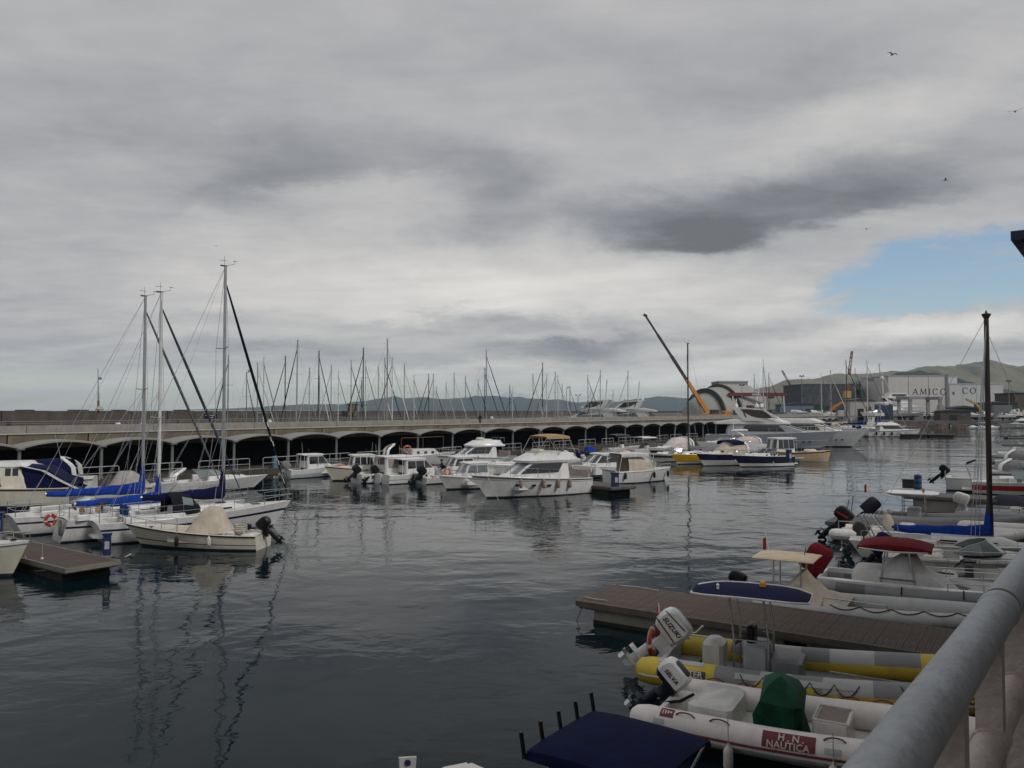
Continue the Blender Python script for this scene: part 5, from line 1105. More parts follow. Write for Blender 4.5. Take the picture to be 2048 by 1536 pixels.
MB().box(2.62, 3.08, -.33, .33, .722, .728).build('locker_lid', mat('non_slip_taupe', (.26, .21, .18), .9, bump=.3), t); MB().tube([(2.57, -.38, .735), (3.13, -.38, .735), (3.13, .38, .735), (2.57, .38, .735)], .02, 6, closed=True).build('locker_rim', OFFW, t)
rbox(MB(), 3.6, 4.6, -.45, .45, .27, .50, .12, .05).build('bow_step', OFFW, t); MB().box(3.7, 4.4, -.34, .34, .503, .508).build('bow_pad', mat('non_slip_taupe', (.26, .21, .18), .9), t)
for s in (1, -1):
    for x in (.55, 1.15, 3.0, 3.55, 4.1): rib_handle(t, H, x, s, MAROON)
    rib_patch(t, H, 1.88, 2.72, s, 5, 66, MAROON, 'name_panel')
    rib_text(t, H, 'H.N.', 2.34, s, 47, .155, FENDW, 1.5); rib_text(t, H, 'NAUTICA', 2.30, s, 19, .15, FENDW, 1.05)
    for x in (-.05, 2.86): rib_patch(t, H, x, x + .24, s, 12, 32, LGREY, 'valve_patch', .010)
    rib_patch(t, H, .10, .34, s, 42, 86, MAROON, 'emblem', .006)
    for k in range(4): rib_patch(t, H, .14 + k * .045, .16 + k * .05, s, 52 + 3 * k, 76 - 2 * k, FENDW, 'emblem_ray', .011, 2)
MB().tube([(-.1, -.45, .55), (.25, -.35, .62), (.4, .0, .66)], .03, 6).build('control_cable', BLACK, t)
MB().box(.05, .40, -.30, .30, .27, .60).build('motor_well', OFFW, t)
fender('boat_fender', loc(t, (1.35, -1.24, .12)), 'white fender on the maroon-striped inflatable, aft one', FENDW, .085, .44); fender('boat_fender', loc(t, (3.0, -1.22, .14)), 'white fender on the maroon-striped inflatable, forward one', FENDW, .085, .46)

# ------------------------------------------------------------------ yellow and grey inflatable with blue T-top
t = thing('inflatable_boat', 'yellow and grey inflatable boat with blue T-top beside the brown pontoon', 'inflatable boat', (3.55, 18.05, 0), R(-25))
H = rib(t, 8.0, 2.65, .29, .44, .95, HYPG, [(-.6, 1.0, HYPY), (4.75, 9, HYPY), (1.0, 4.75, HYPY, (3, 4, 5, 6)), (1.9, 2.5, HYPL), (3.2, 4.0, HYPL)], LGREY, GREYW, .34, MGREY, keelm=mat('rib_keel_yellow', (.30, .19, .02), .5, dirt=.3))
outboard(t, V(-.06, 0, .66), 1.08, .85, WHITE, WHITE, txt='SUZUKI', txtm=BLACK, stripes=mat('engine_stripe', (.05, .008, .012), .4))
rib_patch(t, H, -.15, .95, -1, 62, 100, HYPL, 'tube_guard'); rib_patch(t, H, -.15, .95, 1, 62, 100, HYPL, 'tube_guard')
rib_patch(t, H, .28, 1.02, -1, 12, 40, DGREY, 'name_panel'); rib_text(t, H, 'MASTER', .66, -1, 26, .17, FENDW)
rib_patch(t, H, -.2, .1, -1, 8, 20, mat('reflector_grey', (.2, .2, .2), .4), 'reflector')
rib_patch(t, H, 1.6, 3.9, -1, 32, 58, HYPL, 'white_panel'); rib_patch(t, H, 2.0, 3.1, -1, 2, 30, HYPY, 'yellow_panel')
lifeline(t, H, 1.7, 3.9, -1, 5, a_hi=50, a_lo=8); lifeline(t, H, 4.6, 7.0, -1, 6, a_hi=60, a_lo=15)
rib_text(t, H, 'A.S.D. PROSEI 00 015', 5.75, -1, 14, .17, BLACK, 1.1)
rbox(MB(), .75, 1.20, -.34, .30, .34, 1.02, .08, .10).build('helm_seat', OFFW, t)
for y in (-.24, -.02): MB().tube([(.72 + .05 * math.cos(a), y + .09 * math.cos(a), .42 + .10 * math.sin(a)) for a in [2 * math.pi * k / 10 for k in range(10)]], .022, 5, closed=True).build('strap_loop', BLACKM, t)
rbox(MB(), 1.62, 2.12, -.36, .36, .34, 1.05, .05, .06).build('console', LGREY, t); rbox(MB(), 2.16, 2.80, -.42, .42, .34, .82, .05, .05).build('forward_seat', MGREY, t)
rbox(MB(), 1.68, 1.84, -.26, .26, 1.04, 1.40, .04, .03).build('instrument_panel', BLACK, t); MB().lathe([(.03, 0), (.05, .03), (.05, .16), (.02, .2)], 8, (1.75, .34, 1.1)).build('extinguisher', BLACK, t); wheel(t, (1.52, .05, 1.02), .2, -.6)
zt = 2.10
rg = []
for i in range(9):
    f = i / 8; x = lerp(.55, 2.95, f); e = abs(2 * f - 1); w = .74 * (1 - e ** 5 * .42); rg.append([(x, w * c, zt + .05 * (1 - c * c) - .05 * e ** 3 * 1.2) for c in (-1, -.5, 0, .5, 1)] + [(x, w * c, zt - .02 + .05 * (1 - c * c) - .05 * e ** 3 * 1.2) for c in (1, .5, 0, -.5, -1)])
MB().loft(rg).build('t_top_canvas', NAVYC, t, sharp=1)
edge = [r[4] for r in rg] + [r[0] for r in reversed(rg)]; edge = [Vector(p) * 1 + V(0, .03 if p[1] > 0 else -.03, 0) for p in edge]
MB().tube(edge, .022, 6, closed=True).build('t_top_frame', ALUW, t)
mb = MB()
for i in range(0, len(rg)):
    for s in (0, 4): a = Vector(rg[i][s]); mb.bar(a, a + V(0, .05 if s == 4 else -.05, -.005), .015)
mb.build('t_top_lacing', ROPE, t)
for x, xt in ((1.45, 1.35), (2.15, 2.05)):
    for s in (1, -1): MB().tube([(x, s * .42, .36), (x, s * .42, 1.2), (xt, s * .44, zt - .02)], .024, 6).build('t_top_post', STEEL, t)
for s in (1, -1): MB().tube([(1.45, s * .42, 1.15), (2.15, s * .42, 1.15)], .018, 6).build('grab_rail', STEEL, t); MB().tube([(1.45, s * .42, .55), (2.15, s * .42, .55)], .015, 6).build('step_rail', STEEL, t)
MB().tube([(1.35, -.44, zt - .05), (2.05, -.44, zt - .05), (2.05, .44, zt - .05), (1.35, .44, zt - .05)], .02, 6, closed=True).build('t_top_crossbar', STEEL, t)
MB().lathe([(.07, 0), (.07, .06), (.055, .10), (.01, .12)], 10, (1.95, .3, zt + .05)).build('beacon_light', mat('beacon_amber', (.6, .28, .01), .3), t); MB().lathe([(.03, 0), (.025, .05), (.035, .09), (.01, .12)], 8, (1.1, -.3, zt + .04)).build('gps_antenna', WHITE, t)
MB().tube([(-.05, .25, .9), (.5, .3, .98), (.65, .32, 1.15)], .025, 6).tube([(-.05, -.1, .9), (.45, -.1, .95)], .02, 6).build('stern_rail', STEEL, t)
flag(t, (-.45, .95, .4), 1.0, (-.08, 0), (FLAGR, FLAGR, FLAGR), .35)
lifebuoy(loc(t, (-.38, -.12, .80)), R(60), 'faded orange lifebuoy hung on the white outboard', .25, ORAB)
rope('mooring_rope', [loc(t, (3.3, -.6, .5)), loc(t, (3.35, -.6, .78)), loc(t, (5.0, -.5, .70))], 'pale line stretched over the yellow inflatable deck', .016)
fender('boat_fender', loc(t, (3.55, -1.42, .05)), 'white fender between the yellow and the white inflatable, aft one', FENDW, .10, .40); fender('boat_fender', loc(t, (5.9, -1.22, .25)), 'white fender between the yellow and the white inflatable, forward one', FENDW, .10, .44)

# ------------------------------------------------------------------ inflatable with beige T-top behind the pontoon
t = thing('inflatable_boat', 'grey inflatable boat with beige T-top and beige tent behind the brown pontoon', 'inflatable boat', (6.9, 24.1, 0), R(-31))
H = rib(t, 7.4, 2.2, .24, .40, .7, HYPL, [(-.6, .4, HYPG)], None, WHITE, .32, DECK)
outboard(t, V(-.06, 0, .60), .72, .35, BLACK, BLACK)
MB().loft([rrect(.7, 3.0, -.95, .95, .3, .62), rrect(1.15, 2.4, -.55, .55, .25, .80), rrect(1.5, 2.05, -.28, .28, .15, 1.12), rrect(1.7, 1.85, -.08, .08, .04, 1.38)]).build('console_tent', BEIGEC, t, sharp=1.2)
bimini(t, .45, 2.15, .68, 1.72, mat('canvas_cream', (.56, .46, .33), .9, bump=.2, bscale=6), .07, droop=.02, end=.8, name='t_top_canvas')
for x in (1.0, 1.75):
    for s in (1, -1): MB().tube([(x, s * .42, .4), (x, s * .42, 1.74)], .024, 6).build('t_top_post', STEEL, t)
MB().tube([(1.75, .1, 1.75), (1.8, .1, 2.0)], .012, 5).build('stub_antenna', BLACK, t)
lifeline(t, H, 2.6, 6.4, -1, 5, a_hi=85, a_lo=45, r=.014); MB().tube([(2.4, -.95, .62), (2.45, -.95, .85), (4.0, -.95, .82), (4.1, -.95, .66)], .018, 6).build('handrail', STEEL, t)
flag(t, (.75, .75, .7), 1.55, (-.25, 0), (FLAGR, FLAGR, FLAGR), .9)
# ------------------------------------------------------------------ white and grey boat with burgundy bimini
t = thing('inflatable_boat', 'grey-tubed white boat with burgundy bimini and white console covers', 'inflatable boat', (10.0, 26.0, 0), R(-30))
H = rib(t, 7.6, 2.5, .27, .42, .72, HYPG, [(.5, 1.3, HYPD)], LGREY, WHITE, .40, DECK)
for s in (1, -1): MB().loft([[(x, s * (y - dy), z) for dy, z in ((.0, .62), (.0, .74), (.22, .76), (.26, .42))] for x, y in ((.05, 1.02), (1.5, 1.03), (3.5, 1.02), (4.8, .9), (6.0, .58), (6.8, .25))]).build('gunwale', WHITE, t, sharp=.5)
outboard(t, V(-.10, 0, .70), 1.08, .5, cover=REDC, leg=BLACK)
MB().loft([rrect(.95, 4.0, -.62, .62, .15, .42), rrect(.95, 3.4, -.60, .60, .15, .95), rrect(1.05, 3.0, -.55, .55, .15, 1.08)] ).build('console_cover', WHITEC, t, sharp=.9)
MB().loft([rrect(1.7, 3.1, -.52, .52, .15, 1.0), rrect(1.9, 2.9, -.45, .45, .15, 1.25), rrect(2.3, 2.75, -.36, .36, .1, 1.52)]).build('windscreen_cover', WHITEC, t, sharp=.9)
bimini(t, 1.15, 3.2, .82, 1.78, REDC, .22, droop=.05, end=.9)
MB().tube([(1.2, -.80, 1.74), (2.2, -.84, 1.70), (3.1, -.80, 1.74)], .022, 6).build('bimini_piping', WHITEC, t)
for x, xt in ((1.75, 1.95), (2.75, 2.55)):
    for s in (1, -1): MB().tube([(x, s * .62, .45), (lerp(x, xt, .5), s * .60, 1.2), (xt, s * .58, 1.85)], .026, 6).build('t_top_post', STEEL, t)
for s in (1, -1): MB().tube([(1.75, s * .62, .85), (2.75, s * .62, .85)], .018, 5).build('grab_rail', STEEL, t)
rail(t, [H.on(x, s, 80) for s in (-1,) for x in (3.6, 4.5, 5.4, 6.2)], .22, .013); rail(t, [H.on(x, 1, 80) for x in (3.6, 4.5, 5.4, 6.2)], .22, .013)
for x in (2.4, 4.0, 5.2): MB().tube([H.on(x, -1, a, .02) for a in (100, 70, 40, 20)], .02, 5).build('lashing', ROPEK, t)
whip(t, (2.3, .0, 1.95), .5, (-.08, 0), .01)
# ------------------------------------------------------------------ small cream day boat with steering wheel
t = thing('day_boat', 'small cream open day boat with exposed steering console, next to the burgundy bimini', 'motor boat', (13.0, 27.0, 0), R(-30))
H = open_boat(t, 5.2, 1.9, OFFW, fs=.62, fb=.9, console=False, interior=.26, deckm=CREAM, ob=None)
rbox(MB(), 1.9, 2.15, -.25, .25, .26, 1.02, .05, .05).build('console', DGREY, t); wheel(t, (1.75, 0, 1.0), .22, -.8); MB().lathe([(.22, 0), (.24, .06), (.05, .1)], 12, (2.0, .3, 1.0)).build('black_bowl', BLACK, t)
rail(t, [H.edge(x, -1, .06) for x in (.6, 1.6, 2.6, 3.6, 4.4)], .3, .016); rail(t, [H.edge(x, 1, .06) for x in (.6, 1.6, 2.6, 3.6, 4.4)], .3, .016); MB().tube([(.3, -.5, .75), (1.0, -.45, .72), (1.6, -.4, .70)], .03, 5).build('boat_hook', BLACK, t)
for k in range(3): rbox(MB(), .8 + .4 * k, 1.1 + .4 * k, -.3 + .2 * k, .1 + .2 * k, .27, .5 + .06 * k, .05, .05).build('loose_gear', [TANC, OFFW, MGREY][k], t)
# ------------------------------------------------------------------ sports boat with windscreen
t = thing('sports_boat', 'white sports boat with curved tinted windscreen and navy engine cover', 'speedboat', (13.6, 29.4, 0), R(-29))
H = hull(t, 6.8, 2.3, .80, 1.05, m=OFFW, decks=((0, .05, None), (.05, .46, .35), (.46, 1, None)), rake=1.0, tr=.9, rub=LGREY)
outboard(t, V(-.08, 0, .65), .95, .6, cover=NAVYC, leg=BLACK)
n = 8; pb = []; pt = []
for k in range(n + 1):
    a = math.pi * (k / n - .5); pb.append(V(2.5 + 1.3 * math.cos(a) ** .8, 1.0 * math.sin(a), 1.0 + .06 * math.cos(a))); pt.append(V(2.2 + 1.05 * math.cos(a) ** .8, .9 * math.sin(a), 1.08 + .42 * math.cos(a) ** .5))
cabin(t, [(.88, 2.4, 5.4, 1.0, .15, .2), (.98, 2.5, 5.2, .98, .18, .3), (1.08, 2.7, 4.6, .8, .2, .3)], OFFW, 'foredeck_trunk')
for k in range(n): pane(t, [pb[k], pb[k + 1], pt[k + 1], pt[k]], GLASSG, (0, 0, 1), 'windscreen_pane')
MB().tube(pt, .02, 6).build('windscreen_frame', STEEL, t); MB().tube(pb, .045, 6).build('windscreen_base', BLACK, t)
rbox(MB(), 1.3, 1.9, -.8, -.2, .35, .95, .06, .08).build('seat', CREAM, t); rbox(MB(), 1.3, 1.9, .2, .8, .35, .95, .06, .08).build('seat', CREAM, t); rbox(MB(), .2, .8, -.8, .8, .35, .8, .08, .08).build('bench', CREAM, t)
MB().tube([H.edge(x, -1, .1, .3 * min(1, (x - 1.0))) for x in (1.05, 2.0, 3.5, 5, 6.4)], .016, 6).build('guard_rail', STEEL, t); rail(t, [H.edge(x, 1, .1) for x in (2, 3.5, 5)], .3, .015)
# ------------------------------------------------------------------ sailing boat with dark mast
t = thing('sailing_boat', 'small white sailing boat with blue boom cover and dark brown mast at right', 'sailboat', (14.4, 32.9, 0), R(-29))
H = sailboat(t, 7.4, 2.4, WHITE, mastx=.60, mastz=9.55, mastr=.10, head=False, boomm=BLUEC, fs=.72, fb=.95, mastm=mat('mast_brown', (.028, .020, .016), .5, var=.2), spreaders=(), boomz=1.35, boomL=.46, jack=False, stripes=False, full=False, stayR=.010)
for s in (1, -1):
    for e in (.25, .55): MB().tube([(4.44, .05 * s, 9.4), (4.3 - e, s * 1.05, .8)], .009, 4).build('stay', STEEL, t)
    for dx in (0, .75): MB().tube([(.35 + dx * .9, s * .55, .75), (-.05 + dx * .55, s * .5, 1.65)], .03, 6).build('gantry_leg', ALU, t)
for k in range(5): MB().tube([(-.05 + k * .14, -.55, 1.66), (-.05 + k * .14, .55, 1.66)], .02, 5).build('gantry_bar', ALU, t)
for k in range(4): MB().tube([(.33 - k * .1, -.55, .8 + k * .24), (1.0 - k * .13, -.55, .8 + k * .24)], .016, 5).build('gantry_rung', ALU, t)
outboard(t, V(-.12, .35, .62), .9, .55, DGREY, DGREY); MB().box(2.6, 4.2, -.80, -.79, .86, .93).build('side_stripe', MAROON, t)
rail(t, [H.edge(x, s, .05) for s in (-1,) for x in (.4, 1.3, 2.2, 3.2, 4.4, 5.6)], .42, .010); rail(t, [H.edge(x, 1, .05) for x in (.4, 1.3, 2.2, 3.2, 4.4, 5.6)], .42, .010)
# ------------------------------------------------------------------ white inflatable with yellow patches and black outboard
t = thing('inflatable_boat', 'white inflatable boat with yellow patches and big black outboard beside the grey pontoon', 'inflatable boat', (15.05, 36.5, 0), R(-30))
H = rib(t, 7.0, 2.3, .26, .42, .75, HYPW, [(2.2, 2.9, HYPY), (4.3, 5.2, HYPY)], LGREY, WHITE, .34, DECK)
e = outboard(t, V(-.06, .0, .66), 1.15, .75, BLACK, BLACK, txt='SELVA' and None); MB().add([(-.62, -.255, .42), (-.1, -.255, .55), (-.08, -.255, .48), (-.6, -.255, .35)], [(0, 1, 2, 3)]).build('stripe', mat('engine_red', (.35, .03, .03), .4), e)
MB().tube([(-.1, -.8, .6), (-.1, -.8, 1.0), (.5, -.8, 1.02), (.5, -.8, .6)], .025, 6).build('stern_rail', ALU, t)
rbox(MB(), 2.3, 2.9, -.35, .35, .34, 1.0, .06, .06).build('console', OFFW, t); MB().loft([rrect(1.6, 2.1, -.1, .5, .1, .4), rrect(1.6, 2.05, -.05, .45, .1, 1.0), rrect(1.7, 1.9, .1, .3, .06, 1.3)]).build('seat_cover', BEIGEC, t, sharp=1)
# ------------------------------------------------------------------ boats beyond the grey plank pontoon
t = thing('motor_boat', 'grey boat with white hardtop and navy engine cover behind the grey plank pontoon', 'motor boat', (18.4, 41.2, 0), R(-31))
H = rib(t, 7.0, 2.4, .28, .45, .8, HYPG, None, LGREY, GREYW, .36, DECK); outboard(t, V(-.06, 0, .62), 1.0, .75, cover=mat('canvas_slate', (.03, .03, .045), .85), leg=BLACK)
MB().loft([rrect(1.0, 2.95, -.8, .8, .25, 1.70), rrect(.8, 3.1, -.92, .92, .3, 1.80), rrect(.8, 3.1, -.92, .92, .3, 1.84)]).build('hardtop', WHITE, t, sharp=.6)
for x in (1.5, 2.5):
    for s in (1, -1): MB().tube([(x, s * .5, .4), (x, s * .5, 1.72)], .024, 6).build('hardtop_post', STEEL, t)
for k in range(4): MB().tube([(1.5, -.5, 1.0 + k * .2), (2.5, -.5, 1.0 + k * .2)], .014, 5).build('ladder_bar', STEEL, t)
rbox(MB(), 1.7, 2.3, -.35, .35, .36, 1.1, .05, .05).build('console', GREYW, t); rbox(MB(), .6, 1.0, -.4, .4, .36, .9, .12, .1).build('helm_seat', OFFW, t); MB().lathe([(.06, 0), (.06, .15), (.02, .2)], 10, (2.4, .2, 1.84)).build('beacon_light', mat('beacon_brown', (.25, .10, .02), .4), t)
flag(t, (.2, .2, 1.1), 1.15, (-.45, 0), (FLAGR, FLAGR, FLAGR), 1.0)
t = thing('inflatable_boat', 'grey inflatable boat with small white outboard beside the tall concrete pontoon', 'inflatable boat', (24.3, 43.0, 0), R(-31)); H = rib(t, 6.0, 2.1, .25, .4, .7, HYPG, None, None, GREYW, .32, DECK); outboard(t, V(-.06, 0, .7), 1.1, .3, OFFW, LGREY)
rbox(MB(), 2, 2.5, -.3, .3, .32, .9, .05, .05).build('console', OFFW, t); rail(t, [V(x, -.6, .45) for x in (.6, 1.5, 2.4, 3.4)], .5, .016)
t = thing('inflatable_boat', 'dark grey inflatable boat under a slate cover before the tall pontoon', 'inflatable boat', (26.4, 44.9, 0), R(-32)); H = rib(t, 6.0, 2.0, .27, .45, .75, HYPD, None, None, GREYW, .32, DECK); MB().loft([rrect(.2, 3.2, -.8, .8, .3, .5), rrect(.4, 2.8, -.6, .6, .3, 1.0), rrect(.7, 1.6, -.3, .3, .1, 1.25)]).build('boat_cover', mat('canvas_slate', (.03, .03, .045), .85), t, sharp=1)
t = thing('motor_boat', 'low white boat with yellow and mauve gear at the right edge', 'motor boat', (28.0, 42.0, 0), R(-30)); H = open_boat(t, 5.6, 2.0, WHITE, bands=((.6, BLACK), (1, WHITE)), fs=.6, fb=.8, console=False)
for k, c in enumerate((YELC, mat('gear_mauve', (.3, .2, .3), .8), mat('gear_yellow', (.5, .5, .08), .8), YELC)): rbox(MB(), .5 + .7 * k, 1.1 + .7 * k, -.4, .3, .6, .78 + .05 * (k % 2), .1, .08).build('loose_gear', c, t)
t = thing('inflatable_boat', 'large white inflatable with dark keel and black lettering at the right edge', 'inflatable boat', (20.6, 36.2, 0), R(-30)); H = rib(t, 7.0, 2.6, .32, .55, 1.0, HYPW, [(2.2, 2.7, NAVYC)], None, DGREY, .4, DECK)
# ------------------------------------------------------------------ right edge, further out
t = boat('motor_boat', 'white motor boat with lettered transom and black outboard beyond the blue barrel', 'motor boat', -30, stern=(1893, 978))
H = hull(t, 7.5, 2.6, .95, 1.2, m=WHITE, decks=((0, .05, None), (.05, .5, .5), (.5, 1, None)), rake=.9, tr=.93, rub=LGREY); outboard(t, V(-.2, .3, .95), 1.05, .75, BLACK, BLACK); sc = H
MB().box(-.03, -.015, -.8, .8, .45, .55).build('transom_stripe', MGREY, t); MB().lathe([(.02, 0), (.12, .02), (.12, .04)], 12).build('transom_emblem', DGREY, t, loc=(-.02, -.2, .75), rot=(0, -math.pi / 2, 0))
for s in (1, -1): MB().tube([(1.6, s * 1.0, .95), (1.3, s * .95, 1.9), (1.9, s * .6, 2.15), (1.9, 0, 2.2)], .035, 6).build('arch_frame', ALU, t)
MB().tube([(1.35, -.9, 1.95), (1.9, -.5, 2.2), (1.9, .5, 2.2), (1.35, .9, 1.95)], .06, 6).build('folded_bimini', BLACKC, t); rail(t, [V(-.05, y, .9) for y in (-.9, -.3, .3, .9)], .5, .018)
for k, (px, py, lb, col, kw) in enumerate(((1945, 985, 'red-striped white cruiser near the right edge', REDH, dict(bands=((.35, WHITE), (.75, REDH), (1, WHITE)))), (1975, 962, 'white cruiser with navy stripe behind the dark mast', WHITE, dict(bands=((.6, WHITE), (.8, NAVY), (1, WHITE)), covm=GREYC, arch=.9)),
        (1990, 938, 'white cruiser with grey cover high at the right edge', WHITE, dict(covm=GREYC, arch=1.0)), (2010, 918, 'farthest white cruiser of the right-hand berths', WHITE, dict(arch=.9)))):
    t = boat('motor_cruiser', lb, 'motor boat', -31, stern=(px, py)); sport_cruiser(t, 7.5, 2.5, WHITE, fs=.85, fb=1.1, **kw)
t = boat('sailing_boat', 'sailing boat with grey furled boom at the far right edge', 'sailboat', -31, stern=(1985, 925)); sailboat(t, 8.5, 2.6, WHITE, mastx=.80, mastz=12.5, boomm=DGREY and GREYC, full=False, boomL=.7, boomz=1.9, jack=False, stayR=.014)

# ------------------------------------------------------------------ bottom edge: navy bimini boat, a white inflatable bow, a gangway end
t = thing('fishing_boat', 'boat under a navy bimini with five black rod holders at the bottom edge', 'fishing boat', (.42, 10.15, 0), R(-36))
H = hull(t, 4.6, 1.7, .6, .85, m=WHITE, decks=((0, .05, None), (.05, .68, .2), (.68, 1, None)), rake=.7, tr=.88)
bimini(t, .25, 1.85, .80, 2.02, NAVYC, .12, droop=.05, end=.6, legs=[((.5, .74, 2.0), (1.1, .72, .62)), ((1.8, .74, 2.0), (1.1, .72, .62))], nx=8)
for k in range(5):
    y = -.80 + .40 * k; MB().tube([(.24, y, 1.97), (.19, y, 2.26)], .026, 8).build('rod_holder', BLACK, t)
rbox(MB(), 1.5, 1.8, -.3, .3, .2, 1.0, .05, .05).build('console', WHITE, t); outboard(t, V(-.05, 0, .5), .7, .2, BLACK, BLACK)
t = thing('inflatable_boat', 'white inflatable bow with cream cushion at the bottom edge', 'inflatable boat', (-1.35, 7.9, 0), R(80)); H = rib(t, 4.3, 1.8, .22, .4, .62, HYPW, None, MAROON, WHITE, .27, DECK)
rbox(MB(), 2.2, 3.2, -.5, .4, .5, .72, .12, .08).build('cushion', CREAM, t); MB().tube([(2.9 + .13 * math.cos(a), .05 + .1 * math.sin(a), .75 + .004 * a) for a in range(14)], .018, 5).build('coiled_rope', ROPE, t)
t = thing('gangway', 'white gangway end plate with blue oval emblem at the bottom edge', 'gangway', W(815, 1532, 1.2) * 1, R(8)); t.location.z = 0
MB().box(-.055, .055, -.012, .012, 0, 1.10).build('post', OFFW, t); MB().loft([rrect(-.10, .10, -.016, .016, .012, 1.02), rrect(-.12, .12, -.016, .016, .012, 1.32)]).build('end_plate', OFFW, t)
MB().lathe([(.001, 0), (.045, 0), (.045, .006), (.001, .006)], 14).build('emblem', BLUEP, t, loc=(0, -.022, 1.25), rot=(math.pi / 2, 0, 0)); MB().tube([(-.06, -.02, 1.06), (-.06, -.03, 1.13), (.06, -.03, 1.13), (.06, -.02, 1.06)], .008, 5).build('handle', DGREY, t)

# ------------------------------------------------------------------ sailing boats in the outer basin, beyond the road
masts = [(456, 712), (493, 745), (515, 727), (527, 717), (570, 713), (593, 681), (618, 737), (636, 702), (640, 752), (662, 732), (676, 745), (702, 722), (726, 697), (731, 723), (722, 760), (757, 734), (769, 717), (774, 679), (785, 717),
         (809, 729), (828, 752), (858, 749), (867, 749), (873, 775), (892, 766), (908, 747), (931, 754), (956, 760), (973, 702), (969, 737), (1019, 771), (1025, 776), (1066, 749), (1085, 726), (1093, 749), (1110, 745), (1116, 753), (1124, 769),
         (1140, 773), (1176, 751), (1182, 776), (1200, 742), (1226, 780), (1256, 743), (1509, 750), (1526, 720), (1538, 747)]
protos = []
rnd = random.Random(21)
for i, (bm_, fm) in enumerate(((BLUEC, WHITEC), (NAVYC, GREYC), (GREYC, NAVYC), (BEIGEC, BLACKC))):
    t = thing('moored_sailboat', 'proto', 'sailboat'); H = sailboat(t, 11.5, 3.4, WHITE, mastx=.55, mastz=15.0, boomm=bm_, fs=1.05, fb=1.35, furl=fm, spreaders=((.38, .9), (.68, .8)), mastm=[ALU, ALUW, ALU, DGREY][i], boomz=1.9, full=False, jack=False, stayR=.013, mastr=.095, hood=[BLUEC, NAVYC, None, BEIGEC][i])
    protos.append(t)
order = sorted(range(len(masts)), key=lambda k: masts[k][0])
used = [False] * 4
for rank, k in enumerate(order):
    px, py = masts[k]; rx = (px - 1024) / FPX; comp = -.791 * rx + .612
    D = 86 / comp + rnd.choice((2, 8, 16, 26, 40)) * (1.0 if px < 1300 else .4)
    z = CAMZ + (818 - py) / FPX * D; s = max(.55, z / 15.0)
    j = rnd.randrange(4)
    if not used[j]: t = protos[j]; used[j] = True
    else: t = copy_tree(protos[j])
    hd = rnd.choice((142, -38, 52, 142, -38)) + rnd.uniform(-6, 6)
    off = hdir(hd) * (11.5 * .55 * s)
    t.location = V(rx * D - off.x, D - off.y, 0); t.rotation_euler = (R(rnd.uniform(-.6, .6)), 0, R(hd)); t.scale = (s, s, s)
    tag(t, 'moored sailboat beyond the road, its mast the %s from the left' % ORD(rank), 'sailboat', 'sailboats in the outer basin')
# masts before the shipyard
for k, (px, py, D, lb) in enumerate(((1643, 748, 205, 'leftmost'), (1662, 742, 212, 'second'), (1693, 722, 200, 'tallest'), (1711, 738, 218, 'fourth'), (1735, 723, 190, 'white-masted'), (1760, 729, 214, 'rightmost'))):
    z = CAMZ + (818 - py) / FPX * D; s = z / 15.0; t = copy_tree(protos[(k * 3 + 1) % 4]); hd = -38 + 6 * (k % 3); off = hdir(hd) * (11.5 * .55 * s)
    t.location = V((px - 1024) / FPX * D - off.x, D - off.y, 0); t.rotation_euler = (0, 0, R(hd)); t.scale = (s, s, s); tag(t, 'sailboat moored before the shipyard, %s of six masts' % lb, 'sailboat', 'sailboats before the shipyard')
# motor yachts and cruisers beyond the road
for px, D, L, hd, lb, ry in ((1222, 235, 16, 160, 'white motor yacht beyond the road, left of two under the blue hills', 0), (1290, 250, 17, 165, 'white motor yacht beyond the road, right of two under the blue hills', 0)):
    t = thing('motor_yacht', lb, 'yacht', V((px - 1024) / FPX * D + 5, D, 0), R(hd)); t.scale = (1.4, 1.4, 1.4); yacht(t, L, 4.6, WHITE); MB().tube([(L * .3, 0, 6), (L * .28, 0, 10.5)], .12, 6).build('tall_mast', ALUW, t)
for px, D, hd, lb in ((255, 92, 60, 'white cruiser whose roof shows over the parapet at left'), (306, 97, 60, 'white cruiser with radome seen over the parapet at left'), (556, 118, 50, 'white cruiser roof beyond the road among the first masts'), (1045, 175, 150, 'low white cruiser beyond the road near the walking person')):
    t = thing('motor_cruiser', lb, 'motor boat', V((px - 1024) / FPX * D - 4, D, 0), R(hd)); flybridge(t, 11, 3.6, WHITE, bim=None, fs=1.3, fb=1.8)
    MB().lathe([(.05, 0), (.3, .1), (.36, .4), (.25, .65), (.02, .75)], 12, (3.2, 0, 3.7)).build('radome', WHITE, t)
# outer-basin pontoon, hut and stone building on the breakwater
pontoon('long pale pontoon in the outer basin', V(-70, 150, .8), 40, 90, 2.6, .8, CONCL, body=CONC, plank_w=2.2, edge=CONCL)
D = 430; t = thing('harbour_hut', 'small stone hut on the breakwater among the masts', 'hut', AT(705, 822, D) * 1, .2); t.location.z = 2
MB().box(-2.6, 2.6, -2, 2, 0, 6.2).build('wall', CONCD, t); MB().box(-2.9, 2.9, -2.3, 2.3, 6.2, 6.6).build('roof', NEARBLACK, t); MB().box(-.5, .5, -2.03, -2.0, 0, 2.1).build('door', NEARBLACK, t)
for x in (-1.7, 1.7): MB().box(x - .4, x + .4, -2.03, -2.0, 3.2, 4.2).build('window', GLASS, t)
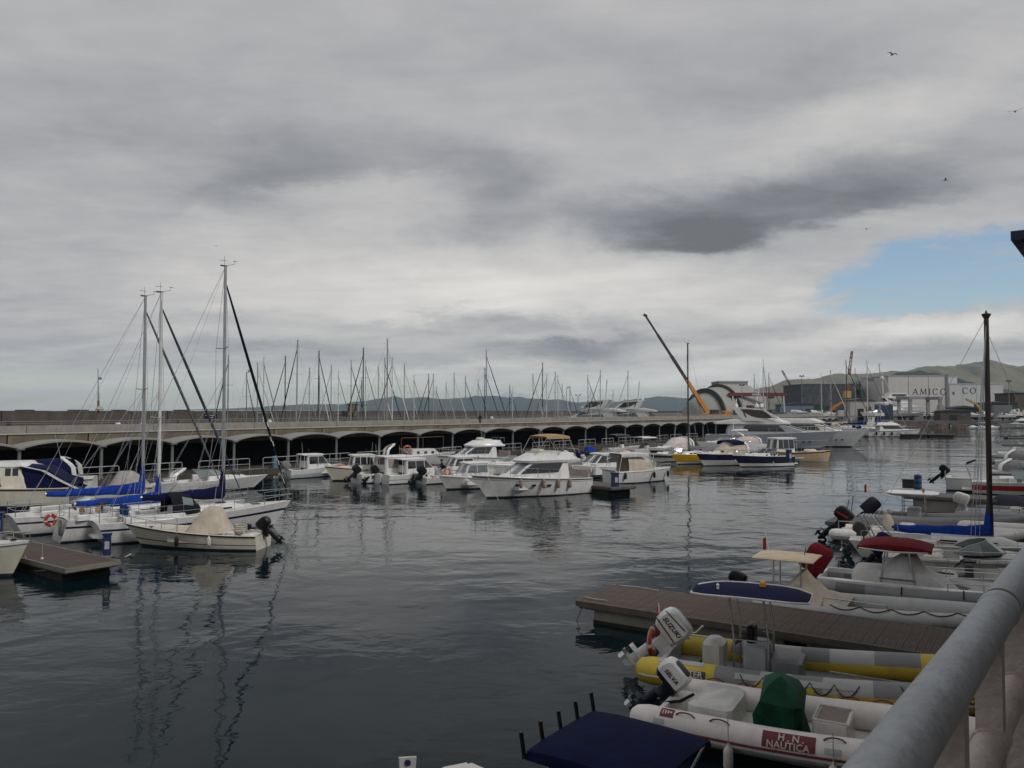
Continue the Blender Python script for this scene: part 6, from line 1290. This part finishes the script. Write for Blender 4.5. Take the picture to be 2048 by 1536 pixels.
# beacon mast at the left
D = 245; p = V((197 - 1024) / FPX * D, D, 0); t = thing('beacon_mast', 'slender signal mast with ladder cage standing on the breakwater at left', 'mast', p)
MB().tube([(0, 0, 2), (0, 0, 8.5)], .35, 8).build('base', mat('beacon_rust', (.18, .10, .08), .8), t); MB().tube([(0, 0, 8), (-.3, 0, CAMZ + 81 / FPX * D)], [.22, .1], 6).build('pole', MGREY, t)
MB().box(.1, .75, -.3, .3, 15.0, 15.7).build('lamp_box', MGREY, t)
for k in range(6): MB().tube([(-.5, 0, 8.2 + k * .5), (.5, 0, 8.2 + k * .5)], .05, 4).build('rung', MGREY, t)
MB().lathe([(1.2, 0), (1.3, .3), (.9, .9), (.4, 1.3)], 8, (.4, 0, 5.6)).build('platform', mat('beacon_grey', (.35, .34, .33), .8), t)
D = 258; t = thing('notice_board', 'blue notice board with pale lines mounted on the breakwater wall', 'sign', AT(421, 833, D), .3); MB().box(-1.9, 1.9, -.1, 0, -.8, .8).build('panel', NAVYC, t)
for z, w in ((.35, 1.5), (-.3, .9)): MB().box(-w, w, -.12, -.101, z - .12, z + .12).build('line', LGREY, t)
MB().tube([(0, 0, -3.5), (0, 0, -.8)], .08, 6).build('post', MGREY, t)
# lamp posts along the road beyond
for k, (px, py) in enumerate(((1133, 777), (1156, 792), (493, 745))):
    rx = (px - 1024) / FPX; D = 82 / (-.791 * rx + .612); z = CAMZ + (818 - py) / FPX * D; t = thing('street_lamp', 'slim street lamp beyond the parapet, %s' % ('left of the twin-headed lamp', 'with two round heads', 'near the left masts')[k], 'street lamp', V(rx * D, D, 3.6))
    MB().tube([(0, 0, 0), (0, 0, z - 3.6)], .05, 6).build('pole', MGREY, t); sp = (-.35, .35) if k == 1 else (.3,)
    for x in sp: MB().tube([(0, 0, z - 3.7), (x, 0, z - 3.5)], .03, 5).lathe([(.02, 0), (.2, .1), (.2, .25), (.02, .35)], 8, (x, 0, z - 3.55)).build('lamp_head', LGREY, t)

# ------------------------------------------------------------------ shipyard quay
YZ = 2.2
def YP(px, D, z=YZ): return V((px - 1024) / FPX * D, D, z)
f = [YP(1330, 246, 0), YP(1480, 262, 0), YP(1640, 250, 0), YP(2100, 262, 0), YP(2700, 270, 0), YP(2700, 1200, 0), YP(1300, 900, 0)]
o = MB().prism([(p.x, p.y) for p in f], -8, YZ, 'z').build('shipyard_ground', mat('yard_concrete', (.11, .10, .09), .95, var=.25, scale=.15, dirt=.3)); struct(o)
def hall(label, px0, px1, ytop, D, depth, m, rz=0.0, name='boat_hall', roof=None, bays=3, cap=.5):
    a, b = YP(px0, D), YP(px1, D); w = (b - a).length; h = AT(px0, ytop, D).z - YZ
    t = thing(name, label, 'hall', a, rz)
    for k in range(bays): MB().box(w * k / bays + .06, w * (k + 1) / bays - .06, 0, .4, 0, h).build('wall_panel', m, t)
    MB().box(.05, w - .05, .38, depth, 0, h - .05).build('body', m, t); MB().box(-.2, w + .2, -.15, depth + .2, h, h + cap).build('roof_edge', roof or LGREY, t)
    return t, w, h
CLAD = mat('hall_cladding', (.55, .53, .50), .75, var=.06, scale=.3, dirt=.12); CLADB = mat('hall_cladding_grey', (.50, .51, .52), .75, var=.06, scale=.3, dirt=.12); LETT = mat('hall_letters', (.05, .05, .055), .6)
def stroke_letters(parent, txt, x, z, h, y=-.05):
    """Roman capitals with thick and thin strokes and serifs"""
    for ch in txt:
        w = {'A': .95, 'M': 1.15, 'I': .30, 'C': .95, 'O': 1.05, '&': .6, ' ': .45}[ch] * h
        mb = MB(); th, tn = .15 * h, .07 * h
        def st(x0, z0, x1, z1, t): mb.bar((x + x0 * w, y, z + z0 * h), (x + x1 * w, y, z + z1 * h), .08, t)
        def sf(x0, z0, k=.22): mb.box(x + x0 * w - k * h * .6, x + x0 * w + k * h * .6, y - .04, y + .04, z + z0 * h - .02 * h, z + z0 * h + .02 * h)
        def arc(cx, cz, rx_, rz_, a0, a1, n=14):
            pr = None
            for k in range(n + 1):
                a = R(lerp(a0, a1, k / n)); p = (cx + rx_ * math.cos(a), cz + rz_ * math.sin(a)); 
                if pr: t = lerp(tn, th, abs(math.cos(R(lerp(a0, a1, (k - .5) / n))))); mb.bar((x + pr[0] * w, y, z + pr[1] * h), (x + p[0] * w, y, z + p[1] * h), .08, t)
                pr = p
        if ch == 'A': st(.08, 0, .5, 1, tn); st(.5, 1, .92, 0, th); st(.26, .36, .74, .36, tn); sf(.08, 0); sf(.92, 0)
        elif ch == 'M': st(.1, 0, .16, 1, tn); st(.16, 1, .5, .08, th); st(.5, .08, .84, 1, tn); st(.84, 1, .9, 0, th); sf(.1, 0); sf(.9, 0); sf(.14, 1, .14); sf(.86, 1, .14)
        elif ch == 'I': st(.5, 0, .5, 1, th); sf(.5, 0); sf(.5, 1)
        elif ch == 'O': arc(.5, .5, .43, .5, 0, 360, 24)
        elif ch == 'C': arc(.54, .5, .46, .5, 42, 318, 20); st(.88, .72, .88, .98, tn)
        elif ch == '&': arc(.42, .52, .22, .16, -40, 250); arc(.42, .2, .32, .2, 120, 390); st(.24, .62, .95, 0, th * .7)
        if ch != ' ': mb.build('letter', LETT, parent)
        x += w + .36 * h
    return x
t, w, h = hall('tall cream boat hall with five large dark capitals', 1777, 1897, 753, 380, 30, CLAD); sw = 123 * 380 / FPX
stroke_letters(t, 'AMICO', (1825 - 1777) * 380 / FPX, AT(1800, 789, 380).z - YZ, 2.75)
for k in (1, 2): MB().box(w * k / 3 - .1, w * k / 3 + .1, -.03, .05, 0, h).build('joint', DGREY, t)
MB().box(w - 1.2, w - .2, -.5, -.1, 0, h + 1.2).build('stair_tower', MGREY, t)
t, w, h = hall('lower grey boat hall with two large dark capitals', 1899, 2007, 769, 384, 30, CLADB, bays=4)
stroke_letters(t, '&', (1905 - 1899) * 384 / FPX, AT(1900, 789, 384).z - YZ, 1.9); stroke_letters(t, 'CO', (1925 - 1899) * 384 / FPX, AT(1900, 787, 384).z - YZ, 2.75)
t, w, h = hall('white stepped block rising behind the two boat halls with capitals', 1890, 1915, 755, 415, 12, CLADB, bays=1)
t, w, h = hall('dark grey flat-roofed workshop building with dim windows', 1602, 1722, 770, 400, 26, mat('workshop_grey', (.07, .075, .085), .8, dirt=.1), bays=5, roof=DGREY)
for k in range(9): MB().box(.8 + k * w / 9, .8 + (k + .7) * w / 9, -.08, -.02, h * .72, h * .86).build('window', GLASS, t)
MB().box(w * .1, w * .5, -1.2, -.1, 1.0, 3.8).build('white_container', LGREY, t)
t, w, h = hall('brown flat-topped building at the right edge of the shipyard', 2030, 2110, 788, 330, 14, mat('brick_brown', (.09, .07, .055), .9, dirt=.2), bays=3, roof=NEARBLACK)
for i in range(6):
    for j in range(2): MB().box(1 + i * 2.4, 2.2 + i * 2.4, -.06, -.01, 1.5 + j * 2.6, 3 + j * 2.6).build('window', GLASS, t)
# arched storage hangar of three telescoping shells
D = 322; c = YP(1392, D); t = thing('arched_hangar', 'grey rounded hangar of telescoping arched shells beside the crane', 'hangar', c, R(28)); HG = mat('hangar_skin', (.30, .295, .28), .7, var=.08, scale=.4, dirt=.15)
def arcs(x0, x1, r0, r1, n=5, pw=1.0):
    return [[(lerp(x0, x1, i / n), lerp(r0, r1, (i / n) ** pw) * math.cos(math.pi * k / 18), lerp(r0, r1, (i / n) ** pw) * .98 * math.sin(math.pi * k / 18)) for k in range(19)] for i in range(n + 1)]
MB().loft(arcs(-3, 5, 4.5, 10.8, 7, .55), caps=True).build('nose_shell', HG, t, sharp=.9); MB().loft(arcs(5, 12, 12.4, 13.2)).build('middle_shell', HG, t, sharp=.9); MB().loft(arcs(12, 24, 14.2, 14.4)).build('rear_shell', HG, t, sharp=.9)
for x, r in ((5, 12.5), (12, 14.3)): MB().loft(arcs(x - .7, x, r, r, 1)).build('rim', DGREY, t, sharp=.9)
t, w, h = hall('plain grey box building behind the arched hangar', 1438, 1496, 764, 372, 14, CONC, bays=1)
# mobile crane with long telescopic boom
D = 285; b0 = YP(1412, D); t = thing('mobile_crane', 'orange mobile crane with very long dark telescopic boom', 'crane', b0, R(8)); ORC = mat('crane_orange', (.55, .20, .015), .5, dirt=.2)
tip = AT(1290, 630, D) - b0; tip = Matrix.Rotation(-R(8), 4, 'Z') @ tip; base = V(.5, 0, 2.6)
m1 = base.lerp(tip, .33)
MB().loft([[base + V(dx, dy, 0) for dx, dy in ((-.9, -.7), (.9, -.7), (.9, .7), (-.9, .7))], [m1 + V(dx, dy, 0) for dx, dy in ((-.62, -.5), (.62, -.5), (.62, .5), (-.62, .5))]]).build('base_boom', ORC, t)
for a, b_, r in ((.33, .58, .52), (.58, .80, .42), (.80, 1.0, .32)): MB().bar(base.lerp(tip, a), base.lerp(tip, b_), r * 1.6, r * 2).build('boom_section', mat('crane_boom_dark', (.045, .045, .045), .6), t)
MB().bar(tip + V(-.5, 0, .2), tip + V(.7, 0, -.5), .8).build('boom_head', DGREY, t); MB().bar(V(-1.6, 0, 2.2), base.lerp(tip, .2), .5).build('luff_cylinder', MGREY, t)
rbox(MB(), -3, 9, -1.4, 1.4, .9, 1.8, .2, .1).build('chassis', ORC, t); rbox(MB(), 6.2, 9, -1.3, 1.3, 1.8, 3.2, .3, .2).build('cab', ORC, t); MB().box(8.6, 9.02, -1.1, 1.1, 2.2, 3.0).build('windscreen_pane', GLASS, t); rbox(MB(), 1.5, 4.5, -1.3, 1.3, 1.8, 3.6, .3, .2).build('counterweight', DGREY, t)
for x in (-2, .2, 4.2, 6, 7.8):
    for s in (1, -1): MB().lathe([(.3, -.2), (.62, -.18), (.62, .18), (.3, .2)], 12).build('wheel', BLACKM, t, loc=(x, s * 1.3, .62), rot=(math.pi / 2, 0, 0))
# red gantry
D = 318; a, b_ = AT(1457, 789, D), AT(1572, 789, D); t = thing('gantry_crane', 'dark red overhead gantry beam on pale legs in the shipyard', 'gantry crane', (a.x, a.y, YZ)); w = b_.x - a.x; zt = a.z - YZ
REDG = mat('gantry_red', (.16, .02, .022), .6, dirt=.15); MB().box(0, w, -.8, .8, zt - .7, zt + .7).build('beam', REDG, t); MB().box(w * .40, w * .55, -.85, -.81, zt - .35, zt + .35).build('maker_plate', LGREY, t); MB().box(w, w + 8, -.4, .4, zt - .9, zt - .2).build('jib_rail', mat('gantry_blue', (.02, .03, .08), .6), t); MB().box(w * .7, w * .78, -1, 1, zt - 1.6, zt - .7).build('trolley', DGREY, t)
for x in (1.5, w * .62, w - 1.2):
    for s in (1, -1): MB().bar((x, s * .6, zt - .7), (x + .3 * s, s * 3, 0), .5).build('leg', LGREY, t)
# lattice cranes
def lattice(label, pb, pt, D, body, hue):
    p0, p1 = YP(*pb[:1], D), AT(pt[0], pt[1], D); t = thing('lattice_crane', label, 'crane', p0); top = p1 - p0; hz_ = AT(pb[0], pb[1], D).z - YZ; base = V(0, 0, hz_)
    n = 10; side = [V(.6, .5, 0), V(-.6, .5, 0), V(-.6, -.5, 0), V(.6, -.5, 0)]
    for k in range(n):
        mb = MB(); A, B2 = base.lerp(top, k / n), base.lerp(top, (k + 1) / n); f0, f1 = 1 - .5 * k / n, 1 - .5 * (k + 1) / n
        for q in range(4): mb.bar(A + side[q] * f0, B2 + side[q] * f1, .2); mb.bar(A + side[q] * f0, B2 + side[(q + 1) % 4] * f1, .14)
        mb.build('boom_lattice', [hue, LGREY][(k // 2) % 2], t)
    MB().box(-1.3, 1.3, -1.3, 1.3, hz_ - 3, hz_).build('machine_house', body, t); MB().bar((-.8, 0, 0), (-.8, 0, hz_ - 3), .5).bar((.8, 0, 0), (.8, 0, hz_ - 3), .5).bar((-.8, 0, 2), (.8, 0, hz_ * .5), .25).bar((.8, 0, 2), (-.8, 0, hz_ * .5), .25).build('tower', MGREY, t)
    MB().bar(base + V(-1.2, 0, 0), base.lerp(top, .55), .1).build('tie_rod', DGREY, t)
RW = mat('crane_red', (.26, .10, .07), .7); YC = mat('crane_yellow', (.50, .32, .06), .6, dirt=.2)
lattice('tall red and white lattice crane with yellow cabin', (1694, 782), (1704, 702), 345, YC, RW); lattice('smaller red and white lattice crane leaning left behind the gantry', (1592, 790), (1564, 741), 430, DGREY, RW)
def excavator(label, px, D, dx, top, m, rz=0.0):
    t = thing('boom_crane', label, 'crane', YP(px, D), rz); rbox(MB(), -2.2, 2.2, -1.2, 1.2, 1.0, 2.8, .3, .2).build('house', m, t); MB().box(-2.4, 2.4, -1.5, 1.5, 0, 1.0).build('undercarriage', NEARBLACK, t); p = AT(px + dx, top, D) - YP(px, D); mid = V(p.x * .4, 0, p.z * .75)
    MB().bar((0, 0, 2.4), p if abs(dx) > 40 else mid, .8).build('boom', m, t)
    if abs(dx) <= 40: MB().bar(mid, p, .6).build('stick', m, t)
    MB().box(1.0, 2.25, -1.22, -.2, 1.9, 3.4).build('cab', GLASS, t)
excavator('orange excavator-like crane with raised arm before the workshop', 1658, 275, 28, 804, ORC); excavator('yellow boom crane before the lower grey hall', 1966, 275, -34, 798, mat('crane_dull_yellow', (.38, .28, .06), .6, dirt=.25))
# superyachts and boats ashore, travel lift, sheds
t = thing('superyacht', 'white superyacht ashore on stands before the tall cream hall', 'yacht', YP(1738, 335, 4.5), R(2)); yacht(t, 27, 6.5, WHITE); cabin(t, [(6.2, 7, 17, 2.0, 1.4, .4), (8.2, 7.5, 15.5, 1.9, 1.4, .4)], WHITE, 'bridge_deck'); MB().box(9, 15, -2.02, -1.98, 7.0, 7.7).build('bridge_windows', GLASS, t); MB().tube([(6, 0, 8), (5.7, 0, 14)], .25, 6).lathe([(.1, 0), (.8, .4), (.9, 1.2), (.2, 1.9)], 12, (5.7, 0, 13.4)).build('radar_mast', WHITE, t)
for x in (3, 9, 15, 20): MB().bar((x, 0, -2.3), (x, 0, -.3), .8).build('keel_block', NEARBLACK, t)
t = thing('sailing_superyacht', 'long low white hull ashore in front of the superyacht', 'yacht', YP(1672, 292, 3.4), R(1)); H = hull(t, 32, 5.5, 2.0, 2.6, m=OFFW, rake=3, draft=1.0, boot=WHITE, bands=((.7, OFFW), (.76, DGREY), (1, WHITE))); cabin(t, [(2.0, 17, 26, 1.7, .6, .4), (3.4, 18, 23, 1.4, .6, .4)], WHITE, 'deckhouse'); 
for x in (5, 12, 20, 26): MB().bar((x, 0, -1.2), (x, 0, -.3), .8).build('keel_block', NEARBLACK, t)
D = 272; a = YP(1820, D); t = thing('travel_lift', 'grey-blue travel lift frame straddling the shipyard slip', 'boat lift', a); w = (1880 - 1820) * D / FPX; LB = mat('lift_grey_blue', (.27, .275, .28), .6, dirt=.2)
for x in (0, w):
    for y in (0, 8): MB().box(x - .5, x + .5, y - .4, y + .4, 0, 7.0).build('leg', LB, t)
    MB().box(x - .7, x + .7, -.6, 8.6, 7.0, 8.0).build('side_beam', LB, t)
    for y in (0, 8): MB().lathe([(.3, -.3), (.8, -.28), (.8, .28), (.3, .3)], 12).build('wheel', BLACKM, t, loc=(x, y - .8, .8), rot=(math.pi / 2, 0, 0))
MB().box(-.5, w + .5, 7.6, 8.4, 7.2, 8.2).build('cross_beam', LB, t); MB().box(w * .3, w * .7, -.3, -.1, 1.8, 2.0).build('sling', DGREY, t)
rnd = random.Random(5)
proto = thing('boat_ashore', 'proto', 'boat', (0, 0, 0)); H = sport_cruiser(proto, 8, 2.7, WHITE, arch=.9, fs=1.0, fb=1.3, bowr=False); MB().bar((2, 0, -1.3), (2, 0, -.2), .5).bar((5, 0, -1.3), (5, 0, -.2), .5).build('cradle', NEARBLACK, proto)
proto2 = thing('boat_ashore', 'proto', 'boat', (0, 0, 0)); H = sport_cruiser(proto2, 8, 2.7, GREYW, arch=None, covm=WHITEC, fs=1.0, fb=1.3, bowr=False); MB().bar((2, 0, -1.3), (2, 0, -.2), .5).bar((5, 0, -1.3), (5, 0, -.2), .5).build('cradle', NEARBLACK, proto2)
sp = [(1500, 300), (1590, 268), (1612, 285), (1634, 262), (1762, 262), (1795, 275), (1842, 300), (1895, 268), (1915, 290), (1925, 264), (1948, 300), (1955, 264), (1995, 266), (2012, 285), (2025, 268), (2040, 300), (1576, 290), (1652, 300)]
for k, (px, D) in enumerate(sorted(sp)):
    t = (proto, proto2)[k] if k < 2 else copy_tree((proto, proto2)[k % 2]); s = rnd.uniform(.75, 1.15)
    t.location = YP(px, D, YZ + 1.3 * s); t.rotation_euler = (0, 0, R(rnd.choice((-10, 20, 170, 200, -38)))); t.scale = (s, s, s); tag(t, 'boat laid up ashore in the shipyard, %s from the left' % ORD(k), 'boat', 'boats laid up in the shipyard')
for k, (px, D, w, d, h, m, lb) in enumerate(((1905, 300, 9, 5, 4.2, NEARBLACK, 'low dark shed under the lower grey hall'), (1880, 262, 10, 4, 3.0, mat('shed_brown', (.075, .062, .055), .9), 'brown sloping shed beside the travel lift'), (1965, 320, 14, 6, 6, mat('shed_green', (.035, .05, .045), .8), 'dark green container block near the yellow crane'), (1700, 262, 8, 5, 6.5, CONCL, 'round-cornered pale tank house before the superyacht'), (1475, 285, 12, 6, 3.2, NEARBLACK, 'dark low shed below the gantry'), (1560, 330, 16, 6, 5.5, mat('shed_blue', (.14, .19, .26), .8), 'pale blue wall with openings under the gantry'))):
    t = thing('yard_shed', lb, 'shed', YP(px, D), 0); MB().box(0, w, 0, d, 0, h).build('wall', m, t); MB().prism([(-.3, h), (w + .3, h), (w + .3, h + .2), (w * .5, h + .9), (-.3, h + .2)], -.3, d + .3, 'y').build('roof', DGREY, t); MB().box(w * .3, w * .55, -.06, -.01, 0, h * .6).build('door', NEARBLACK, t); MB().box(w * .65, w * .85, -.06, -.01, h * .4, h * .7).build('window', GLASS, t)
# near shipyard edge: stone slip, pontoons and small craft
t = thing('stone_mole', 'low brown stone mole in front of the shipyard', 'mole', YP(1795, 240, 0), R(4))
rnd = random.Random(3)
for k in range(26):
    x = k * 1.25; MB().loft([[(x + a, b_, -2) for a, b_ in ((0, 0), (1.2, 0), (1.2, 5), (0, 5))], [(x + a, b_ + .5, 1.3 + rnd.uniform(-.12, .12)) for a, b_ in ((.02, 0), (1.18, 0), (1.18, 4), (.02, 4))]]).build('stone_block', mat('mole_stone', (.12, .085, .07), .95, var=.3, scale=.6, dirt=.3), t)
for k, (px, py, hd, lb, kw) in enumerate(((1935, 858, 10, 'small grey boat at the mole, left of three', dict(hullm=GREYW)), (1952, 858, 12, 'small white canopied boat at the mole, middle of three', dict(hullm=WHITE, canopy=(1, 3, .8, 1.9, WHITE, .1))), (1972, 858, 8, 'small white boat at the mole, right of three', dict(hullm=WHITE)))):
    t = boat('small_boat', lb, 'motor boat', hd, stern=(px, py)); open_boat(t, 4.6, 1.9, cover=(.8, 3, .7, 1.1), covm=WHITEC, rails=False, **kw)
t = boat('motor_cruiser', 'long white cruiser moored at the far right shipyard edge', 'motor boat', 176, stern=(2090, 856)); flybridge(t, 14, 3.8, WHITE, bim=None)
pontoon('short grey pontoon with white float at the far right, before the shipyard', W(2012, 872, .5), -4, 14, 2.0, .5, PLANKG, body=OFFW, plank_w=.4)
t = boat('motor_boat', 'dark low boat lying at the far right short pontoon', 'motor boat', -4, stern=(2022, 876)); open_boat(t, 6, 2.0, DGREY, console=False, rails=False)
# yard clutter that can be told apart: containers, drums of paint, stacked timber, lamp masts
rnd = random.Random(17)
cc = [mat('container_rust', (.14, .06, .04), .8, dirt=.3), mat('container_blue', (.03, .06, .12), .7, dirt=.25), MGREY, mat('container_green', (.03, .07, .05), .7, dirt=.25), LGREY]
spots = [(1505, 300), (1532, 296), (1552, 305), (1628, 300), (1678, 310), (1722, 300), (1752, 285), (1812, 290), (1862, 305), (1888, 290), (1938, 320), (1958, 345), (1988, 300), (2020, 310), (2046, 290)]
for k, (px, D) in enumerate(spots):
    t = thing('shipping_container', 'container standing in the shipyard, %s from the left' % ORD(k), 'container', YP(px, D), R(rnd.choice((0, 12, -15, 60)))); m = cc[k % 5]; hh = 2.6 * (1 + (k % 3 == 0))
    MB().box(0, 6, 0, 2.4, 0, hh).build('body', m, t)
    for q in range(9): MB().box(.3 + q * .62, .55 + q * .62, -.05, -.002, .15, hh - .15).build('rib', m, t)
    MB().box(5.99, 6.04, .15, 2.25, .1, hh - .1).build('door', DGREY, t); t['group'] = 'containers in the shipyard'
for k, (px, py, D) in enumerate(((1604, 752, 330), (1742, 760, 320), (2018, 762, 300), (1484, 770, 300))):
    t = thing('yard_light_mast', 'tall floodlight mast in the shipyard, %s from the left' % ORD(sorted((1604, 1742, 2018, 1484)).index(px)), 'light mast', YP(px, D)); zt = AT(px, py, D).z - YZ
    MB().tube([(0, 0, 0), (0, 0, zt)], [.18, .1], 6).build('pole', MGREY, t)
    for s in (-.6, .6): MB().box(s - .35, s + .35, -.2, .2, zt - .2, zt + .25).build('floodlight', DGREY, t)
    MB().box(-.9, .9, -.06, .06, zt - .3, zt - .2).build('crossarm', MGREY, t)

# ------------------------------------------------------------------ promenade where the photographer stands: railing, eave, building behind
RD = V(.616, .788, 0).normalized(); RN = V(RD.y, -RD.x, 0); RRZ = math.atan2(RD.y, RD.x)
def RL(t_, r_, z): return RD * t_ + RN * r_ + V(0, 0, z)
# local frame: x along the railing, y = -r (towards the water)
RAILP = mat('galvanised_paint_grey', (.37, .39, .415), .5, .2, var=.13, scale=45, bump=.12, bscale=120, dirt=.2); POSTP = mat('flaking_white_paint', (.50, .44, .42), .65, var=.10, scale=9, bump=.3, bscale=60, col2=(.38, .32, .30), dirt=.35)
RUST = mat('rust', (.10, .045, .03), .9, var=.4, scale=30)
t = thing('promenade_railing', 'thick grey pipe railing with flaking white posts in the right foreground', 'railing', (0, 0, 0), RRZ)
Y0 = .226; ZT = 5.60
MB().tube([(-1.5, Y0, ZT), (1.86, Y0, ZT)], .0350, 28).build('top_rail', RAILP, t); MB().tube([(1.90, Y0, ZT + .001), (16, Y0, ZT + .001)], .0362, 28).build('top_rail', RAILP, t)
MB().tube([(1.835, Y0, ZT), (1.85, Y0, ZT), (1.868, Y0, ZT), (1.885, Y0, ZT)], [.0355, .0378, .0378, .0355], 28).build('weld_collar', RAILP, t); MB().tube([(1.885, Y0, ZT), (1.90, Y0, ZT)], .0335, 24).build('joint_gap', NEARBLACK, t)
for z in (5.385, 5.14, 4.88): MB().tube([(-1.5, Y0, z), (16, Y0, z)], .028, 18).build('lower_rail', POSTP, t)
pm = MB().box(-.020, .020, -.022, .022, 4.56, ZT - .02).mesh('post'); cl = MB().tube([(-.034, 0, 0), (.034, 0, 0)], .031, 14).mesh('weld_ring'); bs = MB().box(-.06, .06, -.09, .09, 4.55, 4.565).mesh('base_plate')
k = 0
for i in range(-3, 38):
    x = .93 + .4 * i
    link('post', pm, POSTP, t, (x, Y0, 0)); link('base_plate', bs, RUST, t, (x, Y0, 0)); link('weld_ring', cl, POSTP, t, (x, Y0, 5.385))
o = MB().box(-30, 60, -8, .38, 4.2, 4.55).build('promenade', CONC, rot=(0, 0, RRZ)); struct(o)
o = MB().box(-30, 60, -8, .30, -8, 4.2).build('quay_wall', CONCD, rot=(0, 0, RRZ)); tag(o, 'quay wall under the promenade railing', 'wall')
# building behind the promenade (outside the frame, height set to shade the near boats) and its roof eave, whose corner shows at the right edge
bt = thing('promenade_building', 'dark blue stepped roof eave at the right edge of the photo', 'building', (0, 0, 0), RRZ); EAVE = mat('eave_blue', (.012, .02, .055), .5)
MB().box(-28, 48, -9, -3.4, 4.55, 11.5).build('wall', mat('facade_plaster', (.30, .27, .23), .9), bt)
for i in range(10): MB().box(-26 + i * 7, -23 + i * 7, -3.42, -3.36, 5.4, 7.2).build('window', GLASS, bt)
te = 6.75
for k in range(3): MB().box(te + .05 * k, 20, -3.4, .70 - .06 * k, 7.22 - .075 * k, 7.285 - .075 * k).build('eave_board', EAVE, bt)
MB().prism([(-3.4, 6.3), (.55, 7.06), (.55, 7.12), (-3.4, 7.12)], te + .2, 20, 'x').build('eave_soffit', EAVE, bt)
# ------------------------------------------------------------------ people and gulls
def person(label, p, h, rz, pose='walk', lean=0.0, m=None):
    k = h / 1.75
    J = {'pel': (0, 0, .95), 'sp': (0, 0, 1.15), 'ch': (.03, 0, 1.38), 'nk': (.03, 0, 1.50), 'hd': (.05, 0, 1.60), 'tp': (.05, 0, 1.73),
         'hl': (0, .10, .90), 'kl': (.12, .10, .50), 'fl': (.02, .10, .08), 'tl': (.16, .10, .03), 'hr': (0, -.10, .90), 'kr': (.02, -.10, .50), 'fr': (-.20, -.10, .12), 'tr': (-.06, -.10, .04),
         'sl': (.02, .19, 1.40), 'el': (-.10, .24, 1.14), 'wl': (.04, .24, .92), 'gl': (.08, .23, .84), 'sr': (.02, -.19, 1.40), 'er': (.06, -.24, 1.14), 'wr': (.22, -.22, .96), 'gr': (.28, -.21, .90)}
    E = [('pel', 'sp'), ('sp', 'ch'), ('ch', 'nk'), ('nk', 'hd'), ('hd', 'tp'), ('pel', 'hl'), ('hl', 'kl'), ('kl', 'fl'), ('fl', 'tl'), ('pel', 'hr'), ('hr', 'kr'), ('kr', 'fr'), ('fr', 'tr'), ('ch', 'sl'), ('sl', 'el'), ('el', 'wl'), ('wl', 'gl'), ('ch', 'sr'), ('sr', 'er'), ('er', 'wr'), ('wr', 'gr')]
    RD_ = {'pel': .15, 'sp': .14, 'ch': .16, 'nk': .06, 'hd': .10, 'tp': .075, 'hl': .10, 'kl': .065, 'fl': .05, 'tl': .04, 'hr': .10, 'kr': .065, 'fr': .05, 'tr': .04, 'sl': .075, 'el': .055, 'wl': .038, 'gl': .04, 'sr': .075, 'er': .055, 'wr': .038, 'gr': .04}
    names = list(J); me = bpy.data.meshes.new('body'); me.from_pydata([tuple(c * k for c in J[n]) for n in names], [(names.index(a), names.index(b)) for a, b in E], [])
    root = thing('person', label, 'person', p, rz); root.rotation_euler = (0, lean, rz)
    o = bpy.data.objects.new('body', me); COL.objects.link(o); o.parent = root; me.materials.append(m or CLOTHK)
    md = o.modifiers.new('skin', 'SKIN'); md.use_smooth_shade = True
    for i, n in enumerate(names): me.skin_vertices[0].data[i].radius = (RD_[n] * k, RD_[n] * k * .9)
    me.skin_vertices[0].data[0].use_root = True
    o.modifiers.new('sub', 'SUBSURF').render_levels = 1
    MB().lathe([(.02, 0), (.085, .02), (.10, .09), (.085, .16), (.02, .19)], 12, (.055 * k, 0, 1.52 * k)).build('face', SKIN, root); MB().lathe([(.112, .0), (.118, .07), (.08, .15), (.01, .17)], 12, (.035 * k, 0, 1.62 * k)).build('hair', HAIR, root)
    return root
rx = (960 - 1024) / FPX; Dp = 71.2 / (-.791 * rx + .612)
person('person in dark clothes walking along the road above the arches', V(rx * Dp, Dp, 3.6), 1.75, QRZ)
person('person in dark clothes standing in the low white stern boat', W(884, 958, .25), 1.6, R(200))
for k, (px, py, D, lb) in enumerate(((1785, 109, 60, 'gull highest in the sky at right'), (2030, 223, 55, 'gull at the right edge of the sky'), (1891, 360, 70, 'gull above the long grey cloud at right'), (1733, 458, 80, 'gull below the long grey cloud'), (432, 492, 140, 'gull above the nearest tall mast'))):
    t = thing('gull', lb, 'bird', AT(px, py, D), random.Random(k).uniform(0, 6)); MB().loft([[(x, r * math.cos(a), r * math.sin(a)) for a in [2 * math.pi * q / 6 for q in range(6)]] for x, r in ((-.22, .01), (-.1, .05), (.08, .06), (.2, .02))]).build('body', LGREY, t)
    for s in (1, -1): MB().add([(.08, s * .03, .03), (.06, s * .28, .13), (-.02, s * .55, .06), (-.06, s * .28, .11), (-.08, s * .03, .02), (.0, s * .28, .10)], [(0, 1, 5, 4), (1, 2, 3, 5)]).build('wing', MGREY, t)

# ------------------------------------------------------------------ air
hz = bpy.data.materials.new('haze_air'); hz.use_nodes = True; hz.node_tree.nodes.clear()
pv = hz.node_tree.nodes.new('ShaderNodeVolumePrincipled'); ou = hz.node_tree.nodes.new('ShaderNodeOutputMaterial')
pv.inputs['Color'].default_value = (.58, .82, 1.0, 1); pv.inputs['Density'].default_value = 8.5e-5; pv.inputs['Anisotropy'].default_value = .2
hz.node_tree.links.new(pv.outputs[0], ou.inputs['Volume'])
o = MB().box(-9500, 9500, -150, 9000, -10.5, 200).build('haze', hz, flat=True); o['kind'] = 'stuff'
